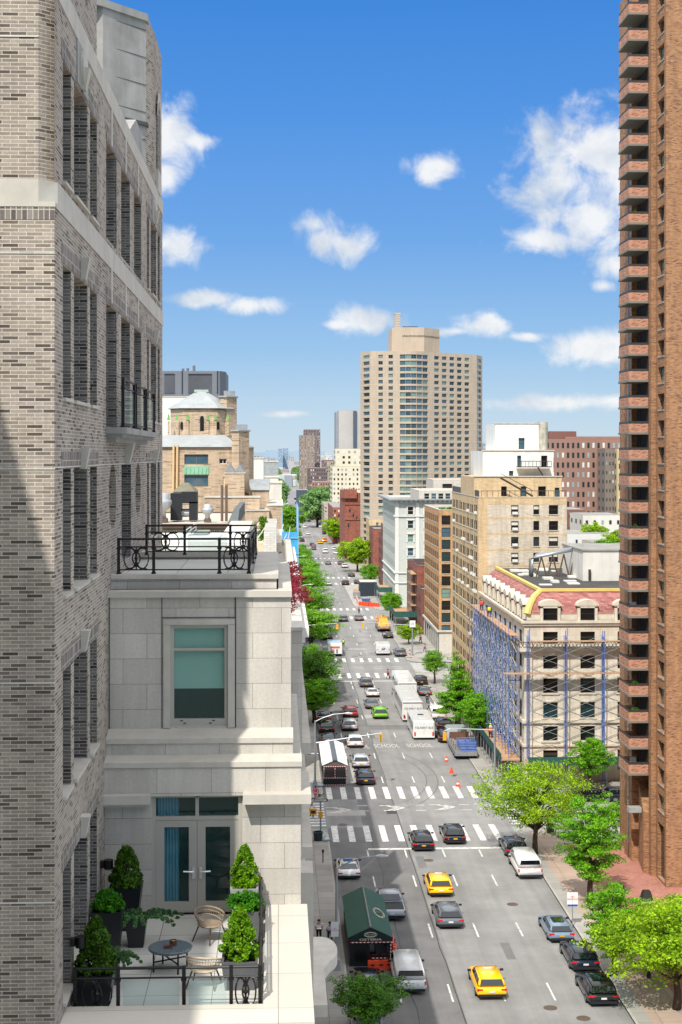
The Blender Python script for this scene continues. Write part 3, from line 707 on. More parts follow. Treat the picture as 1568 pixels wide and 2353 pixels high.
# terrace
s = MB(); s.box(XL, -.2, 19.4, 24.05, 25.9, 26.06); s.build('terrace_paving', PAVER, lw)
s = MB(); s.box(-.2, .46, 19.0, 24.0, 26.05, 26.2); s.box(XL, -.2, 19.0, 19.66, 26.05, 26.2); s.build('coping', brick('long coping stones', ['#bfb9ac', '#c8c2b6'], '#8f887b', bw=3.2, bh=1.3, ms=.014, off=0, ax='ground', bump=.05, blotch=.06), lw)
s = MB(); s.box(-.2, .40, 19.03, 23.96, 20, 26.05); s.box(XL, -.2, 19.03, 19.4, 20, 26.05); s.build('parapet_wall', LIME, lw)
s = MB(); s.box(.36, .62, 26.5, 27.3, 22, 26.0); s.build('stone_pier', LIMES, lw)

railing('black iron and glass railing round the lower terrace with the round table', [((-2.66, 19.75), (-2.1, 19.75), 'oval'), ((-2.1, 19.75), (-1.24, 19.75), 'glass'), ((-1.24, 19.75), (-.62, 19.75), 'glass'), ((-.62, 19.75), (-.24, 19.75), 'oval'),
    ((-.24, 19.75), (-.25, 21.1), 'oval'), ((-.25, 21.1), (-.26, 22.5), 'glass'), ((-.26, 22.5), (-.28, 23.85), 'oval')], 26.06, 26.66)
rl = railing('black iron railing with oval scrollwork round the upper roof terrace', [((-2.65, 25.0), (-2.07, 25.0), 'oval'), ((-2.07, 25.0), (-.98, 25.0), 'open'), ((-.98, 25.0), (-.49, 25.0), 'oval'), ((-.49, 25.0), (-.47, 27.3), 'oval'), ((-.47, 27.3), (-.45, 29.7), 'oval'),
    ((-2.6, 29.7), (-1.85, 29.7), 'oval'), ((-1.85, 29.7), (-.95, 29.7), 'glass'), ((-.95, 29.7), (-.45, 29.7), 'oval')], 31.42, 32.0)

# ------------------------------------------------------------------ plants, pots and furniture of the terrace
def leafcloud(name, material, clumps, per, size, flat=.5, up=.5, seed=1):
    """many small leaves gathered in clumps: clumps = [(x,y,z,r)]"""
    rs = np.random.RandomState(seed)
    C = np.repeat(np.array([c[:3] for c in clumps], float), per, 0); Rr = np.repeat(np.array([c[3] for c in clumps], float), per)
    n = len(C)
    d = rs.normal(size=(n, 3)); d /= np.linalg.norm(d, axis=1)[:, None] + 1e-9
    r = Rr * rs.uniform(.25, 1, n) ** .6
    P = C + d * r[:, None] * np.array([1, 1, flat])
    nr = rs.normal(size=(n, 3)) * (1 - up) + np.array([0, 0, 1.0]) * up + d * .5
    nr /= np.linalg.norm(nr, axis=1)[:, None] + 1e-9
    a = np.cross(nr, rs.normal(size=(n, 3))); a /= np.linalg.norm(a, axis=1)[:, None] + 1e-9
    b = np.cross(nr, a)
    s = size * rs.uniform(.6, 1.25, n)
    V = np.empty((n, 4, 3)); V[:, 0] = P - a * s[:, None]; V[:, 1] = P - b * s[:, None] * .5; V[:, 2] = P + a * s[:, None]; V[:, 3] = P + b * s[:, None] * .5
    me = bpy.data.meshes.new(name); me.vertices.add(n * 4); me.vertices.foreach_set('co', V.reshape(-1))
    me.loops.add(n * 4); me.loops.foreach_set('vertex_index', np.arange(n * 4, dtype=np.int32))
    me.polygons.add(n); me.polygons.foreach_set('loop_start', np.arange(0, n * 4, 4, dtype=np.int32)); me.polygons.foreach_set('loop_total', np.full(n, 4, np.int32))
    me.materials.append(material); me.update(); me.validate(); return me

POT = mat('dark slate planter', '#1f2227', .35, var=.3); POTL = mat('grey fibre planter', '#5c5e60', .5, var=.2); POTZ = mat('pale zinc planter', '#9a9c9c', .5, var=.2)
def planter(x, y, z, wt, wb, h, m_, label):
    t = empty('planter', (x, y, z), label, 'planter', 'planters on the terrace')
    s = MB(); a, b_ = wb / 2, wt / 2
    A = [(-a, -a), (a, -a), (a, a), (-a, a)]; B = [(-b_, -b_), (b_, -b_), (b_, b_), (-b_, b_)]; c = b_ - .035
    Cc = [(-c, -c), (c, -c), (c, c), (-c, c)]
    for i in range(4):
        j = (i + 1) % 4
        s.face([(*A[i], 0), (*A[j], 0), (*B[j], h), (*B[i], h)]); s.face([(*B[i], h), (*B[j], h), (*Cc[j], h), (*Cc[i], h)]); s.face([(*Cc[j], h - .08), (*Cc[i], h - .08), (*Cc[i], h), (*Cc[j], h)])
    s.build('pot', m_, t, world=False)
    s = MB(); s.face([(*p, h - .05) for p in Cc]); s.build('soil', SOIL, t, world=False)
    return t
def conifer(x, y, z, r, h, material, label, seed):
    t = empty('conifer', (x, y, z), label, 'conifer', 'small conifers in pots on the terrace')
    cl = []; rs = random.Random(seed)
    for k in range(130):
        f = rs.random() ** 1.25; rr = r * (1 - f) ** .62 * (.6 + .45 * rs.random()); an = rs.random() * 6.283
        if f < .1: rr *= .8
        cl.append((rr * math.cos(an), rr * math.sin(an), h * f * .97 + .03, r * .17))
    o = inst('crown', leafcloud('crown', material, cl, 75, .026, 1.35, .15, seed), t)
    s = MB(); s.sweep([(0, 0, -.05), (0, 0, h * .8)], [.03, .008]); s.build('trunk', BARK, t, world=False)
    return t
def ball(x, y, z, rx, rz_, material, label, seed, name='boxwood_shrub', size=.022, per=60, n=110, flat=1, cat='shrub'):
    t = empty(name, (x, y, z), label, cat); cl = []; rs = random.Random(seed)
    for k in range(n):
        v = Vector((rs.gauss(0, 1), rs.gauss(0, 1), rs.gauss(0, 1))).normalized() * (.65 + .35 * rs.random()); cl.append((v.x * rx, v.y * rx, rz_ * .85 + v.z * rz_, rx * .2))
    inst('foliage', leafcloud('foliage', material, cl, per, size, flat, .3, seed), t)
    s = MB(); s.sweep([(0, 0, -.05), (0, 0, rz_)], [.02, .01]); s.build('stem', BARK, t, world=False)
    return t
TZ = 26.06
planter(-2.36, 23.35, TZ, .5, .34, .67, POT, 'tall dark planter in the corner behind, holding the dark cone conifer'); conifer(-2.36, 23.35, TZ + .63, .27, .60, L_CON, 'dark green cone conifer left of the french doors', 3)
planter(-2.5, 22.1, TZ, .46, .32, .68, POT, 'dark planter against the brick wall under the round boxwood'); ball(-2.5, 22.1, TZ + .62, .23, .17, L_BOX, 'round mid green boxwood against the grey brick wall', 5)
planter(-2.12, 22.5, TZ, .32, .22, .42, POT, 'small dark planter under the spreading juniper')
JU = t = empty('juniper', (-2.12, 22.5, TZ + .38), 'low spreading blue green juniper spilling over its dark pot', 'shrub'); cl = []
rs = random.Random(9)
for k in range(15):
    an = k * .42 + rs.random() * .3; L = .3 + .25 * rs.random() + (.22 if -.4 < math.cos(an - .2) - .6 else 0)
    for j in range(7): f = (j + 1) / 7; cl.append((L * f * math.cos(an), L * f * math.sin(an) * .7, .12 * math.sin(f * 2.6) - .05 * f, .05 * (1.2 - f * .5)))
inst('foliage', leafcloud('foliage', L_JUN, cl, 70, .02, .6, .3, 4), t); s = MB(); s.sweep([(0, 0, -.05), (0, 0, .1)], .02); s.build('stem', BARK, t, world=False)
planter(-2.45, 20.2, TZ, .5, .4, .42, POT, 'dark planter behind the left scroll panel of the front railing'); conifer(-2.45, 20.2, TZ + .38, .28, .72, L_CON, 'dark cone conifer in the front left corner behind the railing', 11)
planter(-2.36, 20.95, TZ, .3, .24, .34, POTL, 'small grey planter hidden behind the front conifer'); 
t = copy_tree(bpy.data.objects['juniper'], (-2.2, 20.85, TZ + .34), 2.2, 'sprig of juniper poking out beside the front left conifer', (.7, .7, .9))
planter(-.53, 23.55, TZ, .44, .32, .58, POTZ, 'pale zinc planter right of the french doors'); conifer(-.53, 23.55, TZ + .55, .24, .62, L_CONB, 'bright cone conifer right of the french doors', 17)
planter(-.47, 22.75, TZ, .42, .32, .46, POTL, 'grey planter under the low bright boxwood by the right railing'); ball(-.5, 22.75, TZ + .44, .27, .13, L_BOX, 'low bright green boxwood by the right hand railing', 21)
planter(-.53, 20.75, TZ, .5, .4, .40, POTL, 'grey planter in the front right corner'); conifer(-.53, 20.75, TZ + .36, .29, .68, L_CONB, 'wide bright conifer in the front right corner by the railing', 23)
# round table
t = empty('round_table', (-1.54, 21.45, TZ), 'round speckled blue grey terrace table on black legs', 'table')
s = MB(); s.lathe([(.0, .285), (.30, .285), (.315, .295), (.315, .315), (.30, .325), (0, .325)], n=40); s.build('tabletop', brick('speckled slate', ['#39454d', '#56646c', '#6d7a80'], '#4a565d', bw=.012, bh=.012, ms=.001, ax='ground', bump=0, rough=.35), t, world=False)
for k in range(4):
    an = .5 + k * math.pi / 2; s = MB(); s.sweep([(.26 * math.cos(an), .26 * math.sin(an), 0), (.26 * math.cos(an), .26 * math.sin(an), .29)], .014); s.build('leg', BLACKM, t, world=False)
for k in range(2):
    an = .5 + k * math.pi / 2; s = MB(); s.sweep([(.26 * math.cos(an), .26 * math.sin(an), .14), (-.26 * math.cos(an), -.26 * math.sin(an), .14)], .011); s.build('stretcher', BLACKM, t, world=False)
t = empty('candle_jar', (-1.5, 21.5, TZ + .326), 'small brown candle jar standing on the round terrace table', 'candle'); s = MB(); s.lathe([(.05, 0), (.055, .07), (.045, .075), (.04, .05), (0, .05)], n=16); s.build('jar', mat('amber jar', '#5a4632', .3), t, world=False); s = MB(); s.lathe([(0.038, .05), (0.038, .058), (0, .058)], n=12); s.build('wax', mat('candle wax', '#b9a585', .6), t, world=False)
t = empty('wooden_block_set', (-1.57, 21.38, TZ + .326), 'little reddish wooden rack beside the candle on the round table', 'ornament'); s = MB()
s.box(-.06, .06, -.035, .035, 0, .015)
for k in range(5): s.box(-.055 + k * .024, -.042 + k * .024, -.03, .03, .015, .04)
s.build('rack', mat('reddish wood', '#6a3d30', .5), t, world=False)
# rattan chairs
RAT = mat('rattan cane', '#8c7b67', .6, var=.25, scale=20); RATD = mat('dark rattan legs', '#4f4234', .6)
def chair(x, y, rz, label, m_, rot_legs=1):
    t = empty('rattan_chair', (x, y, TZ), label, 'chair', 'rattan chairs on the terrace', rz)
    for (sx, sy) in ((-1, -1), (1, -1), (-1, 1), (1, 1)):
        s = MB(); s.sweep([(sx * .17, sy * .14, .24), (sx * .26, sy * .22, 0)], .014); s.build('leg', RATD, t, world=False)
    s = MB(); s.lathe([(.0, .24), (.22, .24), (.25, .26), (.22, .275), (0, .265)], n=24); s.build('seat', m_, t, world=False)
    s = MB()
    ring = lambda r, z, a0=-.35, a1=math.pi + .35: [(r * math.cos(a0 + (a1 - a0) * k / 22), r * .86 * math.sin(a0 + (a1 - a0) * k / 22), z + .10 * math.sin(max(0, min(1, k / 22)) * math.pi)) for k in range(23)]
    s.sweep(ring(.32, .38), .016); s.sweep(ring(.26, .27), .013); s.sweep(ring(.30, .33), .008)
    for k in range(0, 23): s.sweep([ring(.26, .27)[k], ring(.32, .38)[k]], .0065, 4)
    s.build('backrest', m_, t, world=False); t.scale = (.8, .8, .95)
    return t
chair(-1.03, 22.7, .9, 'rattan chair with a low curved back beyond the round table', RAT)
chair(-1.03, 20.75, 2.9, 'woven rattan tub chair between the table and the front railing', mat('pale rattan cane', '#b9aa92', .6, var=.2, scale=20))
# wall lamps
for (y, z, lab) in ((23.35, 27.05, 'black cylinder wall lamp on the brick wall beside the far terrace conifer'), (20.05, 26.92, 'black cylinder wall lamp on the brick wall above the front conifer')):
    t = empty('wall_lamp', (WX, y, z), lab, 'lamp', 'black wall lamps on the terrace')
    s = MB(); s.box(0, .06, -.05, .05, -.05, .05); s.build('bracket', BLACKM, t, world=False)
    s = MB(); s.lathe([(.0, -.07), (.07, -.07), (.07, .07), (0, .07)], c=(.13, 0), n=18); s.build('shade', BLACKM, t, world=False)
# rounded lower ledge on the street side
s = MB(); poly = [(.1, 31), (1.02, 31)] + [(1.02, 33.2)] + [(1.0 + .36 * math.cos(a), 34.5 + .9 * math.sin(a)) for a in [(-1.1 + k * .24) for k in range(12)]] + [(.6, 35.4), (.1, 35.4)]
m2 = MB(); m2.prism(poly, 21.75, 22.0); rg = m2.build('stone_canopy', LIMES, lw); 
# neighbour behind and left whose roof edge throws the long diagonal shade
nb = MB(); nb.box(-30, -6, -25, 16, 0, 42.5); o = nb.build('neighbouring_house', LIME); tag(o, 'stone house just outside the picture behind the brick tower', 'building')
# ------------------------------------------------------------------ ground, avenue, cross streets, sidewalks
XW, XE = 4.4, 20.9                   # kerb lines of the avenue
XB, XBE = 0.4, 24.9                  # building lines
s = MB(); s.face([(-9000, -300, -.03), (9000, -300, -.03), (9000, 16000, -.03), (-9000, 16000, -.03)])
tag(s.build('ground', mat('city ground', '#8c9488', .95, var=.35, scale=.02)), kind='structure')
def road(x0, x1, y0, y1, z=0.0, name='road'):
    s = MB(); s.face([(x0, y0, z), (x1, y0, z), (x1, y1, z), (x0, y1, z)]); return tag(s.build(name, ASPH), kind='structure')
road(XW, XE, -20, 3600)
STREETS = [(134.0, 144.6), (229.5, 239.6), (309.5, 320.2), (391, 403), (466, 478)] + [(560 + 84 * k, 572 + 84 * k) for k in range(20)]
for (a, b_) in STREETS[:9]:
    road(-300, XW, a, b_, 0.002); road(XE, 300, a, b_, 0.002)
edges = [-20] + [v for s_ in STREETS for v in s_] + [2400]
def slab(poly, name, m_, z=0.1):
    s = MB(); s.prism(poly, -.02, z); return tag(s.build(name, m_), kind='structure')
def corner_poly(xa, xb, y0, y1, r=3.0, side=1):
    """sidewalk block rounded at the avenue corners; xb is the kerb edge"""
    sg = 1 if xb > xa else -1
    pts = [(xa, y0)] + [(xb - sg * r + sg * r * math.sin(t), y0 + r - r * math.cos(t)) for t in [i * math.pi / 12 for i in range(7)]] + \
          [(xb - sg * r + sg * r * math.cos(t), y1 - r + r * math.sin(t)) for t in [i * math.pi / 12 for i in range(7)]] + [(xa, y1)]
    return pts if sg > 0 else pts[::-1]
for i in range(0, len(edges) - 1, 2):
    a, b_ = edges[i], edges[i + 1]
    if a > 900: continue
    slab(corner_poly(-200, XW, a, b_), 'sidewalk', CONC); slab(corner_poly(200, XE, a, b_), 'sidewalk', CONC)
    for (xa, xk) in ((-200, XW), (200, XE)):
        sg = 1 if xk > xa else -1
        inner = corner_poly(xa, xk - sg * .16, a + .16, b_ - .16, 2.84); outer = corner_poly(xa, xk, a, b_)
        s = MB(); n = len(inner)
        for k in range(n - 1):
            s.face([(*outer[k], .104), (*outer[k + 1], .104), (*inner[k + 1], .104), (*inner[k], .104)])
            s.face([(*outer[k], -.0), (*outer[k + 1], -.0), (*outer[k + 1], .104), (*outer[k], .104)])
        if a < 500: tag(s.build('kerb', CURB), kind='structure')
# brick plaza at the foot of the tower
s = MB(); s.face([(24.4, 60, .106), (60, 60, .106), (60, 127.5, .106), (24.4, 127.5, .106)]); tag(s.build('plaza_paving', REDPAVE), kind='structure')
s = MB(); s.face([(21.9, 60, .106), (24.38, 60, .106), (24.38, 131, .106), (21.9, 131, .106)]); tag(s.build('paving_strip', brick('pinkish concrete flags', ['#a08a7c', '#ab9788'], '#6d5c52', bw=1.5, bh=1.5, ms=.03, off=0, ax='ground', bump=.05)), kind='structure')
# asphalt patches, seams, manholes
DK = mat('darker asphalt patch', (.165, .162, .157), .9, var=.25, scale=.3); LT = mat('paler concrete patch', (.36,.345,.32), .9, var=.2, scale=.6); TAR = mat('tar seam', (.035, .035, .035), .6)
streaks(DK, .82)
def patch(x0, x1, y0, y1, m_, z, name='road_patch'):
    s = MB(); s.face([(x0, y0, z), (x1, y0, z), (x1, y1, z), (x0, y1, z)]); tag(s.build(name, m_), kind='structure')
patch(4.41, 11.1, 60, 134, DK, .004); patch(4.41, 10.9, 145, 229, DK, .004); patch(7.6, 11.1, 134, 145, DK, .0042); patch(7.5, 10.8, 240, 309, DK, .004)
patch(4.5, 8.1, 138.4, 140.5, LT, .0065); patch(6.6, 8.0, 152, 162, LT, .0065); patch(11.1, 20.8, 181.5, 184.5, DK, .0055); patch(12.1, 12.9, 105, 109.5, DK, .0065)
seam = MB()
def strip(m, pts, w, z):
    for (p, q) in zip(pts[:-1], pts[1:]):
        m.face([(p[0] - w, p[1], z), (p[0] + w, p[1], z), (q[0] + w, q[1], z), (q[0] - w, q[1], z)])
rs = random.Random(2); pts = []; x = 11.1
for k in range(180): x += rs.gauss(0, .035); x += (11.1 - x) * .1; pts.append((x, 62 + k * 2.6))
strip(seam, pts, .035, .0075); tag(seam.build('road_seam', TAR), kind='structure')
rs = random.Random(12)
for k in range(16):
    x, y = rs.uniform(5, 20), rs.uniform(88, 330); patch(x, x + rs.uniform(.4, 1.4), y, y + rs.uniform(.8, 5), rs.choice([DK, DK, TAR, LT]) if k % 5 else DK, .0066 + k * .00005)
seam2 = MB(); strip(seam2, [(8.2 + .12 * math.sin(k * .9) + .05 * math.sin(k * 2.3), 70 + k * 2.2) for k in range(30)], .025, .0076)
tag(seam2.build('road_seam', TAR), kind='structure')
for (px, py) in ((1178, 2078), (1265, 2316), (1341, 2340), (985, 1977), (788, 1895)):
    g_ = gp(px, py); s = MB(); s.lathe([(.42, .004), (.42, .012), (.36, .016), (0, .016)], c=(g_.x, g_.y), n=20)
    t = s.build('manhole_cover', mat('rusty iron cover', '#5b4b40', .7, var=.3)); tag(t, {1178: 'rusty round manhole cover near the middle of the avenue between lane dashes', 1265: 'rusty round manhole cover left of the lowest parked black crossover', 1341: 'rusty manhole cover nearest the bottom edge by the right kerb', 985: 'pale manhole cover just before the near stop line', 788: 'round manhole cover set in a pale concrete patch in the crossing'}[px], 'manhole cover', 'manhole covers in the avenue')
# painted markings
def bars(xs, y0, y1, w, z=.008, name='crosswalk', m_=PAINT):
    s = MB()
    for x in xs: s.face([(x - w / 2, y0, z), (x + w / 2, y0, z), (x + w / 2, y1, z), (x - w / 2, y1, z)])
    tag(s.build(name, m_), kind='structure')
XS = [5.0 + 1.42 * k for k in range(11)]
for (y0, y1) in ((129, 134.6), (145.0, 150.2), (223.6, 228.6), (240.8, 245.2), (304.5, 308.6), (321, 325.5), (385.5, 389.5), (404, 408.5), (460.5, 464.5), (480, 484)): bars(XS, y0, y1, .55)
for (x0, x1) in ((.4, 4.3), (21.1, 25.2)):
    for (ya, yb) in ((134.6, 144), (230, 239)):
        s = MB(); k = ya
        while k < yb: s.face([(x0, k, .008), (x1, k, .008), (x1, k + .42, .008), (x0, k + .42, .008)]); k += 1.05
        tag(s.build('crosswalk', PAINT), kind='structure')
for y in (126.3, 220.3, 302.2, 384, 457.5):
    s = MB(); s.face([(7.6, y, .008), (20.6, y, .008), (20.6, y + .5, .008), (7.6, y + .5, .008)]); tag(s.build('stop_line', PAINT), kind='structure')
for x in (7.5, 10.67, 13.86, 16.95):
    s = MB(); y = 91.0 - 12.2
    while y < 900:
        ok = not any(a - 9 < y + 1.5 < b_ + 7 for a, b_ in STREETS)
        if ok: s.face([(x - .06, y, .0078), (x + .06, y, .0078), (x + .06, y + 3.05, .0078), (x - .06, y + 3.05, .0078)])
        y += 12.2
    for a in (123.8, 217.9, 300): s.face([(x - .06, a, .0078), (x + .06, a, .0078), (x + .06, a + 2.4, .0078), (x - .06, a + 2.4, .0078)])
    tag(s.build('lane_line', PAINT), kind='structure')
s = MB()     # bicycle lane arrows across the junction
for (x0, yc) in ((5.0, 140.6), (10.1, 141.2), (14.9, 141.4), (19.2, 141.5)):
    for dx in (0, .55):
        for sg in (1, -1):
            a = (x0 + dx + .1, yc + sg * .85); b_ = (x0 + dx + 1.05, yc)
            s.face([(a[0], a[1], .009), (a[0] + .3, a[1], .009), (b_[0] + .3, b_[1], .009), (b_[0], b_[1], .009)])
    s.face([(x0 - .5, yc + .9, .009), (x0 + .6, yc + .9, .009), (x0 + .6, yc + 1.06, .009), (x0 - .5, yc + 1.06, .009)]); s.face([(x0 - .2, yc - 1.06, .009), (x0 + .9, yc - 1.06, .009), (x0 + .9, yc - .9, .009), (x0 - .2, yc - .9, .009)])
for x in (7.5, 12.9, 17.2):
    for y in (140.1, 142.2): s.face([(x, y, .009), (x + 1.0, y, .009), (x + 1.0, y + .16, .009), (x, y + .16, .009)])
for x in range(6, 21, 3):
    for y in (233.4, 235.3): s.face([(x, y, .009), (x + 1.3, y, .009), (x + 1.3, y + .16, .009), (x, y + .16, .009)])
for (x0, x1) in ((21.3, 60),):
    for y in (139.1, 141.6): s.face([(x0, y, .009), (x1, y, .009), (x1, y + .12, .009), (x0, y + .12, .009)])
tag(s.build('bike_lane_marking', PAINT), kind='structure')
WP = mat('faded road lettering paint', '#b7b5ae', .85, var=.35, scale=3)
for i, (x, y) in enumerate(((8.9, 171), (12.4, 171.3), (16.2, 171.4), (10.2, 257), (13.6, 257))):
    o = text('road_lettering', 'SCHOOL', 1.0, WP, None, (x, y, .009), (0, 0, 0), 1.0, .012, .0003); o.scale = (.74, 2.9, 1); tag(o, kind='structure')
s = MB()    # curved tyre marks
for r in (10.5, 12.3):
    pts = [(9.9 + r * .62 * math.cos(t) - 1.2, 155 + r * 1.25 * math.sin(t)) for t in [-1.2 + k * .1 for k in range(22)]]
    for (p, q) in zip(pts[:-1], pts[1:]): s.face([(p[0], p[1], .0095), (p[0] + .13, p[1], .0095), (q[0] + .13, q[1], .0095), (q[0], q[1], .0095)])
tag(s.build('tyre_mark', mat('rubber smear', (.15, .147, .14), .8)), kind='structure')

# ------------------------------------------------------------------ building helpers
def add_windows(t, o, u, nrm, cols, rows, depth, style, mf, glasses, rnd, store, sill=None):
    for (z0, z1) in rows:
        for (a, b_) in cols: store.append((o, u, a, b_, z0, z1, depth, style, mf, rnd.choice(glasses), nrm, sill))
def place_windows(t, store, limit=100):
    for w in store[:limit]:
        wo = put_window(t, *w[:7], w[7] if not isinstance(w[7], tuple) else random.choice(w[7]), w[8], w[9], w[10])
    rest = store[limit:]
    if rest:
        m = MB(); mats = []
        for w in rest:
            o, u, a, b_, z0, z1, depth, style, mf, mg, nrm = w[:11]
            if isinstance(style, tuple): style = style[0]
            u = Vector((u[0], u[1], 0)).normalized(); n = Vector((nrm[0], nrm[1], 0)).normalized(); O = Vector((o[0], o[1], 0))
            for mm_ in (mf, mg):
                if mm_ not in mats: mats.append(mm_)
            f = .07
            def P(x, z, d): return O + u * x + Vector((0, 0, z)) - n * d
            m.mi = mats.index(mg); m.face([P(a, z0, depth - .02), P(b_, z0, depth - .02), P(b_, z1, depth - .02), P(a, z1, depth - .02)])
            m.mi = mats.index(mf); zm = (z0 + z1) / 2
            for (xa, xb, za, zb) in ((a, b_, zm - .03, zm + .03), (a, b_, z1 - f, z1), (a, a + f, z0, z1), (b_ - f, b_, z0, z1)):
                m.face([P(xa, za, depth - .045), P(xb, za, depth - .045), P(xb, zb, depth - .045), P(xa, zb, depth - .045)])
        ob = m.build('window', mats, t); ob['kind'] = 'stuff'
def block(name, label, cat, x0, x1, y0, y1, z1, wall, S=None, Wf=None, E=None, roof=None, cornice=None, z0=0, seed=1, parent=None, depth=.18, style='sash', mf=None, glasses=None, sillm=None, group=None, parapet=.35, store_out=None, limit=100):
    """box building; S/Wf/E = (cols, rows) openings on the south, west, east faces, measured from the corner nearest us"""
    t = parent or empty(name, ((x0 + x1) / 2, (y0 + y1) / 2, z0), label, cat, group)
    mf = mf or FR_D; glasses = glasses or GLASSES; rnd = random.Random(seed); store = []
    m = MB()
    for (spec, o, u, n, wd) in ((S, (x0, y0), (1, 0), (0, -1), x1 - x0), (Wf, (x0, y0), (0, 1), (-1, 0), y1 - y0), (E, (x1, y0), (0, 1), (1, 0), y1 - y0)):
        hs = [(a, b_, c, d) for (a, b_) in spec[0] for (c, d) in spec[1]] if spec else []
        hs = [h for h in hs if h[1] < wd and h[3] < z1]
        dp = depth if n[1] else min(depth, .07)
        facade(m, o, u, wd, z0, z1, hs, dp, n)
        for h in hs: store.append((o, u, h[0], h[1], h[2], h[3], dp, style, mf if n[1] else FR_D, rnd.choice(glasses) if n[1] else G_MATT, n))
    m.face([(x1, y1, z0), (x0, y1, z0), (x0, y1, z1), (x1, y1, z1)])
    m.build('wall', wall, t)
    r_ = MB(); zr = z1 - parapet; r_.face([(x0, y0, zr), (x1, y0, zr), (x1, y1, zr), (x0, y1, zr)]); r_.build('roof', roof or ROOFG, t)
    # parapet inner faces and coping
    p = MB(); w = .3
    for (a, b_, c, d) in ((x0 - .03, x1 + .03, y0 - .03, y0 + w), (x0 - .03, x1 + .03, y1 - w, y1 + .03), (x0 - .03, x0 + w, y0 + w, y1 - w), (x1 - w, x1 + .03, y0 + w, y1 - w)): p.box(a, b_, c, d, z1, z1 + .1)
    p.box(x0 + .02, x1 - .02, y1 - w, y1 - .02, zr, z1); p.box(x1 - w, x1 - .02, y0 + .1, y1 - w, zr, z1)
    p.box(x0 + .02, x0 + w, y0 + .1, y1 - w, zr, z1)
    p.build('coping', cornice or LIMES, t)
    if sillm:
        s = MB()
        for w_ in store[:260]:
            o, u, a, b_, c = w_[:5]; n = w_[10]
            xa, ya = o[0] + u[0] * (a - .06), o[1] + u[1] * (a - .06); xb, yb = o[0] + u[0] * (b_ + .06) + n[0] * .06, o[1] + u[1] * (b_ + .06) + n[1] * .06
            s.box(xa - (.0), xb if abs(xb - xa) > .001 else xb, ya, yb, c - .07, c - .001)
        so_ = s.build('sill', sillm, t); so_['kind'] = 'stuff'
    # nearest and largest first
    store.sort(key=lambda w: (w[0][1] + w[1][1] * w[2]) * 1.0 - 0.3 * w[4])
    place_windows(t, store, limit)
    return t
def cols(a, b_, n, w, lead=None):
    st = (b_ - a) / n
    return [(a + st * (i + .5) - w / 2, a + st * (i + .5) + w / 2) for i in range(n)]
def rows(top, step, n, h): return [(top - step * i - h, top - step * i) for i in range(n)]

# ------------------------------------------------------------------ west side of the avenue behind the limestone wing
WHT = mat('white painted stucco', '#dcd9d0', .8, var=.1, stain=.12, scale=.8)
YBR = brick('yellow brick', ['#b9a06f', '#c9b383', '#d4c193'], '#cdbf9c', bw=.6, bh=.16, ms=.02, blotch=.12)
BEIGE = brick('tawny beige brick', ['#7f6850', '#ad967b', '#b9a389', '#c4af95'], '#bdab92', bw=.8, bh=.11, ms=.012, pos=[0, .14, .5, 1], blotch=.14)
t = block('apartment_building', 'white roofed apartment house directly behind the limestone wing along the avenue', 'building', -16, .73, 46, 94, 28, LIME, E=(cols(2, 46, 15, 1.4), rows(26, 2.2, 10, 1.3)), roof=mat('white roof membrane', '#c2c0b8', .9, var=.12, scale=.3), parapet=.25, glasses=[G_DARK], limit=8)
s = MB(); s.box(.73, 1.02, 50, 94, 27.3, 27.62); s.box(.73, .9, 50.02, 94, 27.12, 27.3); s.build('cornice', WHT, t)
for z, x in ((24.2, 1.0), (21, 1.05), (16.5, 1.1)): s = MB(); s.box(.73, x, 46, 94, z, z + .35); s.build('belt_course', LIMES, t)
s = MB(); s.box(-14, -3.2, 78, 88, 27.8, 28.9); s.build('penthouse', WHT, t)
for k in range(2): s = MB(); s.box(-8.9 + k * .9, -8.5 + k * .9, 77.96, 78, 28.0, 28.65); s.build('window', G_DARK, t)
s = MB(); s.box(-2.9, -1.6, 70, 93, 27.8, 29.3); s.build('bulkhead', brick('white brick', ['#c9c5bb', '#d6d2c8'], '#aaa69c', bw=.4, bh=.12, ms=.02), t)
s = MB(); s.box(-1.6, .2, 86, 93.5, 27.8, 28.35); s.build('terrace_deck', mat('cream deck', '#d9cdb6', .8), t)
s = MB(); s.box(-.75, -.1, 78, 94, 28.0, 29.4); s.build('parapet_wall', brick('white brick', ['#c9c5bb'], '#aaa69c'), t)
# stair enclosure with lattice rail
s = MB(); s.hexa([(-6.2, 74, 27.8), (-4.4, 74, 27.8), (-3.9, 86, 27.8), (-4.6, 86, 27.8), (-6.2, 74, 28.0), (-4.4, 74, 28.0), (-3.9, 86, 29.1), (-4.6, 86, 29.1)]); s.build('stair_housing', mat('weathered copper grey', '#7c877f', .6, var=.2), t)
for k in range(3): rod('rail', (-6.3, 74, 28.05 + k * .2), (-4.7, 86, 29.1 + k * .2), .025, mat('white metal rail', '#c8d4ce', .5), t)
for k in range(9): rod('baluster', (-6.3 + k * .2, 74 + k * 1.5, 28.05 + k * .13), (-6.3 + k * .2, 74 + k * 1.5, 28.5 + k * .13), .02, MATS['white metal rail'], t)
for k in range(12): rod('roof_pole', (-2.5 + k * .28, 84 + k * .5, 28.3), (-1.5 + k * .2, 86 + k * .3, 28.7 + (k * 7 % 5) * .2), .02, WHITE, t)
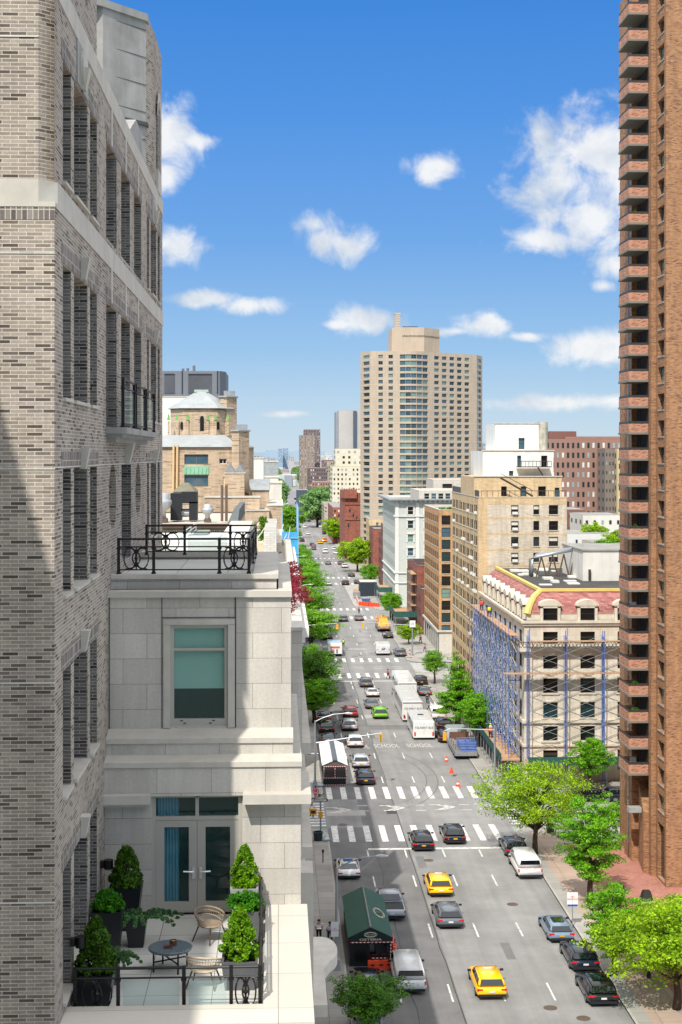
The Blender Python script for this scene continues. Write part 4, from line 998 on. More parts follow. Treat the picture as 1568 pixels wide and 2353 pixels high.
# brown eaved building with roof machines
t = block('flat_roofed_building', 'flat roofed yellow brick building with a dark eave and roof ventilators', 'building', -16, -2.7, 100, 121, 28.7, YBR, S=(cols(6.5, 13, 7, .6), [(27.0, 27.6)]), roof=mat('tan roof gravel', '#bdb4a4', .95, var=.2, scale=.5), parapet=0, cornice=mat('dark brown eave', '#5a473a', .6), mf=FR_W, limit=20)
s = MB(); s.box(-16, -2.6, 99.4, 100, 28.55, 28.72); s.build('eave', mat('dark brown eave', '#5a473a', .6), t)
for k in range(46): rod('dentil', (-8.2 + k * .12, 99.7, 28.05), (-8.2 + k * .12, 99.7, 28.4), .035, WHITE, t, 4)
s = MB(); s.box(-16, -2.65, 99.8, 99.98, 27.75, 28.0); s.build('cornice', WHT, t)
s = MB(); s.frust([(-3.4, 100), (-2.7, 100), (-2.7, 121), (-3.4, 121)], 28.8, [(-3.1, 104), (-2.7, 104), (-2.7, 121), (-3.1, 121)], 29.6); s.build('parapet_wall', mat('dark slate parapet', '#5b605e', .7, var=.2), t)
AL = mat('spun aluminium', '#b5b8b8', .35, metal=.4, var=.1)
def vent(x, y, z, r, h, lab):
    t = empty('roof_ventilator', (x, y, z), lab, 'ventilator', 'ventilators on the flat roof'); s = MB()
    s.lathe([(r * .55, 0), (r * .4, h * .35), (r * .75, h * .45), (r, h * .6), (r, h * .72), (r * .7, h * .8), (r * .75, h * .95), (0, h)], n=16); s.build('cowl', AL, t, world=False, smooth=True)
    s = MB(); s.box(-r * .6, r * .6, -r * .6, r * .6, -.05, h * .1); s.build('curb_base', mat('dark brown eave', '#5a473a', .6), t, world=False)
vent(-8.1, 104, 28.8, .75, 2.0, 'big aluminium roof ventilator at the left end of the flat roof'); vent(-4.9, 104, 28.8, .42, 1.2, 'small mushroom shaped aluminium ventilator in the middle of the flat roof')
t = empty('cooling_unit', (-6.8, 106, 28.8), 'black box shaped cooling machine on the flat roof', 'machine'); s = MB(); s.box(-.75, .0, -.8, .8, 0, 1.9); s.box(-.0, 1.1, -.8, .8, 1.2, 2.0); s.box(.55, 1.1, -.8, .8, 0, 1.3); s.build('housing', mat('charcoal machine', '#1d1f22', .5), t, world=False); s = MB(); s.sweep([(0, 0, .5), (.7, 0, .5)], .3, 10); s.build('fan_drum', AL, t, world=False)
for i, x in enumerate((-3.9, -3.6)):
    t = rod('flue_pipe', (x, 104, 28.8), (x, 104, 31.3), .11, mat('brown flue pipe', '#6b5648', .6)); tag(t, 'left brown flue pipe of the pair standing at the roof edge' if i == 0 else 'right brown flue pipe of the pair standing at the roof edge', 'pipe')
t = block('corner_building', 'plain corner building hidden along the avenue before the first crossing', 'building', -12, .4, 104, 131, 26.8, BEIGE, roof=ROOFG)

# tawny church-like apartment house with the octagon lantern
t = empty('lantern_building', (-8, 168, 0), 'tawny brick apartment house topped by an octagonal lantern with a pale pyramid roof', 'building')
Y0 = 165.0; sc = F / Y0
def XX(px): return at(px, 1045, Y0).x
def ZZ(py): return H - (py - HY) * Y0 / F
m = MB()
WALL = MB(); facade(WALL, (-16, Y0), (1, 0), 16 + XX(545), 0, ZZ(1027), [(XX(424) + 16, XX(479) + 16, ZZ(1067), ZZ(1044)), (XX(424) + 16, XX(479) + 16, ZZ(1118), ZZ(1092)), (XX(401) + 16, XX(408) + 16, ZZ(1068), ZZ(1045)), (XX(401) + 16, XX(408) + 16, ZZ(1120), ZZ(1096)), (XX(513) + 16, XX(520) + 16, ZZ(1118), ZZ(1096)), (XX(504) + 16, XX(521) + 16, ZZ(1066), ZZ(1054))], .25, (0, -1))
WALL.face([(XX(545), Y0, 0), (XX(545) + 1.6, Y0 + 14, 0), (XX(545) + 1.6, Y0 + 14, ZZ(1027)), (XX(545), Y0, ZZ(1027))]); WALL.face([(-16, Y0 + 14, 0), (-16, Y0 + 14, ZZ(1027)), (XX(545) + 1.6, Y0 + 14, ZZ(1027)), (XX(545) + 1.6, Y0 + 14, 0)])
WALL.build('wall', BEIGE, t)
for (a, b_, c, d) in ((424, 479, 1067, 1044), (424, 479, 1118, 1092)):
    put_window(t, (XX(a), Y0), (1, 0), 0, XX(b_) - XX(a), ZZ(c), ZZ(d), .25, 'band', mat('bronze frame', '#6e6048', .5), G_SKY, (0, -1))
for (a, b_, c, d) in ((401, 408, 1068, 1045), (401, 408, 1120, 1096), (513, 520, 1118, 1096)):
    s = MB(); s.box(XX(a), XX(b_), Y0 + .1, Y0 + .2, ZZ(c), ZZ(d)); s.build('shutter', mat('cream shutter', '#d5bf95', .7), t)
put_window(t, (XX(504), Y0), (1, 0), 0, XX(521) - XX(504), ZZ(1066), ZZ(1054), .25, 'band', FR_W, G_DARK, (0, -1))
s = MB(); s.box(XX(423), XX(480), Y0 - .12, Y0 + .1, ZZ(1090), ZZ(1071)); s.build('spandrel_panel', mat('green copper', '#86b898', .6, var=.2), t)
for k in range(6):
    s = MB(); x = XX(427 + k * 9.2); s.box(x, x + .07, Y0 - .2, Y0 - .12, ZZ(1087), ZZ(1074)); s.build('panel_rib', mat('green copper', '#8fc9a2', .6), t)
SLATE = mat('pale lead roof', '#9fa3a3', .6, var=.14, scale=.6, stain=.15)
s = MB(); xa, xb = -16, XX(546); s.frust([(xa, Y0 - .3), (xb + .3, Y0 - .3), (xb + 1.9, Y0 + 14), (xa, Y0 + 14)], ZZ(1027), [(xa, Y0 + 3), (XX(515), Y0 + 3), (XX(515), Y0 + 11), (xa, Y0 + 11)], ZZ(1001) + .1); s.build('roof', SLATE, t)
# octagon
xc = (XX(384) + XX(528)) / 2; w = (XX(528) - XX(384)) / 2; yc = Y0 + 7.0
def octo(r, c=.42, rot=0): return [(xc - r * c * 1.35, yc - r), (xc + r * c * 1.35, yc - r), (xc + r, yc - r * c), (xc + r, yc + r * c), (xc + r * c, yc + r), (xc - r * c, yc + r), (xc - r, yc + r * c), (xc - r, yc - r * c)]
s = MB(); s.prism(octo(w), ZZ(1005), ZZ(936)); s.build('lantern_wall', BEIGE, t)
s = MB(); s.prism(octo(w + .02), ZZ(940), ZZ(937)); s.build('brick_frieze', brick('red dentil brick', ['#7d3f2c', '#b08f69'], '#a98a66', bw=.34, bh=.3, ms=.0, off=0), t)
s = MB(); s.frust(octo(w + .35), ZZ(936), [(xc + (p[0] - xc) * .17, yc + (p[1] - yc) * .17) for p in octo(w + .35)], ZZ(895)); s.build('pyramid_roof', SLATE, t)
s = MB(); s.box(xc - .8, xc + .8, yc - .6, yc + .6, ZZ(896), ZZ(890)); s.build('roof_cap', mat('verdigris trim', '#9fb3a6', .6), t)
yf = yc - w - .03
def lx(px): return at(px, 1045, yf).x
def lz(py): return H - (py - HY) * yf / F
for (p, wd, c, d) in ((418, 6, 1001.5, 970), (464.5, 9, 1004, 957), (510 - 8, 6, 1001.5, 970)):
    s = MB(); x = lx(p); hw = wd / 2 / sc; z0_, z1_ = lz(c - 14), lz(d)
    s.box(x - hw, x + hw, yf - .02, yf + .02, z0_, z1_ - hw); 
    for k in range(8):
        t0, t1 = math.pi * k / 8, math.pi * (k + 1) / 8
        s.face([(x, yf - .02, z1_ - hw), (x + hw * math.cos(t0), yf - .02, z1_ - hw + hw * 1.3 * math.sin(t0)), (x + hw * math.cos(t1), yf - .02, z1_ - hw + hw * 1.3 * math.sin(t1))])
    s.build('arched_window', G_DARK, t)
for p in (407, 441 - 9, 478, 497 - 1, 388, 524):
    x = lx(p) if p not in (388, 524) else lx(p); 
    s = MB(); s.box(x - .1, x + .1, yf - .14, yf + .05, lz(1001), lz(968)); s.build('buttress', BEIGE, t)
    s = MB(); s.frust([(x - .17, yf - .2), (x + .17, yf - .2), (x + .17, yf), (x - .17, yf)], lz(966), [(x - .04, yf - .1), (x + .04, yf - .1), (x + .04, yf), (x - .04, yf)], lz(952)); s.build('finial', mat('bright green copper', '#5da043', .6), t)
for (a, b_, c, d, dy) in ((506, 543, 913, 1010, 5), (533, 572, 991, 1260, -1.5)):
    yy = Y0 + dy; x0_, x1_ = at(a, 0, yy).x, at(b_, 0, yy).x; za, zb = H - (d - HY) * yy / F, H - (c - HY) * yy / F; xm = x0_ + (x1_ - x0_) * .42
    s = MB(); s.prism([(x0_, yy), (xm, yy - .4), (x1_, yy + 1.0), (x1_, yy + 2.5), (x0_, yy + 2.5)], za, zb); s.build('chimney', BEIGE, t)
    s = MB(); s.prism([(x0_ - .15, yy - .15), (xm, yy - .6), (x1_ + .15, yy + .85), (x1_ + .15, yy + 2.7), (x0_ - .15, yy + 2.7)], zb, zb + .15); s.build('chimney_cap', SLATE, t)
    s = MB(); s.box(x0_ + .4, x1_ - .2, yy + .6, yy + 2, zb + .15, zb + .75); s.build('cowl_box', mat('grey sheet metal', '#8a8f91', .5), t)
for x in (399.5, 408): rod('vent_pipe', at(x - 1, 1130, Y0 - .3), at(x, 1023, Y0 - .3), .13, mat('cream pipe', '#d9b98a', .6), t)
# stepped lower masses
def lump(label, a, b_, y, c, dpt, wall, roofm=None, extra=None, cat='building', name='brick_outbuilding'):
    x0_, x1_ = at(a, 0, y).x, at(b_, 0, y).x; z = H - (c - HY) * y / F
    t = empty(name, ((x0_ + x1_) / 2, y + dpt / 2, 0), label, cat); s = MB(); s.box(x0_, x1_, y, y + dpt, 0, z); s.build('wall', wall, t)
    s = MB(); s.box(x0_ - .08, x1_ + .08, y - .08, y + .25, z, z + .14); s.box(x1_ - .2, x1_ + .08, y + .25, y + dpt, z, z + .14); s.box(x0_ - .08, x1_ - .2, y + dpt - .2, y + dpt, z, z + .14); s.build('coping', LIMES, t)
    s = MB(); s.face([(x0_, y, z + .02), (x1_, y, z + .02), (x1_, y + dpt, z + .02), (x0_, y + dpt, z + .02)]); s.build('roof', roofm or ROOFW, t); return t, x0_, x1_, z
lump('tawny brick stair tower with twin lead gables in front of the lantern building', 517, 562, 158, 1088, 4, BEIGE)
t_, x0_, x1_, z_ = lump('low tawny brick wing with pale coping left of the avenue', 470, 597, 154, 1144, 3, BEIGE)
s = MB()
for (a, b_) in ((517, 540), (540, 562)):
    xa, xb = at(a, 0, 158).x, at(b_, 0, 158).x; zt_ = H - (1088 - HY) * 158 / F
    s.face([(xa, 157.9, zt_ + .15), (xb, 157.9, zt_ + .15), ((xa + xb) / 2, 157.9, zt_ + 1.0)]); s.face([(xa, 157.9, zt_ + .15), ((xa + xb) / 2, 157.9, zt_ + 1.0), ((xa + xb) / 2, 162, zt_ + 1.0), (xa, 162, zt_ + .15)]); s.face([((xa + xb) / 2, 157.9, zt_ + 1.0), (xb, 157.9, zt_ + .15), (xb, 162, zt_ + .15), ((xa + xb) / 2, 162, zt_ + 1.0)])
o = s.build('gable_roof', mat('grey sheet metal', '#8a8f91', .5), bpy.data.objects['brick_outbuilding'])
lump('tawny brick stepped block beside the avenue with a notch in its parapet', 566, 619, 152, 1174, 6, BEIGE)
lump('tawny brick corner block standing at the left kerb of the avenue', 614, 650, 153, 1163, 20, BEIGE)
lump('small square skylit house with a hipped glass roof on the tawny roofs', 401, 446, 150, 1133, 5, BEIGE)
s = MB(); xa, xb = at(397, 0, 150).x, at(450, 0, 150).x; zt_ = H - (1133 - HY) * 150 / F; s.frust([(xa, 149.7), (xb, 149.7), (xb, 155.3), (xa, 155.3)], zt_ + .15, [((xa + xb) / 2 - .3, 152), ((xa + xb) / 2 + .3, 152), ((xa + xb) / 2 + .3, 153), ((xa + xb) / 2 - .3, 153)], zt_ + 1.0); s.build('hipped_skylight', mat('mossy skylight', '#6f6a52', .5, var=.3), bpy.data.objects['brick_outbuilding.004'])
t_, a_, b__, z_ = lump('brown walled roof house with a curved grey lead roof', 575, 618, 160, 1128, 6, BEIGE)
s = MB()
for k in range(8):
    t0, t1 = math.pi * k / 8, math.pi * (k + 1) / 8; yy = lambda q: 163 - 3.2 * math.cos(q); zz = lambda q: z_ + .1 + 1.1 * math.sin(q)
    s.face([(a_ - .1, yy(t0), zz(t0)), (b__ + .1, yy(t0), zz(t0)), (b__ + .1, yy(t1), zz(t1)), (a_ - .1, yy(t1), zz(t1))])
s.build('barrel_roof', mat('grey sheet metal', '#8a8f91', .5), t_)
lump('tall white rendered block behind the brown chimney', 572, 606, 200, 1054, 12, WHT, name='white_building')
lump('white rendered block lower down with a glazed front', 590, 640, 215, 1098, 12, WHT, name='white_building')
lump('grey concrete block with square windows beside the avenue skyline', 604, 640, 240, 1062, 16, mat('grey render', '#9aa09f', .8), name='grey_building')
lump('pale rendered block with a railing right at the avenue corner', 617, 648, 186, 1111, 12, WHT, name='white_building')
t_, a_, b__, z_ = lump('wide pale stone block behind the pyramid roof', 340, 440, 230, 913, 20, WHT, name='white_building')
s = MB(); s.box(a_ + 3.5, a_ + 4.2, 229.97, 230, z_ - 5, z_ - 4.4); s.build('window', G_DARK, t_)
# dark grey hospital block far behind
DKG = mat('dark grey cladding', '#6d7077', .6, var=.15, scale=.15)
t = empty('dark_tower', (-30, 470, 0), 'dark grey flat topped slab building behind the pyramid roof', 'building'); yy = 470
fx_ = lambda px: at(px, 0, yy).x
fz_ = lambda py: H - (py - HY) * yy / F
s = MB(); s.prism([(fx_(330), yy), (fx_(505), yy), (fx_(511), yy + 2), (fx_(518), yy + 5), (fx_(518), yy + 30), (fx_(330), yy + 30)], 0, fz_(853)); s.build('wall', DKG, t)
for (a, b_) in ((378, 402), (433, 487)):
    s = MB(); s.box(fx_(a), fx_(b_), yy - .15, yy - .05, fz_(905), fz_(861)); s.build('louvred_panel', mat('louvre panel', '#4f5257', .6, var=.3, scale=.12), t)
    s = MB(); s.box(fx_(a), fx_(b_), yy - .3, yy - .16, fz_(862), fz_(859.5)); s.build('shadow_gap', mat('dark gap', '#20242c', .6), t)  # solid dark strip, the gap's shade put into its colour
for a in (418, 499): s = MB(); s.box(fx_(a), fx_(a + 2.5), yy - .2, yy, fz_(905), fz_(853)); s.build('fin', mat('dark gap', '#20242c', .6), t)
for (a, h_) in ((444.5, 14), (419, 7), (430, 8)): rod('roof_mast', (fx_(a), yy + 4, fz_(853)), (fx_(a), yy + 4, fz_(853 - h_)), .5, DKG, t)
# ------------------------------------------------------------------ east side: brown balcony tower
BRN = brick('orange brown brick', ['#583b2a', '#855a3a', '#936742', '#9f724a', '#a97c54'], '#9b806a', bw=.26, bh=.075, ms=.014, pos=[0, .14, .4, .7, 1], blotch=.1)
BRNL = brick('balcony brick', ['#6e4937', '#a97459', '#b88267', '#c28d72'], '#a98d7a', bw=.26, bh=.075, ms=.012, pos=[0, .2, .6, 1], blotch=.1)
DKM = mat('dark bronze metal', '#37312d', .5); CONS = mat('balcony slab concrete', '#77756c', .8, var=.15)
t = empty('balcony_tower', (33, 120, 0), 'tall orange brown brick tower with stacked balconies filling the right edge', 'building')
ZB, ST = 8.05, 2.087
NB = 30
TZ_ = 72
X3 = 29.8
m = MB()
hs = [(.55, 2.5, ZB - .35 + ST * i, ZB - .35 + ST * i + 1.25) for i in range(-1, 30)]
hs += [(.45, 2.6, .3, 4.6)]
facade(m, (X3, 114), (0, 1), 3.1, 0, TZ_, hs, .35, (-1, 0))
m.face([(X3, 114, 0), (75, 114, 0), (75, 114, TZ_), (X3, 114, TZ_)])
m.face([(29.42, 117.1, 0), (X3, 117.1, 0), (X3, 117.1, TZ_), (29.42, 117.1, TZ_)])
m.face([(29.42, 117.1, 0), (29.42, 117.9, 0), (29.42, 117.9, TZ_), (29.42, 117.1, TZ_)])
m.face([(29.42, 117.9, 0), (30.6, 117.9, 0), (30.6, 117.9, TZ_), (29.42, 117.9, TZ_)])
m.face([(30.4, 117.9, 0), (30.4, 121.6, 0), (30.4, 121.6, TZ_), (30.4, 117.9, TZ_)])
m.prism([(28.93, 121.6), (32, 121.6), (32, 124.2), (28.93, 124.2)], 0, TZ_)
m.prism([(29.2, 124.2), (32, 124.2), (32, 127), (29.2, 127)], 0, TZ_)
m.face([(75, 127, 0), (30, 127, 0), (30, 127, TZ_), (75, 127, TZ_)])
m.build('brick_wall', BRN, t)
s = MB(); s.box(29.0, 30.4, 118.0, 121.5, 6.2, TZ_) ; s.build('balcony_recess', mat('shadowed recess', '#2a201b', .9, var=.3), t) if False else None
for i, h_ in enumerate(hs[:-1]):
    put_window(t, (X3, 114), (0, 1), h_[0], h_[1], h_[2], h_[3], .35, 'sash', DKM, G_TEAL if i % 4 else G_PALE, (-1, 0))
    s = MB(); s.box(X3 - .06, X3 + .1, 114 + h_[0], 114 + h_[1], h_[2] - .1, h_[2] - .005); s.build('sill', LIMED, t)
put_window(t, (X3, 114), (0, 1), .45, 2.6, .3, 4.6, .35, 'sash', DKM, G_DARK, (-1, 0))
s = MB(); s.box(28.85, 28.95, 122.3, 122.9, 0, TZ_ - 1) if False else s.box(28.89, 28.931, 122.5, 122.9, .2, TZ_); s.build('window_slot', G_DARK, t)
for i in range(6): s = MB(); s.box(X3, 75, 113.985, 114.0, 5.2 + i * 10.4, 5.215 + i * 10.4); s.build('control_joint', mat('pale joint', '#b89c84', .8), t)
# one balcony, then copies
X1, X2, YA, YB = 27.85, 29.42, 118.0, 121.5
s = MB()
s.box(X1, X2, YA, YA + .12, .1, .79); s.box(X1, X1 + .12, YA + .12, YB, .1, .79); s.box(X1 + .12, X2 - .3, YB - .12, YB, .1, .79)
bal_me = s.mesh('balcony', BRNL)
s = MB(); s.box(X1 - .05, X2, YA - .05, YB + .03, -.06, .1); slab_me = s.mesh('slab', CONS)
s = MB(); s.box(X1 + .0, X2, YA + .02, YA + .1, .79, .97); s.box(X1 + .02, X1 + .1, YA + .1, YB, .79, .97); s.box(X1 + .05, X2, YA + .04, YA + .08, .93, .99); s.box(X1 + .04, X1 + .08, YA + .08, YB, .93, .99); rail_me = s.mesh('rail', DKM)
s = MB(); s.box(X2 + .0, 30.3, YA + .0, YB, .1, 2.03); s.box(X2 - .02, X2 + .5, 120.6, 121.55, .1, 2.03); recess_me = s.mesh('door_recess_shade', mat('shadowed recess', '#2a201b', .9, var=.3))  # dark box filling the door recess, its shade put into the colour
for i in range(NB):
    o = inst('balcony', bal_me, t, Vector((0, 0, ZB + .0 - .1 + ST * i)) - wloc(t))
    inst('slab', slab_me, o); inst('rail', rail_me, o); inst('door_recess_shade', recess_me, o)
# entrance canopy block and corner lamp
s = MB(); s.hexa([(29.0, 117.9, 0), (30.4, 117.9, 0), (30.4, 121.6, 0), (29.5, 121.6, 0), (29.0, 117.9, 5.0), (30.4, 117.9, 5.0), (30.4, 121.6, 6.6), (29.5, 121.6, 6.6)]); s.build('porch_wall', BRN, t)
s = MB(); s.box(29.0, 29.04, 118.1, 119.6, .1, 2.2); s.build('entrance_door', G_DARK, t) if False else None
s = MB(); s.box(28.99, 29.49, 117.08, 117.1, .2, .21); 
for i, (k, nm) in enumerate(((0, 'chair'), (2, 'plant'), (3, 'plant'), (6, 'chair'), (9, 'plant'), (13, 'plant'), (17, 'chair'), (21, 'plant'))):
    zz = ZB - .1 + ST * k + .1; lab = 'on the %s balcony counted up from the lowest' % ['first', 'third', 'fourth', 'seventh', 'tenth', 'fourteenth', 'eighteenth', 'twenty second'][i]
    if nm == 'chair':
        q = empty('balcony_chair', (28.6, 119.5, zz), 'pale outdoor chair ' + lab, 'chair'); s = MB(); s.box(-.25, .25, -.25, .25, .25, .32); s.build('seat', WHT, q, world=False); s = MB(); s.box(-.25, .25, .2, .27, .32, .95); s.build('backrest', WHT, q, world=False)
        for (a, b_) in ((-.2, -.2), (.2, -.2), (.2, .2), (-.2, .2)): rod('leg', Vector((28.6 + a, 119.5 + b_, zz)), Vector((28.6 + a, 119.5 + b_, zz + .25)), .02, DKM, q)
    else: planter(28.45, 118.5, zz, .5, .4, .4, POT, 'dark planter box ' + lab)['group'] = 'balcony planters'; ball(28.45, 118.5, zz + .35, .35, .35, L_BOX, 'leafy green plant ' + lab, 60 + i, 'balcony_plant', .06, 30, 50, cat='plant')
tt = empty('floodlight', (28.6, 119.3, 4.9), 'grey box floodlight on a bracket at the foot of the balcony tower', 'lamp'); s = MB(); s.box(-.5, .5, -.4, .4, -.2, .2); s.build('lamp_box', mat('light grey enamel', '#9b9c9a', .5), tt, world=False); s = MB(); s.sweep([(.3, .3, -.1), (.9, .9, -.1)], .08); s.build('bracket', DKM, tt, world=False)
for i, (px, py) in enumerate(((1424, 2052), (1486, 2069), (1547.6, 2085))):
    g_ = gp(px, py, .1); tt = empty('bollard', (g_.x, g_.y, .1), ['tapered black bollard nearest the ginkgo tree on the brick plaza', 'tapered black bollard in the middle of the row of three on the plaza', 'tapered black bollard closest to the brown tower corner and the right edge'][i], 'bollard', 'tapered black bollards on the plaza')
    s = MB(); a = .45; b_ = .27; s.frust([(-a, -a), (a, -a), (a, a), (-a, a)], 0.03, [(-b_, -b_), (b_, -b_), (b_, b_), (-b_, b_)], .75); s.build('body', mat('black cast bollard', '#26251f', .5), tt, world=False, bevel=.04)
    s = MB(); s.box(-.52, .52, -.52, .52, 0, .03); s.build('base', LIMES, tt, world=False)

# ------------------------------------------------------------------ mansard building under scaffolding
CREAM = brick('cream stone', ['#cdc3b0', '#d4cab8', '#dad2c2'], '#b3a893', bw=1.6, bh=.62, ms=.02, blotch=.12)
CRM = mat('cream stone trim', '#d3c9b6', .8, var=.15, stain=.15); RTILE = brick('pinkish red roof tiles', ['#8f5852', '#a36a64', '#b07c76'], '#7d4f4a', bw=.5, bh=.18, ms=.02, blotch=.15)
GOLD = mat('yellow gilt ridge', '#d6bd6c', .6, var=.15)
XA, YA_, XR, YN = 25.1, 152.0, 47.0, 185.0
t = empty('mansard_building', (36, 168, 0), 'cream stone building with a pink tiled mansard roof wrapped in blue scaffolding', 'building')
ROWW = [(14.05, 15.3), (11.5, 12.85), (9.05, 10.55), (6.5, 8.1), (4.15, 5.65), (1.2, 3.2)]
CS = [(27.05 - XA + 3.83 * k, 28.55 - XA + 3.83 * k) for k in range(5)]
CW = [(1.6 + 3.6 * k, 3.0 + 3.6 * k) for k in range(9)]
m = MB()
facade(m, (XA, YA_), (1, 0), XR - XA, 0, 16.3, [(a, b_, c, d) for a, b_ in CS for c, d in ROWW], .25, (0, -1))
facade(m, (XA, YA_), (0, 1), YN - YA_, 0, 16.3, [(a, b_, c, d) for a, b_ in CW for c, d in ROWW], .09, (-1, 0))
m.face([(XR, YN, 0), (XA, YN, 0), (XA, YN, 16.3), (XR, YN, 16.3)])
m.build('wall', CREAM, t)
st = []
rnd = random.Random(4)
for (c, d) in ROWW:
    for a, b_ in CS: st.append(((XA, YA_), (1, 0), a, b_, c, d, .25, 'sash', FR_D, rnd.choice([G_DARK, G_DARK, G_TEAL]), (0, -1)))
for (c, d) in ROWW:
    for a, b_ in CW: st.append(((XA, YA_), (0, 1), a, b_, c, d, .09, 'sash', FR_D, G_MATT, (-1, 0)))
place_windows(t, st)
def band(z0, z1, p, name, m_=CRM):
    s = MB(); s.box(XA - p, XR, YA_ - p, YA_ - .001, z0, z1); s.box(XA - p, XA - .001, YA_ - .001, YN, z0, z1); s.build(name, m_, t)
band(16.2, 16.45, .35, 'cornice'); band(15.95, 16.2, .2, 'cornice'); band(13.35, 13.7, .55, 'cornice'); band(13.1, 13.35, .3, 'cornice'); band(6.0, 6.3, .25, 'belt_course'); band(5.85, 6.0, .12, 'belt_course'); band(3.6, 3.8, .2, 'belt_course')
for (a, b_) in CS:
    for (c, d) in ROWW[2:5]: s = MB(); s.box(XA + a - .2, XA + b_ + .2, YA_ - .12, YA_ - .002, c - .15, c - .01); s.build('sill', CRM, t)
    for (c, d) in ROWW[2:5]: s = MB(); s.box(XA + a - .08, XA + b_ + .08, YA_ - .07, YA_ - .002, d + .01, d + .14); s.build('window_head', CRM, t)
# iron balustrade on the big cornice
s = MB()
for k in range(60):
    x = XA - .4 + k * .37; s.sweep([(x, YA_ - .45, 13.7), (x + .3, YA_ - .45, 14.25)], .025, 4); s.sweep([(x + .3, YA_ - .45, 13.7), (x, YA_ - .45, 14.25)], .025, 4)
s.sweep([(XA - .45, YN, 14.3), (XA - .45, YA_ - .45, 14.3), (XR, YA_ - .45, 14.3)], .045, 5)
for k in range(60): y = YA_ + k * .55; s.sweep([(XA - .45, y, 13.7), (XA - .45, y + .3, 14.25)], .025, 4)
s.build('iron_balustrade', mat('rusty black iron', '#3d3732', .6), t)
# mansard: curved slope
def ins(d): return [(XA + d, YA_ + d), (XR, YA_ + d), (XR, YN), (XA + d, YN)]
prof = [(0.15, 16.45), (.35, 17.05), (.42, 17.3), (.7, 18.0), (1.2, 18.75), (2.0, 19.3)]
s = MB(); s.prism(ins(.32), 16.45, 17.1); s.build('attic_wall', CRM, t)
s = MB()
for (a, b_) in zip(prof[1:-1], prof[2:]):
    A, B = ins(a[0]), ins(b_[0])
    s.face([(*A[0], a[1]), (*A[1], a[1]), (*B[1], b_[1]), (*B[0], b_[1])]); s.face([(*A[3], a[1]), (*A[0], a[1]), (*B[0], b_[1]), (*B[3], b_[1])])
s.build('mansard_roof', RTILE, t)
s = MB(); s.sweep([(XA + a[0] + .0, YA_ + a[0] + .0, a[1] + .03) for a in prof[1:]], [.42, .4, .36, .32, .3], 8)
s.build('gilt_hip', GOLD, t)
s = MB(); d_ = 2.0; s.box(XA + d_ - .25, XR, YA_ + d_ - .25, YA_ + d_ + .15, 19.25, 19.55); s.box(XA + d_ - .25, XA + d_ + .15, YA_ + d_ + .15, YN, 19.25, 19.55); s.build('gilt_ridge', GOLD, t)
s = MB(); s.box(XA + .3, XR, YA_ + .32, YA_ + .45, 17.05, 17.12); s.build('gilt_gutter', GOLD, t)
s = MB(); s.face([(XA + 2, YA_ + 2, 19.3), (XR, YA_ + 2, 19.3), (XR, YN, 19.3), (XA + 2, YN, 19.3)]); s.build('roof', mat('dark roof felt', '#3f3d3b', .9, var=.35, scale=.4), t)
def dormer(cx, cy, face, w=1.5, big=False):
    """arched dormer; face 'S' or 'W'"""
    s = MB(); g = MB(); hw = w / 2
    def P(x, y, z): return (cx + x, cy + y, z) if face == 'S' else (cx + y, cy - x, z)
    def bx(mm, x0, x1, y0, y1, z0, z1): 
        a = P(x0, y0, z0); b = P(x1, y1, z1); mm.box(a[0], b[0], a[1], b[1], z0, z1)
    bx(s, -hw - .28, -hw, -.05, 1.4, 16.45, 17.85); bx(s, hw, hw + .28, -.05, 1.4, 16.45, 17.85); bx(s, -hw - .28, hw + .28, -.05, 1.6, 17.72, 17.95)
    n = 9; r = hw + .45
    for k in range(n):
        t0, t1 = math.pi * k / n, math.pi * (k + 1) / n
        a0, a1 = (r * math.cos(t0), 17.95 + .62 * math.sin(t0)), (r * math.cos(t1), 17.95 + .62 * math.sin(t1))
        s.face([P(0, -.1, 17.95), P(a0[0], -.1, a0[1]), P(a1[0], -.1, a1[1])]); s.face([P(a0[0], -.1, a0[1]), P(a0[0], 2.2, a0[1]), P(a1[0], 2.2, a1[1]), P(a1[0], -.1, a1[1])])
    d = s.build('dormer', CRM, t)
    o = (cx - hw, cy + .05) if face == 'S' else (cx + .05, cy + hw)
    w_ = put_window(t, o, (1, 0) if face == 'S' else (0, -1), 0, w, 16.5, 17.72, .1, 'sash', FR_D, G_DARK, (0, -1) if face == 'S' else (-1, 0)); w_.parent = d; w_.location = Vector(w_.location) + wloc(t)
for (a, b_) in CS: dormer(XA + (a + b_) / 2, YA_ + .08, 'S')
for k, (a, b_) in enumerate(CW): dormer(XA + .08, YA_ + (a + b_) / 2, 'W', 1.3)
# roof structures: cream bulkhead, truss
t2 = empty('roof_bulkhead', (36, 171, 19.3), 'cream painted roof house with a door standing on the mansard building roof', 'building')
s = MB(); s.box(34.0, 43.5, 166, 178, 19.3, 22.6); s.build('wall', WHT, t2); s = MB(); s.box(33.9, 43.6, 165.9, 178.1, 22.6, 22.8); s.build('roof', ROOFG, t2)
s = MB(); s.box(41.6, 42.6, 165.95, 166, 19.6, 21.8); s.build('door', G_DARK, t2); s = MB(); s.box(43.5, 47, 168, 178, 19.3, 24); s.build('wall', WHT, t2); s = MB(); s.frust([(43.3, 167.8), (47.2, 167.8), (47.2, 178.2), (43.3, 178.2)], 24, [(44.8, 172), (45.6, 172), (45.6, 174), (44.8, 174)], 25.1); s.build('hipped_roof', ROOFG, t2)
for x in (34.6, 38.2): s = MB(); s.box(x, x + .25, 165.7, 165.95, 19.4, 20.6); s.build('vent_pipe', mat('rusty black iron', '#3d3732', .6), t2)
TR = mat('brown steel truss', '#5a4a40', .6)
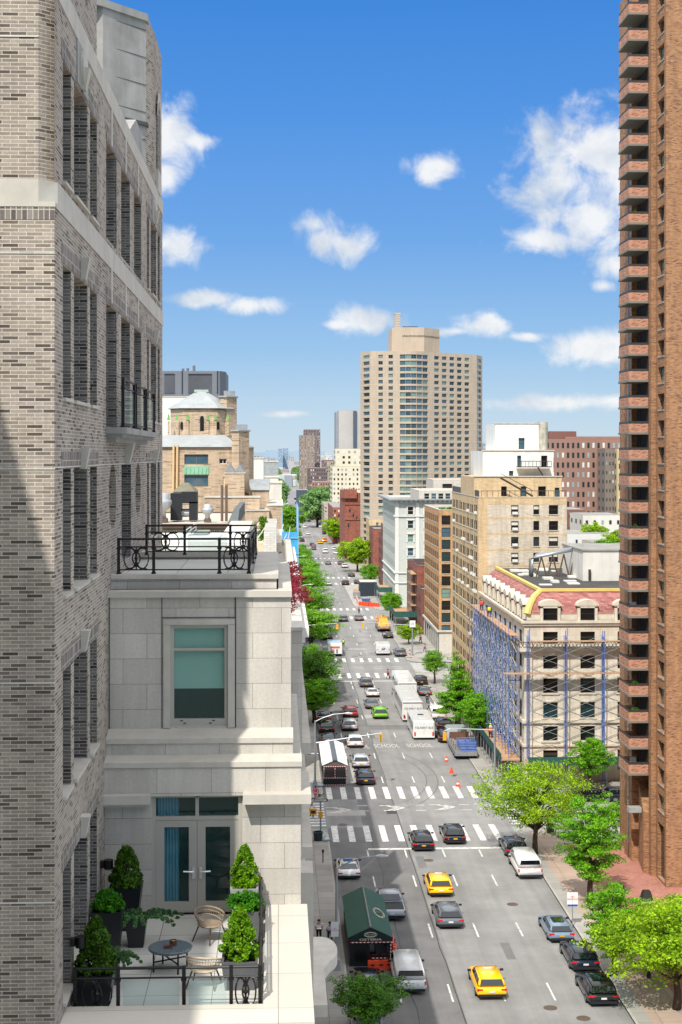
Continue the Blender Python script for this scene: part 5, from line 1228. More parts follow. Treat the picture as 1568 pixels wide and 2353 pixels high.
t3 = empty('roof_truss', (31.5, 172, 19.3), 'brown steel truss and silver duct on the dark flat roof', 'truss')
for k in range(4):
    rod('strut', (29.8 + k * 1.3, 172, 19.3), (30.4 + k * 1.3, 172, 21.6 + k * .15), .09, TR, t3); rod('strut', (31.0 + k * 1.3, 172, 19.3), (30.4 + k * 1.3, 172, 21.6 + k * .15), .09, TR, t3)
s = MB(); s.sweep([(29.2, 172, 19.4), (29.2, 172, 21.3), (29.8, 172, 21.7), (35.3, 172, 22.7)], .28, 8); s.build('duct', GALV, t3, smooth=True)
t4 = empty('roof_materials', (29.5, 176, 19.3), 'loose white roofing sheets lying on the dark flat roof', 'building materials')
rs = random.Random(3)
for k in range(16):
    x, y = 27.8 + rs.random() * 5.5, 160 + rs.random() * 22; s = MB(); s.box(x, x + .5 + rs.random(), y, y + .6 + rs.random(), 19.31, 19.38 + rs.random() * .2); s.build('sheet', WHT, t4)

# scaffold
BLU = mat('blue scaffold paint', '#4a6cb2', .5, var=.15); SIL = mat('silver scaffold brace', '#9ca0a4', .5, metal=.3); PLK = mat('scaffold plank', '#b58f6c', .8, var=.25)
rs = random.Random(8)
def scaffold(label, face):
    t = empty('scaffold', (XA - 1 if face == 'W' else 36, YA_ - 1 if face == 'S' else 168, 0), label, 'scaffold')
    n = 6 if face == 'S' else 15; L = 3.83 if face == 'S' else 2.25; top = 15.4; lift = 1.44
    def P(u, d, z): return Vector((XA + .3 + u, YA_ - .55 - d, z)) if face == 'S' else Vector((XA - .55 - d, YA_ - .3 + u, z))
    lifts = [3.2 + lift * k for k in range(9)]
    for i in range(n):
        for d in (0, .9 if face == 'S' else 1.1):
            rod('standard', P(i * L, d, 0), P(i * L, d, top + (.6 * rs.random())), .045 if face == 'S' else .032, BLU, t)
        for z in lifts[::2 if face == 'S' else 1]: rod('transom', P(i * L, 0, z), P(i * L, .9, z), .03, BLU, t)
    rest = MB(); cnt = 0
    for i in range(n - 1):
        for j, z in enumerate(lifts[:-1]):
            for (za, zb) in ((z, z + lift), (z + lift, z)):
                if cnt < 64: rod('brace', P(i * L, .9, za), P(i * L + L, .9, zb), .022, SIL, t, 5)
                else: rest.sweep([P(i * L, .9, za), P(i * L + L, .9, zb)], .022, 4)
                cnt += 1
            rest.sweep([P(i * L, 0, z + .3), P(i * L + L, 0, z + lift + .3)], .018, 4)
            if face == 'W':
                rest.sweep([P(i * L, .3, z), P(i * L + L * .3, .9, z + lift)], .03, 4); rest.sweep([P(i * L + rs.random(), .9, z + rs.random()), P(i * L + rs.random(), .2 + rs.random(), z + 1.6)], .026, 4)
    if face == 'W':
        rest2 = MB()
        for k in range(200):
            rest2.mi = 0 if rs.random() < .5 else 1
            u, z = rs.random() * L * (n - 1), 2.8 + rs.random() * 11; d = rs.choice([0, .35, .7, 1.1])
            q = rs.random()
            if q < .4: rest2.sweep([P(u, d, z), P(u, d, z + 1.3)], .024, 4)
            elif q < .7: rest2.sweep([P(u, d, z), P(u + L * .9, d, z)], .02, 4)
            else: rest2.sweep([P(u, 0, z), P(u, 1.1, z)], .03, 4)
        o = rest2.build('scaffold_tubes', [BLU, mat('pale scaffold pipe', '#a9adb2', .6)], t); o['kind'] = 'stuff'
    else:
        rest2 = MB()
        for i in range(n):
            for k in range(40):
                z = 3 + k * .3; rest2.sweep([P(i * L - .16, .0, z), P(i * L - .16, .5, z)], .012, 4)
            rest2.sweep([P(i * L - .16, .0, 2.5), P(i * L - .16, .0, 15)], .022, 4); rest2.sweep([P(i * L - .16, .5, 2.5), P(i * L - .16, .5, 15)], .022, 4)
        o = rest2.build('scaffold_frames', BLU, t); o['kind'] = 'stuff'
    if len(rest.v): o = rest.build('scaffold_braces', SIL, t); o['kind'] = 'stuff'
    for z in ((11.15, 14.4) if face == 'S' else (14.9,)):
        for k in range(3):
            s = MB(); a, b_ = P(-2.6 if z < 12 else 0, .1 + k * .32, z + .02 * k), P(L * (n - 1), .38 + k * .32, z + .1 + .02 * k); s.box(a.x, b_.x, a.y, b_.y, a.z, b_.z); s.build('plank', PLK, t)
    s = MB(); a, b_ = P(-.3, 0, 2.3), P(L * (n - 1), 1.9, 2.45); s.box(a.x, b_.x, a.y, b_.y, 2.3, 2.45); s.build('shed_deck', PLK, t)
    s = MB(); a, b_ = P(-.3, 1.9, 2.2), P(L * (n - 1), 1.96, 3.0); s.box(a.x, b_.x, a.y, b_.y, 2.2, 3.0); s.build('shed_parapet', mat('green hoarding', '#24524a', .7), t)
    for i in range(n):
        rod('shed_post', P(i * L, 1.8, 0), P(i * L, 1.8, 2.3), .05, GALV, t)
    return t
scaffold('blue pipe scaffold with crossed silver braces on the south face of the mansard building', 'S')
scaffold('dense blue scaffold running along the avenue face of the mansard building', 'W')

# ------------------------------------------------------------------ beige apartment building
BG = brick('tan face brick', ['#bda27a', '#c8ad85', '#d0b890'], '#cdb893', bw=.5, bh=.14, ms=.02, blotch=.1)
BGL = brick('greyish tan side brick', ['#b9ae9b', '#c4b9a7', '#ccc2b1'], '#c8bdaa', bw=.5, bh=.14, ms=.02, blotch=.16)
x0, x1, y0, y1 = 24.9, 36.0, 185.6, 214
t = empty('beige_apartment_building', (30, 200, 0), 'beige brick apartment building with window air conditioners and white roof houses', 'building')
z1 = 28.05
def bx_(px): return at(px, 0, y0).x - x0
ROWS_ = [(z1 - 2.1 - 1.98 * k, z1 - .93 - 1.98 * k) for k in range(13)]
CB = [(bx_(1174.8), bx_(1191.9)), (bx_(1226), bx_(1239.6)), (bx_(1261.6), bx_(1283))]
CWB = []
for k in range(7): CWB += [(1.3 + k * 3.9, 2.45 + k * 3.9), (2.85 + k * 3.9, 4.0 + k * 3.9)]
m = MB(); facade(m, (x0, y0), (0, 1), y1 - y0, 0, z1, [(a, b_, c, d) for a, b_ in CWB for c, d in ROWS_], .07, (-1, 0)); m.face([(x1, y1, 0), (x0, y1, 0), (x0, y1, z1), (x1, y1, z1)]); m.face([(x1, y0, 0), (x1, y1, 0), (x1, y1, z1), (x1, y0, z1)]); m.build('wall', BG, t)
m = MB(); facade(m, (x0, y0), (1, 0), x1 - x0, 0, z1, [(a, b_, c, d) for a, b_ in CB for c, d in ROWS_], .2, (0, -1)); m.build('side_wall', BGL, t)
s = MB(); s.box(x0, x1, y0 - .015, y0 - .001, z1 - .85, z1); s.box(x0, x0 + 1.1, y0 - .015, y0 - .001, 10, z1 - .85); s.build('quoin_strip', BG, t)
for k in range(5): s = MB(); s.box(x0 + 1.1, x1, y0 - .014, y0 - .001, ROWS_[k][0] - .55, ROWS_[k][0] - .3); s.build('brick_band', BG, t)
st = []; rnd = random.Random(5)
for r_i, (c, d) in enumerate(ROWS_[:7]):
    for a, b_ in CB: st.append(((x0, y0), (1, 0), a, b_, c, d, .2, rnd.choice(['sash', 'sash2']), FR_D, G_DARK, (0, -1)))
for (c, d) in ROWS_:
    for a, b_ in CWB: st.append(((x0, y0), (0, 1), a, b_, c, d, .07, 'sash', FR_D, G_MATT, (-1, 0)))
place_windows(t, st)
ACM = mat('white air conditioner', '#d8d6cf', .5)
s = MB(); s.box(-.33, .33, -.3, .1, 0, .32); s.box(-.28, .28, -.31, -.3, .05, .27); ac = s.mesh('air_conditioner', ACM)
for (ci, ri) in ((0, 0), (0, 1), (0, 2), (0, 3), (0, 5), (2, 4)):
    a, b_ = CB[ci]; inst('air_conditioner', ac, t, Vector((x0 + (a + b_) / 2, y0, ROWS_[ri][0] + .02)) - wloc(t))
for k in range(22):
    a, b_ = rnd.choice(CWB); c, d = rnd.choice(ROWS_[:9]); inst('air_conditioner', ac, t, Vector((x0, y0 + (a + b_) / 2, c + .02)) - wloc(t), -math.pi / 2)
s = MB()
for (c, d) in ROWS_[:8]:
    for a, b_ in CB: s.box(x0 + a - .08, x0 + b_ + .08, y0 - .08, y0, c - .1, c - .005)
    for a, b_ in CWB: s.box(x0 - .08, x0, y0 + a - .06, y0 + b_ + .06, c - .1, c - .005)
o = s.build('sill', LIMES, t); o['kind'] = 'stuff'
s = MB(); s.face([(x0, y0, z1 - .02), (x1, y0, z1 - .02), (x1, y1, z1 - .02), (x0, y1, z1 - .02)]); s.build('roof', ROOFG, t)
s = MB(); s.box(x0 - .06, x1 + .06, y0 - .06, y0 + .2, z1, z1 + .1); s.box(x0 - .06, x0 + .2, y0 + .2, y1, z1, z1 + .1); s.build('coping', LIMES, t)
s = MB(); s.box(x0 + .05, x0 + .1, y0, y1, z1 + .1, z1 + .9); s.build('roof_railing', mat('dark rail mesh', '#4a4640', .6), t)
for k in range(16): rod('rail_post', (x0 + .4 + k * .7, y0 + .1, z1), (x0 + .4 + k * .7, y0 + .1, z1 + .85), .03, DKM, t)
rod('rail', (x0 + .3, y0 + .1, z1 + .85), (x1, y0 + .1, z1 + .85), .035, DKM, t)
def sb(a, b_, y, d, top, bot, m_, nm, holes=()):
    xa, xb = at(a, 0, y).x, at(b_, 0, y).x; zt_, zb_ = H - (top - HY) * y / F, H - (bot - HY) * y / F
    m = MB(); hh = [(at(h[0], 0, y).x - xa, at(h[1], 0, y).x - xa, H - (h[3] - HY) * y / F, H - (h[2] - HY) * y / F) for h in holes]
    facade(m, (xa, y), (1, 0), xb - xa, zb_ - 1, zt_, hh, .3, (0, -1))
    m.face([(xa, y, zb_ - 1), (xa, y + d, zb_ - 1), (xa, y + d, zt_), (xa, y, zt_)]); m.face([(xb, y, zb_ - 1), (xb, y + d, zb_ - 1), (xb, y + d, zt_), (xb, y, zt_)]); m.face([(xa, y, zt_), (xb, y, zt_), (xb, y + d, zt_), (xa, y + d, zt_)])
    m.build(nm, m_, t)
    for h in hh:
        put_window(t, (xa, y), (1, 0), h[0], h[1], h[2], h[3], .3, 'sash', FR_D, rnd.choice([G_DARK, G_SKY]), (0, -1))
    s = MB(); s.box(xa - .12, xb + .12, y - .12, y + .3, zt_, zt_ + .12); s.build('coping', LIMES, t)
PW = mat('white painted brick', '#e4e3dc', .7, var=.1, stain=.15)
sb(1090, 1291, 189.5, 14, 1096, 1143, BG, 'setback_wall', ((1152, 1165, 1118, 1141), (1197, 1210, 1118, 1141), (1237, 1255, 1118, 1141), (1275, 1286, 1121, 1143)))
sb(1110, 1272, 194, 12, 1036, 1097, PW, 'white_roof_house', ((1189, 1198, 1047, 1073), (1244, 1258, 1047, 1073), (1170, 1180, 1082, 1098)))
sb(1138, 1250, 197, 9, 973, 1036, PW, 'white_roof_house', ((1192, 1206, 1006, 1032),))
s = MB(); xa = at(1251, 0, 196).x; s.lathe([(.75, 0), (.75, 3.7), (0, 3.7)], c=(xa, 197.5), n=16, z=H - (1034 - HY) * 196 / F); s.build('flue_stack', mat('stained concrete flue', '#b9b5a3', .8, var=.3, stain=.5), t)
s = MB(); xa, xb = at(1187, 0, 193.5).x, at(1264, 0, 193.5).x; zz = H - (1074 - HY) * 193.5 / F; s.box(xa, xb, 192.3, 193.8, zz, zz + .12); s.build('iron_landing', DKM, t)
for k in range(10): xk = xa + (xb - xa) * k / 9; rod('baluster', (xk, 192.4, zz), (xk, 192.4, zz + .8), .03, DKM, t)
rod('rail', (xa, 192.4, zz + .8), (xb, 192.4, zz + .8), .04, DKM, t); rod('stair_stringer', (xb - 1.8, 192.2, zz), (xb - .4, 192.2, zz - 2.2), .1, DKM, t); rod('stair_stringer', (at(1150, 0, 188).x, 188, H - (1098 - HY) * 188 / F), (at(1225, 0, 188).x, 188, H - (1141 - HY) * 188 / F), .12, DKM, t); rod('stair_rail', (at(1150, 0, 188).x, 188, H - (1088 - HY) * 188 / F), (at(1225, 0, 188).x, 188, H - (1128 - HY) * 188 / F), .04, DKM, t)

# brown corner building beyond the second crossing
BR2 = brick('light brown brick', ['#b08355', '#bb9062', '#c59b6f'], '#a08460', bw=.5, bh=.14, ms=.02)
z1 = H - (1172 - HY) * 252 / F
t = block('brown_corner_building', 'light brown brick corner building with a pale stone base and a green roof garden', 'building', 27.0, 34.5, 251, 276, z1, BR2, S=([(.45, 1.95)], rows(z1 - .9, 2.05, 10, 1.6)), Wf=(sum([[(1.0 + 3.4 * k, 2.1 + 3.4 * k), (2.5 + 3.4 * k, 3.6 + 3.4 * k)] for k in range(7)], []), rows(z1 - 1.0, 2.05, 10, 1.25)), mf=FR_D, seed=9, sillm=LIMES, cornice=LIMES, limit=90)
s = MB(); s.box(26.9, 34.6, 250.9, 251, 0, 3.6); s.box(26.88, 27, 250.9, 276, 0, 3.6); s.build('stone_base', LIMES, t)
s = MB(); s.box(26.6, 34.6, 250.6, 250.9, 3.6, 3.9); s.box(26.6, 26.88, 250.9, 276, 3.6, 3.9); s.build('cornice', LIMES, t)
for k in range(6): s = MB(); s.box(26.86, 26.9, 253 + k * 3.7, 255 + k * 3.7, .4, 3.0); s.build('shop_window', G_DARK, t)

# red townhouses and shed, white corner building, brownstones, red castle, beyond
RED = brick('red brick', ['#78402f', '#8a4c3c', '#965c4c'], '#8a5a4c', bw=.5, bh=.14, ms=.02)
BSTN = mat('brownstone', '#7d4f43', .85, var=.2, stain=.2)
for i, (ya, yb, mm_, zz) in enumerate(((276.4, 284, BSTN, 8.4), (284.4, 292, RED, 12.2), (292.2, 299, RED, 12.5), (299.2, 306, BSTN, 12.0))):
    block('townhouse', ['pink brownstone house with a stoop just past the brown corner building', 'red brick townhouse with a grey roof nearest the sidewalk shed', 'red brick townhouse second in the row behind the scaffold ladder', 'dark brownstone townhouse at the far end of the short row'][i], 'house', 26.4, 40, ya, yb, zz, mm_, S=(cols(1, 12, 4, .8), rows(zz - 1, 2.4, 3, 1.3)), Wf=(cols(.6, 6.8, 3, .9), rows(zz - 1.2, 2.5, 4, 1.5)), roof=ROOFG, mf=FR_W, cornice=mat('dark grey cornice', '#4a4744', .7), seed=20 + i, limit=24, group='row of townhouses on the right of the avenue')
z1 = H - (1150 - HY) * 328 / F
GW = mat('greyish white paint', '#d3d4cd', .7, var=.08, stain=.1)
t = block('white_building', 'white and grey painted corner building with an overhanging cornice and arched top windows', 'building', 25.6, 40, 328, 366, z1, mat('pale grey stucco', '#b9bcb2', .8, var=.1), S=(cols(1.6, 12.6, 3, 1.25), rows(z1 - 1.4, 3.02, 8, 1.75)), Wf=(cols(.8, 37, 13, .9), rows(z1 - 1.4, 3.02, 8, 1.6)), mf=FR_W, seed=12, sillm=GW, cornice=GW, limit=98)
s = MB(); s.box(24.2, 41, 326.6, 327.99, z1 + .05, z1 + .35); s.box(24.2, 25.59, 327.99, 366, z1 + .05, z1 + .35); s.build('cornice', mat('grey zinc cornice', '#8f9698', .5), t)
for k in range(14): s = MB(); s.box(25.8 + k * 1.05, 26.15 + k * 1.05, 327.2, 327.99, z1 - .45, z1 + .05); s.build('bracket', GW, t)
for k in range(12):
    y = 329 + k * 3.1; s = MB(); s.box(24.8, 25.59, y, y + .4, z1 - .45, z1 + .05); s.build('bracket', GW, t)
for x in (25.65, 30.2, 34.2, 39.2):
    s = MB(); s.box(x, x + .75, 327.85, 327.99, 2, z1 - .5); s.build('quoin_pilaster', WHT, t)
for z in (z1 - 3.6, z1 - 16, 5.2): s = MB(); s.box(25.3, 40.1, 327.7, 327.84, z, z + .3); s.box(25.35, 25.59, 327.84, 366, z, z + .3); s.build('belt_course', GW, t)
wc = cols(1.6, 12.6, 3, 1.25)
for (a, b_) in wc:
    for (c, d) in rows(z1 - 1.4, 3.02, 8, 1.75):
        s = MB(); s.box(25.6 + a - .28, 25.6 + b_ + .28, 327.72, 327.99, d + .04, d + .28); s.box(25.6 + a - .25, 25.6 + a - .03, 327.82, 327.99, c, d); s.box(25.6 + b_ + .03, 25.6 + b_ + .25, 327.82, 327.99, c, d); s.build('window_surround', WHT, t)
block('penthouse', 'cream penthouse with a row of large windows behind the white corner building', 'building', 32, 48, 340, 362, H - (1128 - HY) * 340 / F, LIMES, S=(cols(1, 15.5, 9, 1.2), [(H - (1147 - HY) * 340 / F, H - (1134 - HY) * 340 / F)]), mf=FR_W, limit=12, roof=WHT)
block('penthouse', 'cream roof house with cooling plant between the white building and the beige one', 'building', 38, 54, 366, 384, H - (1103 - HY) * 366 / F, LIMES, S=(cols(1, 15.5, 3, 2.4), [(H - (1125 - HY) * 366 / F, H - (1112 - HY) * 366 / F)]), mf=FR_D, limit=12, roof=WHT)
for i, (ya, yb, zz, mm_) in enumerate(((368, 379, 16, BSTN), (379.3, 388, 13.5, BSTN), (410, 428, 13, RED), (428.5, 458, 15, BG))):
    t = block('townhouse', ['brownstone with a grey pyramid turret roof beyond the white building', 'narrow brownstone with a blue awning beyond the turret house', 'red brick house with white trim before the brick castle', 'tan brick mid rise with a flat orange roof below the big tower'][i], 'house', 26, 40, ya, yb, zz, mm_, S=(cols(1, 12, 4, .8), rows(zz - 1, 2.4, 3, 1.3)), Wf=(cols(.6, yb - ya - .5, 4 if i < 3 else 8, 1.1), rows(zz - 1.4, 2.5, 5, 1.5)), mf=FR_W, seed=30 + i, limit=30, cornice=mat('dark grey cornice', '#4a4744', .7) if i < 3 else None, group='houses beyond the white building')
    if i == 0: s = MB(); s.frust([(26.2, 369), (33, 369), (33, 379), (26.2, 379)], zz + .1, [(30, 373), (30.4, 373), (30.4, 375), (30, 375)], zz + 4.2); s.build('turret_roof', ROOFG, t)
CAST = brick('castle red brick', ['#84493a', '#945645', '#a26553'], '#8e6353', bw=.7, bh=.2, ms=.02, blotch=.16)
t = empty('brick_castle', (30, 500, 0), 'red brick armory tower with battlements like a small castle', 'building')
yy = 480; X_ = lambda px: at(px, 0, yy).x; Z_ = lambda py: H - (py - HY) * yy / F
s = MB(); s.prism([(X_(787), yy + 8), (X_(793), yy), (X_(836), yy), (X_(836), yy + 20), (X_(787), yy + 20)], 0, Z_(1136)); s.build('wall', CAST, t)
s = MB(); s.prism([(X_(785), yy + 6), (X_(790), yy - 1), (X_(820), yy - 1), (X_(820), yy + 12), (X_(785), yy + 12)], Z_(1145), Z_(1126)); s.build('tower_head', CAST, t)
for k in range(9): s = MB(); x = X_(790) + k * .95 * .82; s.box(x, x + .45, yy - 1, yy - .6, Z_(1126), Z_(1122.5)); s.build('merlon', CAST, t)
for k in range(8): s = MB(); x = X_(807) + k * .62; s.box(x, x + .35, yy - .05, yy + .4, Z_(1136), Z_(1133)); s.build('merlon', CAST, t)
for z in (1160, 1195): s = MB(); s.box(X_(793), X_(836), yy - .25, yy, Z_(z), Z_(z - 2)); s.build('corbel_course', CAST, t)
for (px, py, w_, h_) in ((824, 1262, 3.5, 12), (804, 1172, 1.6, 5), (812, 1183, 1.6, 5), (801, 1205, 1.6, 6), (820, 1190, 1.6, 6), (800, 1262, 2, 7)):
    s = MB(); s.box(X_(px - w_), X_(px + w_), yy - .1, yy - .02, Z_(py + h_), Z_(py - h_ * .4)); s.build('slit_window', G_TEAL, t)
s = MB(); s.frust([(X_(789), yy - 1), (X_(795), yy - 1.5), (X_(797), yy), (X_(789), yy)], Z_(1272), [(X_(788), yy - 1.6), (X_(797), yy - 1.6), (X_(798), yy), (X_(788), yy)], Z_(1250)); s.build('bartizan', CAST, t)

# ------------------------------------------------------------------ the big tower
TAN = mat('tan tower concrete', '#b9a893', .8, var=.1, stain=.12, scale=.3)
t = empty('apartment_tower', (42, 450, 0), 'tall tan apartment tower with a curved glass bay and a stepped crown', 'building')
yb_ = 440.0
def TP(px, Y): return (at(px, 0, Y).x, Y)
A0, A1, A2, A3, A4, A5 = TP(828.5, 447), TP(851, 440), TP(919, 440.5), TP(984, 443), TP(1096, 456), TP(1108.5, 463)
ztop = H + 239 * 440 / F
FL = 1.855
rowsT = [(ztop - 1.1 - FL * k - 1.05, ztop - 1.1 - FL * k) for k in range(30)]
m = MB(); store = []; rnd = random.Random(6)
GT = [G_TEAL, G_TEAL, G_SKY, G_SKY, G_PALE, G_DARK]
def seg(P, Q, cols_, bay=0):
    P, Q = Vector((*P, 0)), Vector((*Q, 0)); L = (Q - P).length; u = (Q - P) / L; n = Vector((u.y, -u.x, 0))
    hs = [(a * L, b_ * L, c, d) for (a, b_) in cols_ for (c, d) in rowsT]
    if bay: hs = [(a, b_, c - .12, d + .1) for (a, b_, c, d) in hs]
    facade(m, (P.x, P.y), (u.x, u.y), L, 0, ztop, hs, .3, (n.x, n.y))
    for h in hs: store.append(((P.x, P.y), (u.x, u.y), h[0], h[1], h[2], h[3], .3, 'twin' if len(cols_) != 1 else 'band', FR_G, rnd.choice([G_SKY, G_SKY, G_TEAL, G_PALE] if bay else GT), (n.x, n.y)))
seg(A0, A1, [(.3, .93)])
seg(A1, A2, [(.28, .43), (.62, .77)])
bayp = [A2] + [TP(919 + 65 * k / 5, 440.5 + 2.5 * k / 5 - 2.2 * math.sin(math.pi * k / 5)) for k in range(1, 5)] + [A3]
for a, b_ in zip(bayp[:-1], bayp[1:]): seg(a, b_, [(.02, .98)], 1)
seg(A3, A4, [(.175 + .155 * k - .05, .175 + .155 * k + .045) for k in range(-0, 5)])
seg(A4, A5, [(.08, .75)])
m.face([(A5[0], A5[1], 0), (A5[0], A5[1] + 20, 0), (A5[0], A5[1] + 20, ztop), (A5[0], A5[1], ztop)])
poly = [A0, A1] + bayp + [A4, A5, (A5[0], A5[1] + 20), TP(829.5, 470)]
m.face([(p[0], p[1], ztop - .3) for p in poly])
m.build('wall', TAN, t)
s = MB()
for k in range(30):
    z = rowsT[k][0] - .42
    for P, Q in zip(poly[:-3], poly[1:-2]):
        s.face([(P[0], P[1] - .03, z), (Q[0], Q[1] - .03, z), (Q[0], Q[1] - .03, z + .13), (P[0], P[1] - .03, z + .13)])
o = s.build('floor_line', mat('pale floor line', '#c9b9a0', .8), t); o['kind'] = 'stuff'
place_windows(t, sorted(store, key=lambda w: -w[4]), 100)
cx0, cx1 = TP(900.5, 448), TP(1009.5, 452)
for (a, b_, zt, zb, nm) in ((900.5, 1010, 771, 806, 'crown_wall'), (901, 1010, 753, 768, 'crown_wall')):
    s = MB(); P, Q = TP(a, 448), TP(b_, 452); xm1, xm2 = TP(925, 445), TP(975, 445.5)
    s.prism([P, xm1, xm2, Q, (Q[0], 462), (P[0], 462)], H - (zb - HY) * 448 / F - 1, H - (zt - HY) * 448 / F); s.build(nm, TAN, t)
s = MB(); P, Q = TP(902, 448.3), TP(1009, 452); s.prism([P, TP(925, 445.4), TP(975, 445.9), Q, (Q[0], 461), (P[0], 461)], H - (771 - HY) * 448 / F, H - (768 - HY) * 448 / F); s.build('crown_recess', G_DARK, t)
x_ = TP(913.5, 449)[0]; zc_ = H - (753 - HY) * 449 / F; s = MB(); s.box(x_ - .8, x_ + .8, 448.5, 450, zc_, zc_ + 4.0); s.box(x_ - .95, x_ + .95, 448.4, 450.1, zc_ + 4.0, zc_ + 4.5); s.build('chimney', TAN, t)
for k in range(7): s = MB(); s.box(x_ - .82, x_ + .82, 448.45, 448.5, zc_ + .4 + k * .5, zc_ + .5 + k * .5); s.build('louvre', LIMED, t)
s = MB(); s.box(x_ + 1.6, x_ + 6.2, 449, 450, zc_ + .35, zc_ + .5); s.build('roof_railing', DKM, t)

# ------------------------------------------------------------------ background masses
def haze(hexc, f):  # distance haze mixed straight into the base colour
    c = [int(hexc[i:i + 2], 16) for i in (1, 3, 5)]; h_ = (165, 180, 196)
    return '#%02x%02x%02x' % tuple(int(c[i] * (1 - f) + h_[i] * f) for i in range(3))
def bgblock(name, label, a, b_, c, Y, depth, col, nx=0, nz=0, wf=.45, hf=.5, fr=None, x1=None, hazef=0, seed=1, side=None, strips=0, base=0, ztopstep=None):
    xa, xb = at(a, 0, Y).x, at(b_, 0, Y).x; z = H - (c - HY) * Y / F
    t = empty(name, ((xa + xb) / 2, Y, base), label, 'building')
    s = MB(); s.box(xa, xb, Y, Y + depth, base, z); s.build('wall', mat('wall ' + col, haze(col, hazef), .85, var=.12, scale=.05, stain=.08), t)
    s = MB(); s.face([(xa, Y, z + .03), (xb, Y, z + .03), (xb, Y + depth, z + .03), (xa, Y + depth, z + .03)]); s.build('roof', ROOFG, t)
    rnd = random.Random(seed); wm = []
    if nx:
        sx = (xb - xa) / nx; nn = nz or int((z - 3) / 2.2); sz = min(2.3, (z) / nn)
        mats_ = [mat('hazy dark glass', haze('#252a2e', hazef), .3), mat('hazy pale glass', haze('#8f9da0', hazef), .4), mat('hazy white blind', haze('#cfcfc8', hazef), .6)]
        m = MB(); cnt = 0
        for j in range(nn):
            for i in range(nx):
                xm = xa + sx * (i + .5); zt_ = z - .9 - sz * j; w = sx * wf / 2; h_ = sz * hf
                if zt_ - h_ < .5: continue
                k = rnd.choice([0, 0, 0, 1, 2])
                if cnt < 36 and Y < 420:
                    q = MB(); q.box(xm - w, xm + w, Y - .06, Y - .01, zt_ - h_, zt_); q.build('window', mats_[k], t); cnt += 1
                else: m.mi = k; m.face([(xm - w, Y - .05, zt_ - h_), (xm + w, Y - .05, zt_ - h_), (xm + w, Y - .05, zt_), (xm - w, Y - .05, zt_)])
        if xb < 0:
            pass
        if xa > 0:   # avenue-facing side
            ny = max(2, int(depth / 4)); m.mi = 0
            for j in range(nn):
                for i in range(ny):
                    ym = Y + depth * (i + .5) / ny; zt_ = z - .9 - sz * j; h_ = sz * hf
                    if zt_ - h_ > .5: m.face([(xa - .05, ym - .7, zt_ - h_), (xa - .05, ym + .7, zt_ - h_), (xa - .05, ym + .7, zt_), (xa - .05, ym - .7, zt_)])
        if m.v: o = m.build('window', mats_, t); o['kind'] = 'stuff'
    for k in range(strips):
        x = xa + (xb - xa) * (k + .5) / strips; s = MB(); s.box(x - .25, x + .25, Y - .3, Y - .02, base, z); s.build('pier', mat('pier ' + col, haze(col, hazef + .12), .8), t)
    return t, xa, xb, z
bgblock('brick_apartment_house', 'long red and brown brick apartment house with terraced roof right of the white roof houses', 1253, 1440, 1008, 330, 26, '#937365', 16, 17, .42, .52, seed=2)
bgblock('brick_apartment_house', 'upper red brick storeys with a planted terrace behind the long brick house', 1300, 1450, 1003, 338, 20, '#a06d5d', 12, 2, .4, .5, seed=3)
bgblock('brick_apartment_house', 'dark brown brick side wall block in front of the long brick house', 1391, 1420, 1031, 318, 8, '#7a7066', 4, 18, .3, .35, seed=4)
bgblock('apartment_house', 'pale yellow brick apartment block partly behind the stacked balconies', 1419, 1480, 1031, 316, 20, '#c2b188', 4, 12, .55, .45, seed=5)
bgblock('brick_roof_house', 'brown brick roof house with a water tank hidden on the long brick apartment house', 1262, 1325, 991, 340, 10, '#7a5348')
bgblock('low_townhouse', 'white rear wall of a low townhouse under the red brick apartment house', 1304, 1404, 1228, 232, 12, '#cfd0cc', 7, 3, .3, .3, seed=6)
bgblock('low_townhouse', 'low white townhouse roofs behind the green yard tree', 1340, 1430, 1185, 262, 12, '#d0cdc2', 5, 3, .3, .3, seed=7)
bgblock('low_townhouse', 'brown brick low house with chimneys beside the beige apartment wall', 1304, 1345, 1172, 275, 12, '#7d5a4c', 4, 3, .3, .3, seed=8)
bgblock('low_townhouse', 'cream low house with a flat roof just left of the stacked balconies', 1385, 1450, 1255, 205, 14, '#c5c0ae', 3, 3, .3, .4, seed=9)
bgblock('low_townhouse', 'grey roof shed with a zinc wall behind the mansard roof house', 1365, 1420, 1274, 190, 10, '#97a5a8')
bgblock('ziggurat_apartment_house', 'cream stepped apartment house behind the brick castle', 764.5, 835, 1072, 640, 30, '#d8ccb0', 8, 14, .4, .45, hazef=.08, seed=10)
bgblock('ziggurat_apartment_house', 'upper setback of the cream stepped apartment house', 771, 835, 1031, 650, 16, '#d6caae', 5, 4, .4, .45, hazef=.08, seed=11, base=20)
bgblock('slab_tower', 'pale grey windowless concrete tower with one dark vertical strip', 779, 842, 943, 900, 40, '#b5aca3', hazef=.15)
s = MB(); X_ = lambda px: at(px, 0, 899).x; Z_ = lambda py: H - (py - HY) * 899 / F; s.box(X_(812), X_(820), 898.8, 899.9, Z_(1030), Z_(944)); s.build('glass_strip', mat('hazy glass strip', haze('#2f3a48', .25), .3), bpy.data.objects['slab_tower'])
s = MB(); s.box(at(772.5, 0, 903).x, at(778.9, 0, 903).x, 903, 930, 0, H + 99 * 903 / F); s.build('side_wall', mat('shaded cladding', '#8a9098', .7), bpy.data.objects['slab_tower'])  # this side's shade put into the wall colour
bgblock('striped_tower', 'tan striped residential tower standing alone in the distance by the avenue', 688.8, 723.5, 1000, 1000, 25, '#8f7663', 9, 26, .3, .45, hazef=.22, seed=12, strips=5)
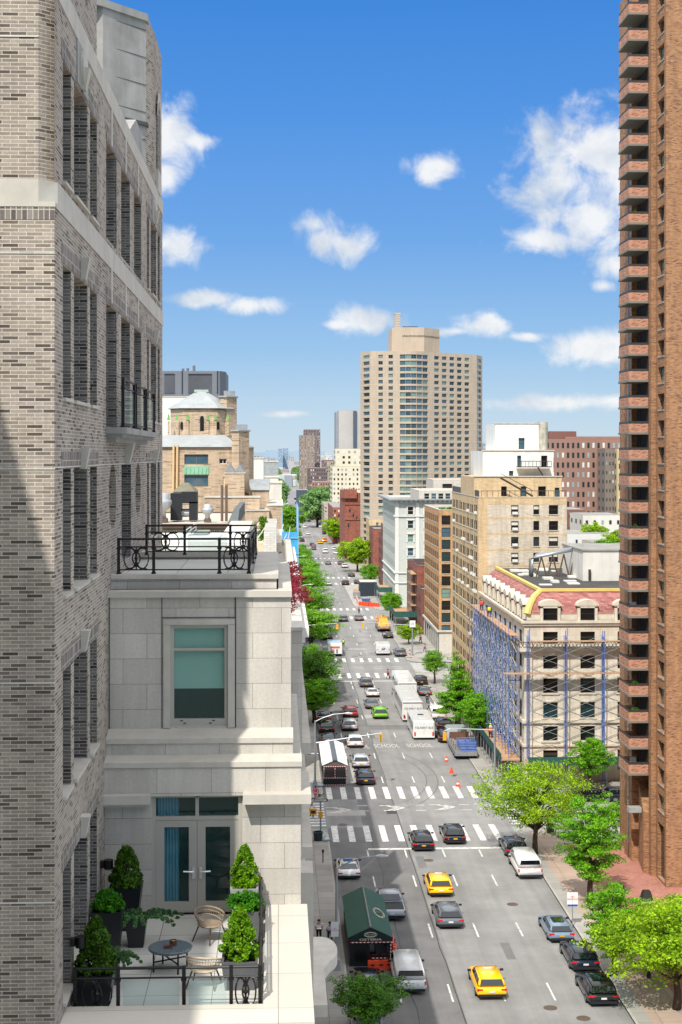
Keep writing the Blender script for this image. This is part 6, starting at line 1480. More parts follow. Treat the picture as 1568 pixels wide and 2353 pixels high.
bgblock('striped_tower', 'taller brown striped tower standing just behind the tan striped one', 699, 736.5, 987, 1040, 25, '#6a5148', 10, 28, .35, .45, hazef=.25, seed=13, strips=6)
bgblock('housing_block', 'dark brown housing block at the foot of the striped towers', 708, 753, 1075, 860, 25, '#5c4740', 9, 12, .4, .45, hazef=.2, seed=14)
bgblock('housing_block', 'pinkish brown slab of public housing left of the cream stepped building', 717.8, 765, 1107, 760, 16, '#93695a', 8, 10, .35, .4, hazef=.12, seed=15)
bgblock('housing_block', 'low dark glass podium below the tan striped tower', 682, 708, 1126, 780, 20, '#2f3944', hazef=.2)
bgblock('housing_block', 'dark red brown low block right of the striped towers', 741, 768, 1057, 1150, 25, '#71433c', 8, 5, .4, .4, hazef=.25, seed=16)
bgblock('housing_block', 'tan mid rise slice between the dark block and the cream building', 752, 768, 1060, 900, 20, '#9a8668', 4, 8, .4, .4, hazef=.2, seed=17)
bgblock('tenement_row', 'cream tenement row fronting the avenue below the cream stepped building', 746, 766, 1160, 640, 60, '#b5a993', 3, 8, .4, .5, hazef=.06, seed=18)
bgblock('tenement_row', 'red brick tenement fronting the avenue beside the brick castle', 766, 792, 1166, 560, 60, '#a05a48', 3, 8, .4, .5, hazef=.04, seed=19)
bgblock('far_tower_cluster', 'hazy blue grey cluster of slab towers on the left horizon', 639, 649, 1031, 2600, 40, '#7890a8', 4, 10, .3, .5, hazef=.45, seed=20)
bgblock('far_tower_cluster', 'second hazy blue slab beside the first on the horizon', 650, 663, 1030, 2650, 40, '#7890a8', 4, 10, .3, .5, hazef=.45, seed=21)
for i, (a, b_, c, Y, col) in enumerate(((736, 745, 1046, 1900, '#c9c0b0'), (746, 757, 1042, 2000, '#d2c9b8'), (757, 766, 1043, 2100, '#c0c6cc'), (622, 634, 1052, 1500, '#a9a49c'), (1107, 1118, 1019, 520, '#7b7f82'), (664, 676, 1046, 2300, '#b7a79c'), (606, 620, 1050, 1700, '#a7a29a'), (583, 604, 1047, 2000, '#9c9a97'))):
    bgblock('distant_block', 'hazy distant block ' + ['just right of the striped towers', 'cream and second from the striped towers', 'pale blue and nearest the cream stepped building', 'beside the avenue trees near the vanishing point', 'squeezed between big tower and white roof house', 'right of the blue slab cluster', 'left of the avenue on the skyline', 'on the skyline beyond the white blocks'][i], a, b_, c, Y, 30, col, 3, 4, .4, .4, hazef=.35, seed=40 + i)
# the low city out to the horizon
rs = random.Random(77)
palette = ['#a8866f', '#b9ab97', '#8f8a84', '#c9c2b4', '#96756a', '#d5d1c8', '#7f8488']
hz = [MB() for _ in palette]
for k in range(1500):
    Y = 620 * (rs.random() * 9 + 1) ** .9 + rs.random() * 300; u = rs.uniform(-.16, .24) * Y
    if 0 < u < 30 and Y < 2400: continue
    if Y < 1100 and (u < 30 and u > -60): continue
    k_ = rs.randrange(len(palette)); w = rs.uniform(10, 34); hh = rs.uniform(5, 14) + (rs.random() < .06) * rs.uniform(5, 16)
    if hh > 17 and -.02 < u / Y < .04: hh = 12
    hz[k_].box(u, u + w, Y, Y + rs.uniform(10, 30), 0, hh)
for i, b_ in enumerate(hz):
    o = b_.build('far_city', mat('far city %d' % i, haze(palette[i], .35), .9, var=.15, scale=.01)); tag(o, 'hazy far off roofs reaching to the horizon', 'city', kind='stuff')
s = MB()
for k in range(60):
    x0_ = -2600 + k * 90; s.box(x0_, x0_ + 90, 9000, 9100, 0, 46 + 14 * math.sin(k * .7) + 8 * math.sin(k * 2.1))
tag(s.build('hills', mat('hazy hills', '#93a6b8', .9, var=.1, scale=.001)), kind='structure')  # haze put into the hill colour
# ------------------------------------------------------------------ vehicles
TYRE = mat('tyre rubber', '#17171a', .8); RIM = mat('alloy rim', '#8d9094', .35, metal=.6); CGLASS = glassmat('car glass', '#10161b', .04)
LAMP = mat('red tail lamp', '#c01414', .3, emit=.15, var=.05); BUMP = mat('black plastic bumper', '#1c1c1e', .6); PLATE_Y = mat('orange yellow licence plate', '#d9a320', .5); PLATE_W = mat('white licence plate', '#dcdcd8', .5); CHROME = mat('chrome trim', '#c7c9cb', .15, metal=.9)
PC = {}
def paint(name, col, rough=.22):
    if name in PC: return PC[name]
    m = mat(name + ' car paint', col, rough, var=.05, spec=.6)
    b = m.node_tree.nodes['Principled BSDF']; b.inputs['Coat Weight'].default_value = .6; b.inputs['Coat Roughness'].default_value = .04
    PC[name] = m; return m
for n_, c_ in dict(white='#dcdcd8', silver='#b4babf', grey='#5c6268', black='#0e0f12', navy='#161f2e', taxi='#ffc000', green='#6ab51c', red='#8e1418', bluegrey='#6f8497', orange='#f09a10', beige='#b7ab95').items(): paint(n_, c_)

def loft(st, prof):
    """st: (y, half width, z low, z high); prof: (x factor, height factor) from sill to centre line"""
    m = MB(); n = len(prof) * 2
    for (y, hw, zl, zh) in st:
        r = [(hw * a, zl + (zh - zl) * b_) for a, b_ in prof]
        ring = [(x, z) for x, z in r] + [(-x, z) for x, z in r[::-1]]
        for (x, z) in ring: m.v.append((x, y, z * VZ))
    for i in range(len(st) - 1):
        for j in range(n):
            k = (j + 1) % n
            m.f.append((i * n + j, (i + 1) * n + j, (i + 1) * n + k, i * n + k)); m.m.append(0)
    m.f.append(tuple(range(n))); m.m.append(0); m.f.append(tuple((len(st) - 1) * n + n - 1 - j for j in range(n))); m.m.append(0)
    return m
BPROF = [(.86, 0), (.97, .16), (1.0, .42), (.99, .68), (.94, .90), (.84, 1.0), (.45, 1.03)]
def car_meshes(kind):
    P = dict(sedan=(4.75, .92, 1.42, .95), suv=(4.7, .96, 1.68, 1.06), wagon=(4.8, .91, 1.5, .98), van=(5.6, 1.0, 2.15, 1.15), pickup=(5.8, 1.0, 1.88, 1.12), minivan=(5.0, .98, 1.74, 1.02))[kind]
    L, hw, Ht, belt = P
    if kind == 'pickup': body = [(0, .95, .55, 1.05), (.08, .99, .5, 1.12), (.5 * L, 1, .45, 1.12), (.72 * L, 1, .42, 1.14), (.95 * L, .97, .45, 1.05), (L, .85, .5, .85)]
    elif kind == 'van': body = [(0, .94, .45, 1.15), (.1, .99, .38, 1.2), (.7 * L, 1, .36, 1.2), (.86 * L, .99, .36, 1.12), (.96 * L, .95, .4, .95), (L, .82, .45, .75)]
    else:
        rear = .62 if kind == 'sedan' else .8
        body = [(0, .84, .42, rear), (.07, .93, .32, belt - .1), (.28, .985, .28, belt), (.2 * L, 1, .24, belt), (.5 * L, 1, .24, belt), (.72 * L, 1, .24, belt), (.88 * L, .985, .26, belt - .14), (.965 * L, .93, .32, belt - .26), (L, .80, .4, .62)]
    st = [(y, hw * f, a, b_) for (y, f, a, b_) in body]
    out = {}
    bm = loft(st, BPROF); out['body'] = bm
    # greenhouse
    G = dict(sedan=(.10, .76, .27, .56, .90, .72), suv=(.015, .76, .09, .58, .93, .78), wagon=(.02, .76, .11, .57, .92, .75), van=(.012, .90, .03, .74, .96, .86), pickup=(.37, .78, .41, .64, .93, .78), minivan=(.012, .80, .07, .60, .95, .80))[kind]
    y0, y1, r0, r1 = [g * L for g in G[:4]]; wb, wt = hw * G[4], hw * G[5]; zb = belt - .02 if kind != 'van' else 1.17; zt = Ht
    g = MB()
    ys = [(y0, wb, zb), (r0, wt, zt - .03), ((r0 + r1) / 2, wt, zt), (r1, wt, zt - .05), (y1, wb * .96, zb)]
    A = [(-wb, y0, zb), (wb, y0, zb), (wb * .97, y1, zb), (-wb * .97, y1, zb)]; B = [(-wt * .96, r0, zt - .03), (wt * .96, r0, zt - .03), (wt * .94, r1, zt - .05), (-wt * .94, r1, zt - .05)]
    sc_ = lambda p: (p[0], p[1], p[2] * VZ)
    g.hexa([sc_(p) for p in A + B]); out['cabin'] = g
    A = [Vector(sc_(p)) for p in A]; B = [Vector(sc_(p)) for p in B]
    def quad(a, b_, c, d, u0, u1, v0, v1, off):
        n = (b_ - a).cross(d - a).normalized()
        f = lambda u, v: (a * (1 - u) + b_ * u) * (1 - v) + (d * (1 - u) + c * u) * v + n * off
        return [f(u0, v0), f(u1, v0), f(u1, v1), f(u0, v1)]
    rw = (.07, .93, .18, .90) if kind != 'van' else (.06, .94, .42, .9)
    q = MB(); q.face(quad(A[0], A[1], B[1], B[0], *rw, .012)); out['rear_window'] = q
    q = MB(); q.face(quad(A[2], A[3], B[3], B[2], .05, .95, .1, .93, .012)); out['windshield'] = q
    if kind == 'van': sp = [(.68, .93)]
    elif kind == 'pickup': sp = [(.08, .48), (.52, .92)]
    elif kind == 'sedan': sp = [(.1, .50), (.54, .9)]
    else: sp = [(.05, .27), (.30, .60), (.63, .92)]
    for i, (u0, u1) in enumerate(sp):
        q = MB(); q.face(quad(A[1], A[2], B[2], B[1], u0, u1, .16, .9, .012)); out['side_window.r%d' % i] = q
        q = MB(); q.face(quad(A[3], A[0], B[0], B[3], 1 - u1, 1 - u0, .16, .9, .012)); out['side_window.l%d' % i] = q
    if kind in ('sedan', 'suv', 'wagon') : 
        q = MB(); q.face([(-wt * .6, r0 + (r1 - r0) * .3, (zt + .0) * VZ + .004), (wt * .6, r0 + (r1 - r0) * .3, zt * VZ + .004), (wt * .6, r0 + (r1 - r0) * .85, zt * VZ - .01), (-wt * .6, r0 + (r1 - r0) * .85, zt * VZ - .01)]); out['sunroof'] = q
    return L, hw, Ht, belt, out
CAR = {}
def wheel_mesh(r=.34, w=.22):
    k = (r, w)
    if k in CAR: return CAR[k]
    m = MB(); n = 18
    for (x, rr) in ((-w / 2, r * .62), (-w / 2, r), (w / 2, r), (w / 2, r * .62)):
        for j in range(n): t = 2 * math.pi * j / n; m.v.append((x, math.cos(t) * rr, (r + math.sin(t) * rr) * VZ))
    for i in range(3):
        for j in range(n): k2 = (j + 1) % n; m.f.append((i * n + j, i * n + k2, (i + 1) * n + k2, (i + 1) * n + j)); m.m.append(0)
    m.f.append(tuple(n - 1 - j for j in range(n))); m.m.append(1); m.f.append(tuple(3 * n + j for j in range(n))); m.m.append(1)
    CAR[k] = m.mesh('wheel', [TYRE, RIM]); return CAR[k]
def car_proto(kind):
    if kind in CAR: return CAR[kind]
    L, hw, Ht, belt, parts = car_meshes(kind)
    d = {}
    for k, mb in parts.items():
        mm_ = paint('white', '') if k in ('body', 'cabin') else CGLASS
        me = mb.mesh(k.split('.')[0], mm_, smooth=(k == 'body'))
        if k == 'cabin':
            bm = bmesh.new(); bm.from_mesh(me); bmesh.ops.bevel(bm, geom=bm.edges[:], offset=.11, segments=3, affect='EDGES'); bm.to_mesh(me); bm.free(); me.polygons.foreach_set('use_smooth', [True] * len(me.polygons))
        d[k] = me
    zl = {'sedan': .72, 'suv': .86, 'wagon': .84, 'van': .95, 'pickup': .9, 'minivan': .9}[kind]; tall = kind in ('van', 'pickup', 'minivan')
    m = MB(); w_, h_ = (.12, .34) if tall else (.36, .13)
    m.box(-w_ / 2, w_ / 2, -.03, .12, -h_ / 2 * VZ, h_ / 2 * VZ); d['tail_light'] = m.mesh('tail_light', LAMP)
    m = MB(); m.box(-hw * .86, hw * .86, -.08, .16, .30 * VZ, .50 * VZ); d['bumper'] = m.mesh('bumper', BUMP)
    m = MB(); m.box(-.17, .17, -.02, 0, -.075 * VZ, .075 * VZ); d['licence_plate'] = m.mesh('licence_plate', PLATE_Y)
    m = MB(); m.box(-.02, .2, -.05, .06, -.06, .06); d['mirror'] = m.mesh('mirror', BUMP)
    if kind == 'pickup':
        m = MB(); m.box(-.86, .86, .12, 2.0, .78 * VZ, 1.155 * VZ); d['bed_cover'] = m.mesh('bed_cover', BUMP)
        m = MB()
        for k in range(1, 5): m.box(-.86, .86, .12 + k * .38, .15 + k * .38, 1.155 * VZ, 1.165 * VZ)
        d['cover_seam'] = m.mesh('cover_seam', mat('grey seam', '#55585b', .5))
    CAR[kind] = (L, hw, Ht, belt, zl, d); return CAR[kind]
NCAR = [0]
def car(kind, color, p, label, rz=0, name=None, plate=PLATE_Y, brake=False, group=None, detail=True, sunroof=None, z=0.01):
    """p is the point under the rear bumper; the car faces up the avenue unless turned"""
    if sunroof is None: sunroof = 'glass' in label or kind == 'wagon'
    L, hw, Ht, belt, zl, d = car_proto(kind)
    t = empty(name or {'van': 'cargo_van', 'suv': 'suv_car', 'wagon': 'station_wagon', 'pickup': 'pickup_truck', 'sedan': 'sedan_car', 'minivan': 'minivan'}[kind], (p[0], p[1], z), label, {'van': 'van', 'pickup': 'pickup truck'}.get(kind, 'car'), group, rz)
    pm = PC[color]
    for k, me in d.items():
        if k in ('tail_light', 'licence_plate', 'mirror'): continue
        if k == 'sunroof' and not sunroof: continue
        nm = k.split('.')[0]
        o = inst(nm, me, t, mats=[pm] if k in ('body', 'cabin') else None)
    xs = hw - (.1 if kind in ('van', 'pickup', 'minivan') else .22)
    for sx in (-1, 1):
        inst('tail_light', d['tail_light'], t, (sx * xs, .03, zl * VZ)); inst('mirror', d['mirror'], t, (sx * hw * .98 if sx > 0 else -hw * .98, L * .66, (belt + .06) * VZ), 0 if sx > 0 else math.pi)
        for yy in (.19 * L, .81 * L): inst('wheel', wheel_mesh(), t, (sx * (hw - .11), yy, 0))
    inst('licence_plate', d['licence_plate'], t, (0, -.015 if kind != 'sedan' else -.02, (zl - .14) * VZ), mats=[plate])
    NCAR[0] += 1
    return t

MV = 'cars driving up the avenue'; PK = 'cars parked along the kerb'
# near traffic (crop B)
car('sedan', 'white', gB(397, 440), 'white parked sedan with a glass roof in front of the green dining tent', plate=PLATE_W, group=PK)
car('pickup', 'silver', gB(708, 738), 'silver pickup truck with a black folded bed cover beside the green tent', plate=PLATE_W)
def taxi_light(t, L):
    s = MB(); s.box(-.28, .28, L * .42, L * .46, 1.66 * VZ if 'suv' in t.name else 1.45 * VZ, (1.66 + .16) * VZ if 'suv' in t.name else 1.6 * VZ); s.build('roof_light', mat('roof lamp', '#c9c4b8', .4), t, world=False)
t = car('suv', 'taxi', gB(1060, 566), 'yellow taxi driving ahead of the silver crossover beside the white lane dashes', plate=PLATE_W, group=MV, sunroof=False); taxi_light(t, 4.7)
car('suv', 'grey', gB(1130, 796), 'silver grey crossover between the two yellow taxis', plate=PLATE_W, group=MV)
car('van', 'white', gB(842, 1268), 'white passenger van with a dark rear window beside the orange barrier', plate=PLATE_W)
t = car('suv', 'taxi', gB(1428, 1306), 'yellow taxi nearest the bottom edge of the avenue', plate=PLATE_W, group=MV, sunroof=False); taxi_light(t, 4.7)
car('sedan', 'black', gB(545, 1312), 'black parked sedan half under the tree behind the white van', group=PK)
car('sedan', 'silver', gp(850, 2412), 'silver parked sedan under the tree at the bottom edge', group=PK)
car('suv', 'white', gp(945, 2462), 'white car whose roof just enters the bottom edge', group=MV)
car('suv', 'black', gB(935, 236), 'black SUV waiting at the near stop line, left of the pair', group=MV)
car('suv', 'black', gB(1163, 186), 'black SUV with glowing brake lights, right of the pair at the near crosswalk', group=MV)
# parked on the right (crop C)
car('suv', 'navy', gC(466, 775), 'dark navy SUV parked ahead of the white emergency van', group=PK)
t = car('van', 'white', gC(553, 918), 'white emergency service van with red lettering parked behind the navy SUV', plate=PLATE_W)
REDT = mat('red lettering', '#c02020', .5)
text('lettering', 'EMERGENCY SERVICE', .17, REDT, t, Vector(t.location) + Vector((0, -.02, .86)), (R(88), 0, 0), 1.05)
car('wagon', 'bluegrey', gC(765, 1345), 'blue grey station wagon parked nearest the standing sign post', group=PK)
car('suv', 'navy', gC(925, 1540), 'dark blue SUV parked between the grey wagon and the black crossover', plate=PLATE_W, group=PK)
car('suv', 'black', gC(1045, 1772), 'black crossover with a glass roof parked nearest the bottom right tree', plate=PLATE_W, group=PK)
# cross street, parked facing east
car('suv', 'black', (gp(1305, 1842).x, 143.6), 'black SUV parked in the side street behind the lime tree', rz=-math.pi / 2, group='cars parked in the side street')
car('suv', 'navy', (gp(1392, 1842).x, 143.6), 'dark SUV parked in the side street beside the balcony tower', rz=-math.pi / 2, group='cars parked in the side street')
# between the crossings (crop A)
for (k, c, x, y, lab, g) in (('suv', 'grey', 652, 268, 'dark grey SUV with brake lights just past the second stop line', MV), ('sedan', 'white', 702, 344, 'white sedan directly behind the dark SUV near the buses', MV), ('sedan', 'grey', 697, 434, 'dark sedan between the white sedan and the lime green cab', MV),
    ('minivan', 'green', 762, 510, 'lime green cab beside the white coach', MV), ('suv', 'red', 530, 500, 'dark red SUV in the left lane ahead of the silver one', MV), ('suv', 'silver', 525, 602, 'silver SUV directly behind the dark red SUV', MV), ('suv', 'white', 568, 732, 'white crossover on the road lettering in the left lane', MV),
    ('suv', 'silver', 612, 890, 'silver SUV just ahead of the dark blue one by the white tent', MV), ('suv', 'navy', 648, 1018, 'dark blue SUV nearest the crosswalk beside the white tent', MV),
    ('sedan', 'grey', 325, 536, 'dark parked sedan under the trees farthest from the white tent', PK), ('suv', 'black', 348, 620, 'black parked SUV second ahead of the white tent', PK), ('sedan', 'black', 362, 708, 'black parked sedan directly ahead of the white tent', PK),
    ('suv', 'black', 1075, 252, 'black SUV parked right of the farthest coach', PK), ('sedan', 'grey', 1106, 333, 'dark sedan parked beside the coach behind the black SUV', PK), ('suv', 'black', 1255, 596, 'black SUV parked behind the white ladder van', PK), ('suv', 'black', 1268, 692, 'black SUV parked directly ahead of the grey work truck', PK)):
    car(k, c, gA(x, y), lab, group=g)
t = car('van', 'white', gA(1205, 520), 'white work van with roof ladders and red lettering by the coach'); text('lettering', 'PLUMBING', .3, REDT, t, Vector(t.location) + Vector((0, -.02, .9)), (R(88), 0, 0), 1.0)
for k in range(3): s = MB(); s.box(-.7 + k * .5, -.6 + k * .5, .5, 4.0, 2.15 * VZ, 2.3 * VZ); s.build('roof_ladder', WHITE, t, world=False)
# farther up (crop D)
for (k, c, x, y, lab, g) in (('suv', 'grey', 635, 1384, 'dark grey SUV crossing the third stop line', MV), ('sedan', 'grey', 797, 1375, 'grey sedan beside the dark SUV at the third stop line', MV), ('sedan', 'black', 1095, 1553, 'black sedan parked behind the yellow crane truck', PK), ('suv', 'grey', 1222, 1742, 'grey SUV parked right of the mail truck', PK),
    ('suv', 'black', 470, 1572, 'black SUV parked ahead of the white bakery truck', PK), ('suv', 'white', 352, 1004, 'white SUV at the left of the fourth crossing', MV), ('sedan', 'silver', 482, 1014, 'silver sedan second from the left at the fourth crossing', MV), ('suv', 'black', 655, 1010, 'black SUV third from the left at the fourth crossing', MV),
    ('sedan', 'black', 718, 924, 'black sedan with red lights past the fourth crossing', MV), ('suv', 'white', 648, 832, 'white SUV parked by the lime tree beyond the fourth crossing', PK), ('suv', 'grey', 610, 800, 'grey SUV parked just ahead of the white SUV by the lime tree', PK), ('sedan', 'black', 322, 797, 'black sedan at the left of the fifth crossing', MV), ('sedan', 'grey', 480, 800, 'dark sedan in the middle of the fifth crossing', MV),
    ('sedan', 'black', 782, 996, 'black sedan parked at the construction site corner', PK), ('sedan', 'red', 330, 618, 'dark red sedan beyond the fifth crossing', MV), ('minivan', 'taxi', 400, 586, 'yellow cab ahead of the white box van far up the avenue', MV), ('sedan', 'silver', 305, 1555, 'silver sedan parked at the left under the trees before the bakery truck', PK)):
    car(k, c, gD(x, y), lab, group=g)

# boxy vehicles
def boxbody(m, L, hw, z0, z1, r=.12):
    m.prism([(-hw + r, 0), (hw - r, 0), (hw, r), (hw, L - r), (hw - r, L), (-hw + r, L), (-hw, L - r), (-hw, r)], z0 * VZ, z1 * VZ)
def bus(p, L, hw, Ht, label, lettering=None, name='coach_bus', win=True):
    t = empty(name, (p.x, p.y, .01), label, 'bus', 'white rental buses parked beside the lane')
    W_ = paint('white', '')
    m = MB(); boxbody(m, L, hw, .35, Ht * .97); m.build('body', W_, t, world=False, bevel=.06)
    m = MB(); m.frust([(-hw + .02, .05), (hw - .02, .05), (hw - .02, L - .05), (-hw + .02, L - .05)], Ht * .965 * VZ, [(-hw + .2, .25), (hw - .2, .25), (hw - .2, L - .25), (-hw + .2, L - .25)], (Ht + .06) * VZ); m.build('roof', W_, t, world=False)
    for sx in (-1, 1):
        m = MB(); m.face([(sx * (hw + .012), .5, Ht * .52 * VZ), (sx * (hw + .012), L - .8, Ht * .52 * VZ), (sx * (hw + .012), L - .5, Ht * .86 * VZ), (sx * (hw + .012), .5, Ht * .86 * VZ)]); m.build('side_window', CGLASS, t, world=False)
        m = MB(); m.box(-.09, .09, -.03, .0, -.25, .25); inst('tail_light', m.mesh('tail_light', LAMP), t, (sx * (hw - .22), -.005, .95 * VZ))
        for yy in (L * .2, L * .82): inst('wheel', wheel_mesh(.48, .3), t, (sx * (hw - .16), yy, 0))
        m = MB(); m.box(-.05, .05, -.1, .1, -.2, .2); inst('mirror', m.mesh('mirror', BUMP), t, (sx * (hw + .28), L - .4, Ht * .6 * VZ))
    if L > 10: m = MB(); m.box(-hw + .1, hw - .1, -.012, .01, Ht * .92 * VZ, Ht * .975 * VZ); m.build('rear_brow', BUMP, t, world=False)
    m = MB(); m.box(-hw + .06, hw - .06, -.05, .1, .38 * VZ, .62 * VZ); m.build('bumper', W_, t, world=False)
    for k in range(2 if L > 10 else 1):
        m = MB(); m.box(-.4, .4, L * (.25 + .4 * k), L * (.25 + .4 * k) + .8, (Ht + .05) * VZ, (Ht + .14) * VZ); m.build('roof_hatch', mat('pale hatch', '#b9b9b4', .5), t, world=False)
    m = MB(); m.box(-.35, .35, L * .5, L * .5 + .7, (Ht + .06) * VZ, (Ht + .1) * VZ); m.build('roof_marking', BUMP, t, world=False) if L < 12 else None
    m = MB(); m.box(-.01, .01, -.008, 0, .7 * VZ, Ht * .9 * VZ); m.build('door_seam', mat('thin seam', '#8d8f90', .5), t, world=False)
    if lettering: text('lettering', lettering, .33, mat('dark blue lettering', '#4a5064', .6), t, Vector(t.location) + Vector((0, -.03, Ht * .66 * VZ)), (R(90), 0, 0), 1.05)
    return t
p1 = gA(1092, 668); bus(p1, 8.2, 1.28, 3.0, 'short white rental minibus nearest the road lettering', '732-RENT BUS', 'minibus')
p2 = gA(1008, 536); bus(Vector((p2.x, p2.y + .5, 0)), 13.5, 1.3, 3.5, 'long white coach in the middle of the bus line', '732-RENT BUS')
p3 = gA(930, 300); bus(Vector((p3.x, p2.y + 16.5, 0)), 12.0, 1.3, 3.4, 'white coach at the front of the bus line with a dark roof mark')
# mail truck
p = gD(1040, 1728); t = empty('mail_truck', (p.x, p.y, .01), 'boxy white mail truck with a blue eagle square on its back door', 'truck'); W_ = paint('white', '')
m = MB(); boxbody(m, 4.4, 1.15, .5, 2.55); m.build('body', W_, t, world=False, bevel=.04); m = MB(); m.box(-.95, .95, -.02, .0, .75 * VZ, 2.3 * VZ); m.build('roller_door', mat('offwhite door', '#c9cac6', .5), t, world=False)
m = MB(); m.hexa([(-.30, -.035, 1.35 * VZ), (.25, -.035, 1.35 * VZ), (.25, -.02, 1.35 * VZ), (-.30, -.02, 1.35 * VZ), (-.2, -.035, 1.8 * VZ), (.36, -.035, 1.8 * VZ), (.36, -.02, 1.8 * VZ), (-.2, -.02, 1.8 * VZ)]); m.build('emblem', mat('postal blue', '#1d3f86', .5), t, world=False)
m = MB(); m.face([(-.2, -.04, 1.5 * VZ), (.3, -.04, 1.66 * VZ), (-.1, -.04, 1.66 * VZ)]); m.build('eagle_mark', WHITE, t, world=False)
m = MB(); m.box(-.9, .9, -.03, -.02, 1.05 * VZ, 1.1 * VZ); m.build('red_stripe', REDT, t, world=False)
for sx in (-1, 1):
    m = MB(); m.box(-.06, .06, -.04, 0, -.08, .08); inst('tail_light', m.mesh('tail_light', LAMP), t, (sx * 1.0, -.01, 1.4 * VZ)); [inst('wheel', wheel_mesh(), t, (sx * 1.0, yy, 0)) for yy in (.9, 3.6)]
# bakery / box truck
p = gD(548, 1738); t = empty('box_truck', (p.x, p.y, .01), 'white box truck with orange and blue pictures on its back doors', 'truck')
m = MB(); boxbody(m, 5.6, 1.2, .6, 3.0); m.build('body', W_, t, world=False, bevel=.04); m = MB(); boxbody(m, 1.6, 1.05, .5, 2.0); o = m.build('cab', W_, t, world=False, bevel=.05); o.location = (0, 5.7, 0)
m = MB(); m.box(-.8, .8, -.03, 0, 1.9 * VZ, 2.35 * VZ); m.build('picture_panel', mat('orange picture panel', '#c8662a', .5, var=.4, scale=6), t, world=False); m = MB(); m.box(-.7, -.1, -.03, 0, .8 * VZ, 1.7 * VZ); m.build('picture_panel', mat('pink picture panel', '#b77f7a', .5, var=.4, scale=6), t, world=False); m = MB(); m.box(.2, .45, -.03, 0, .8 * VZ, 1.7 * VZ); m.build('blue_panel', mat('dull blue panel', '#51657c', .5), t, world=False)
for sx in (-1, 1): [inst('wheel', wheel_mesh(.42, .28), t, (sx * 1.0, yy, 0)) for yy in (1.2, 6.4)]
# yellow crane truck
p = gD(1050, 1488); t = empty('crane_truck', (p.x, p.y, .01), 'yellow orange crane truck parked at the third crossing with planks on its tail', 'truck'); O_ = PC['orange']
m = MB(); boxbody(m, 8.0, 1.25, .7, 1.3); m.build('chassis', mat('grey chassis', '#6b6e70', .5), t, world=False)
m = MB(); m.frust([(-1.1, 1.2), (1.1, 1.2), (1.15, 6.6), (-1.15, 6.6)], 1.3 * VZ, [(-.7, 2.2), (.7, 2.2), (1.0, 6.4), (-1.0, 6.4)], 3.3 * VZ); m.build('hopper', O_, t, world=False, bevel=.08)
m = MB(); boxbody(m, 1.8, 1.15, .7, 2.9); o = m.build('cab', O_, t, world=False, bevel=.1); o.location = (0, 6.7, 0)
m = MB(); m.sweep([(-.5, 1.5, 2.2 * VZ), (-.2, 5, 3.4 * VZ), (.3, 6.8, 3.5 * VZ)], .16, 6); m.build('boom', O_, t, world=False); m = MB(); m.sweep([(.5, 1.0, 1.6 * VZ), (.6, 4, 3.5 * VZ)], .1, 6); m.build('chute', mat('dark yellow steel', '#a8730c', .5), t, world=False)
m = MB(); m.box(-.9, .9, -.25, .9, 1.0 * VZ, 1.55 * VZ); m.build('timber_load', PLK, t, world=False)
for sx in (-1, 1): [inst('wheel', wheel_mesh(.5, .3), t, (sx * 1.05, yy, 0)) for yy in (1.5, 2.8, 7.2)]
# grey flatbed and blue load truck in front of the scaffold
p = gA(1440, 800); t = empty('flatbed_truck', (p.x - .5, p.y - 1.5, .01), 'grey flatbed work truck with a brown tailboard beside the scaffold', 'truck')
m = MB(); boxbody(m, 8.5, 1.25, .6, 1.25); m.build('flatbed', mat('grey flatbed', '#85878a', .6), t, world=False); m = MB(); boxbody(m, 2.8, 1.15, .6, 2.6); o = m.build('cab', PC['silver'], t, world=False, bevel=.12); o.location = (0, 8.6, 0)
m = MB(); m.box(-1.1, 1.1, 6.9, 7.0, 1.25 * VZ, 2.5 * VZ); m.build('headboard', mat('brown headboard', '#6d4a38', .7), t, world=False)
for k in range(4): m = MB(); m.box(-1.2, -1.1, k * 2 + .5, k * 2 + .6, 1.2 * VZ, 2.3 * VZ); m.build('stake', BLU, t, world=False)
m = MB(); m.sweep([(-1.0, .3, 1.35 * VZ), (-1.0, 6.5, 1.4 * VZ)], .18, 8); m.sweep([(-.7, .3, 1.35 * VZ), (-.75, 6.5, 1.4 * VZ)], .14, 8); m.build('canvas_roll', mat('dirty canvas', '#8e8068', .9), t, world=False)
for sx in (-1, 1): [inst('wheel', wheel_mesh(.48, .3), t, (sx * 1.05, yy, 0)) for yy in (1.5, 2.7, 9.8)]
t2 = empty('scaffold_frame_stack', (t.location.x + .15, t.location.y + .3, 1.25 * VZ + .01), 'stack of blue scaffold frames loaded on the grey flatbed', 'scaffold frames')
for k in range(6):
    m = MB(); zz = .05 + k * .18
    for y in (0, 2.6): m.sweep([(-.9, y, zz), (.95, y, zz)], .05, 5)
    for x in (-.9, 0, .95): m.sweep([(x, 0, zz), (x, 2.6, zz)], .05, 5)
    m.box(-.9, .95, .02, .05, zz - .07, zz + .06)
    m.build('frame', BLU, t2, world=False)
for (x, y, lab) in ((1263, 834, 'small orange cone farthest up beside the flatbed truck'), (1302, 918, 'orange cone in the middle of the three by the flatbed truck'), (1352, 1022, 'orange cone nearest the crosswalk bars')):
    p = gA(x, y); t = empty('traffic_cone', (p.x, p.y, .01), lab, 'cone', 'orange traffic cones beside the work truck'); m = MB(); m.lathe([(.2, .03), (.04, .6), (0, .6)], n=12); m.build('cone', mat('cone orange', '#f0481a', .5, var=.05), t, world=False); m = MB(); m.box(-.26, .26, -.26, .26, 0, .03); m.build('base', MATS['cone orange'], t, world=False)
    m = MB(); m.lathe([(.155, .22), (.105, .37)], n=12); m.build('white_collar', WHITE, t, world=False) if y != 918 else None
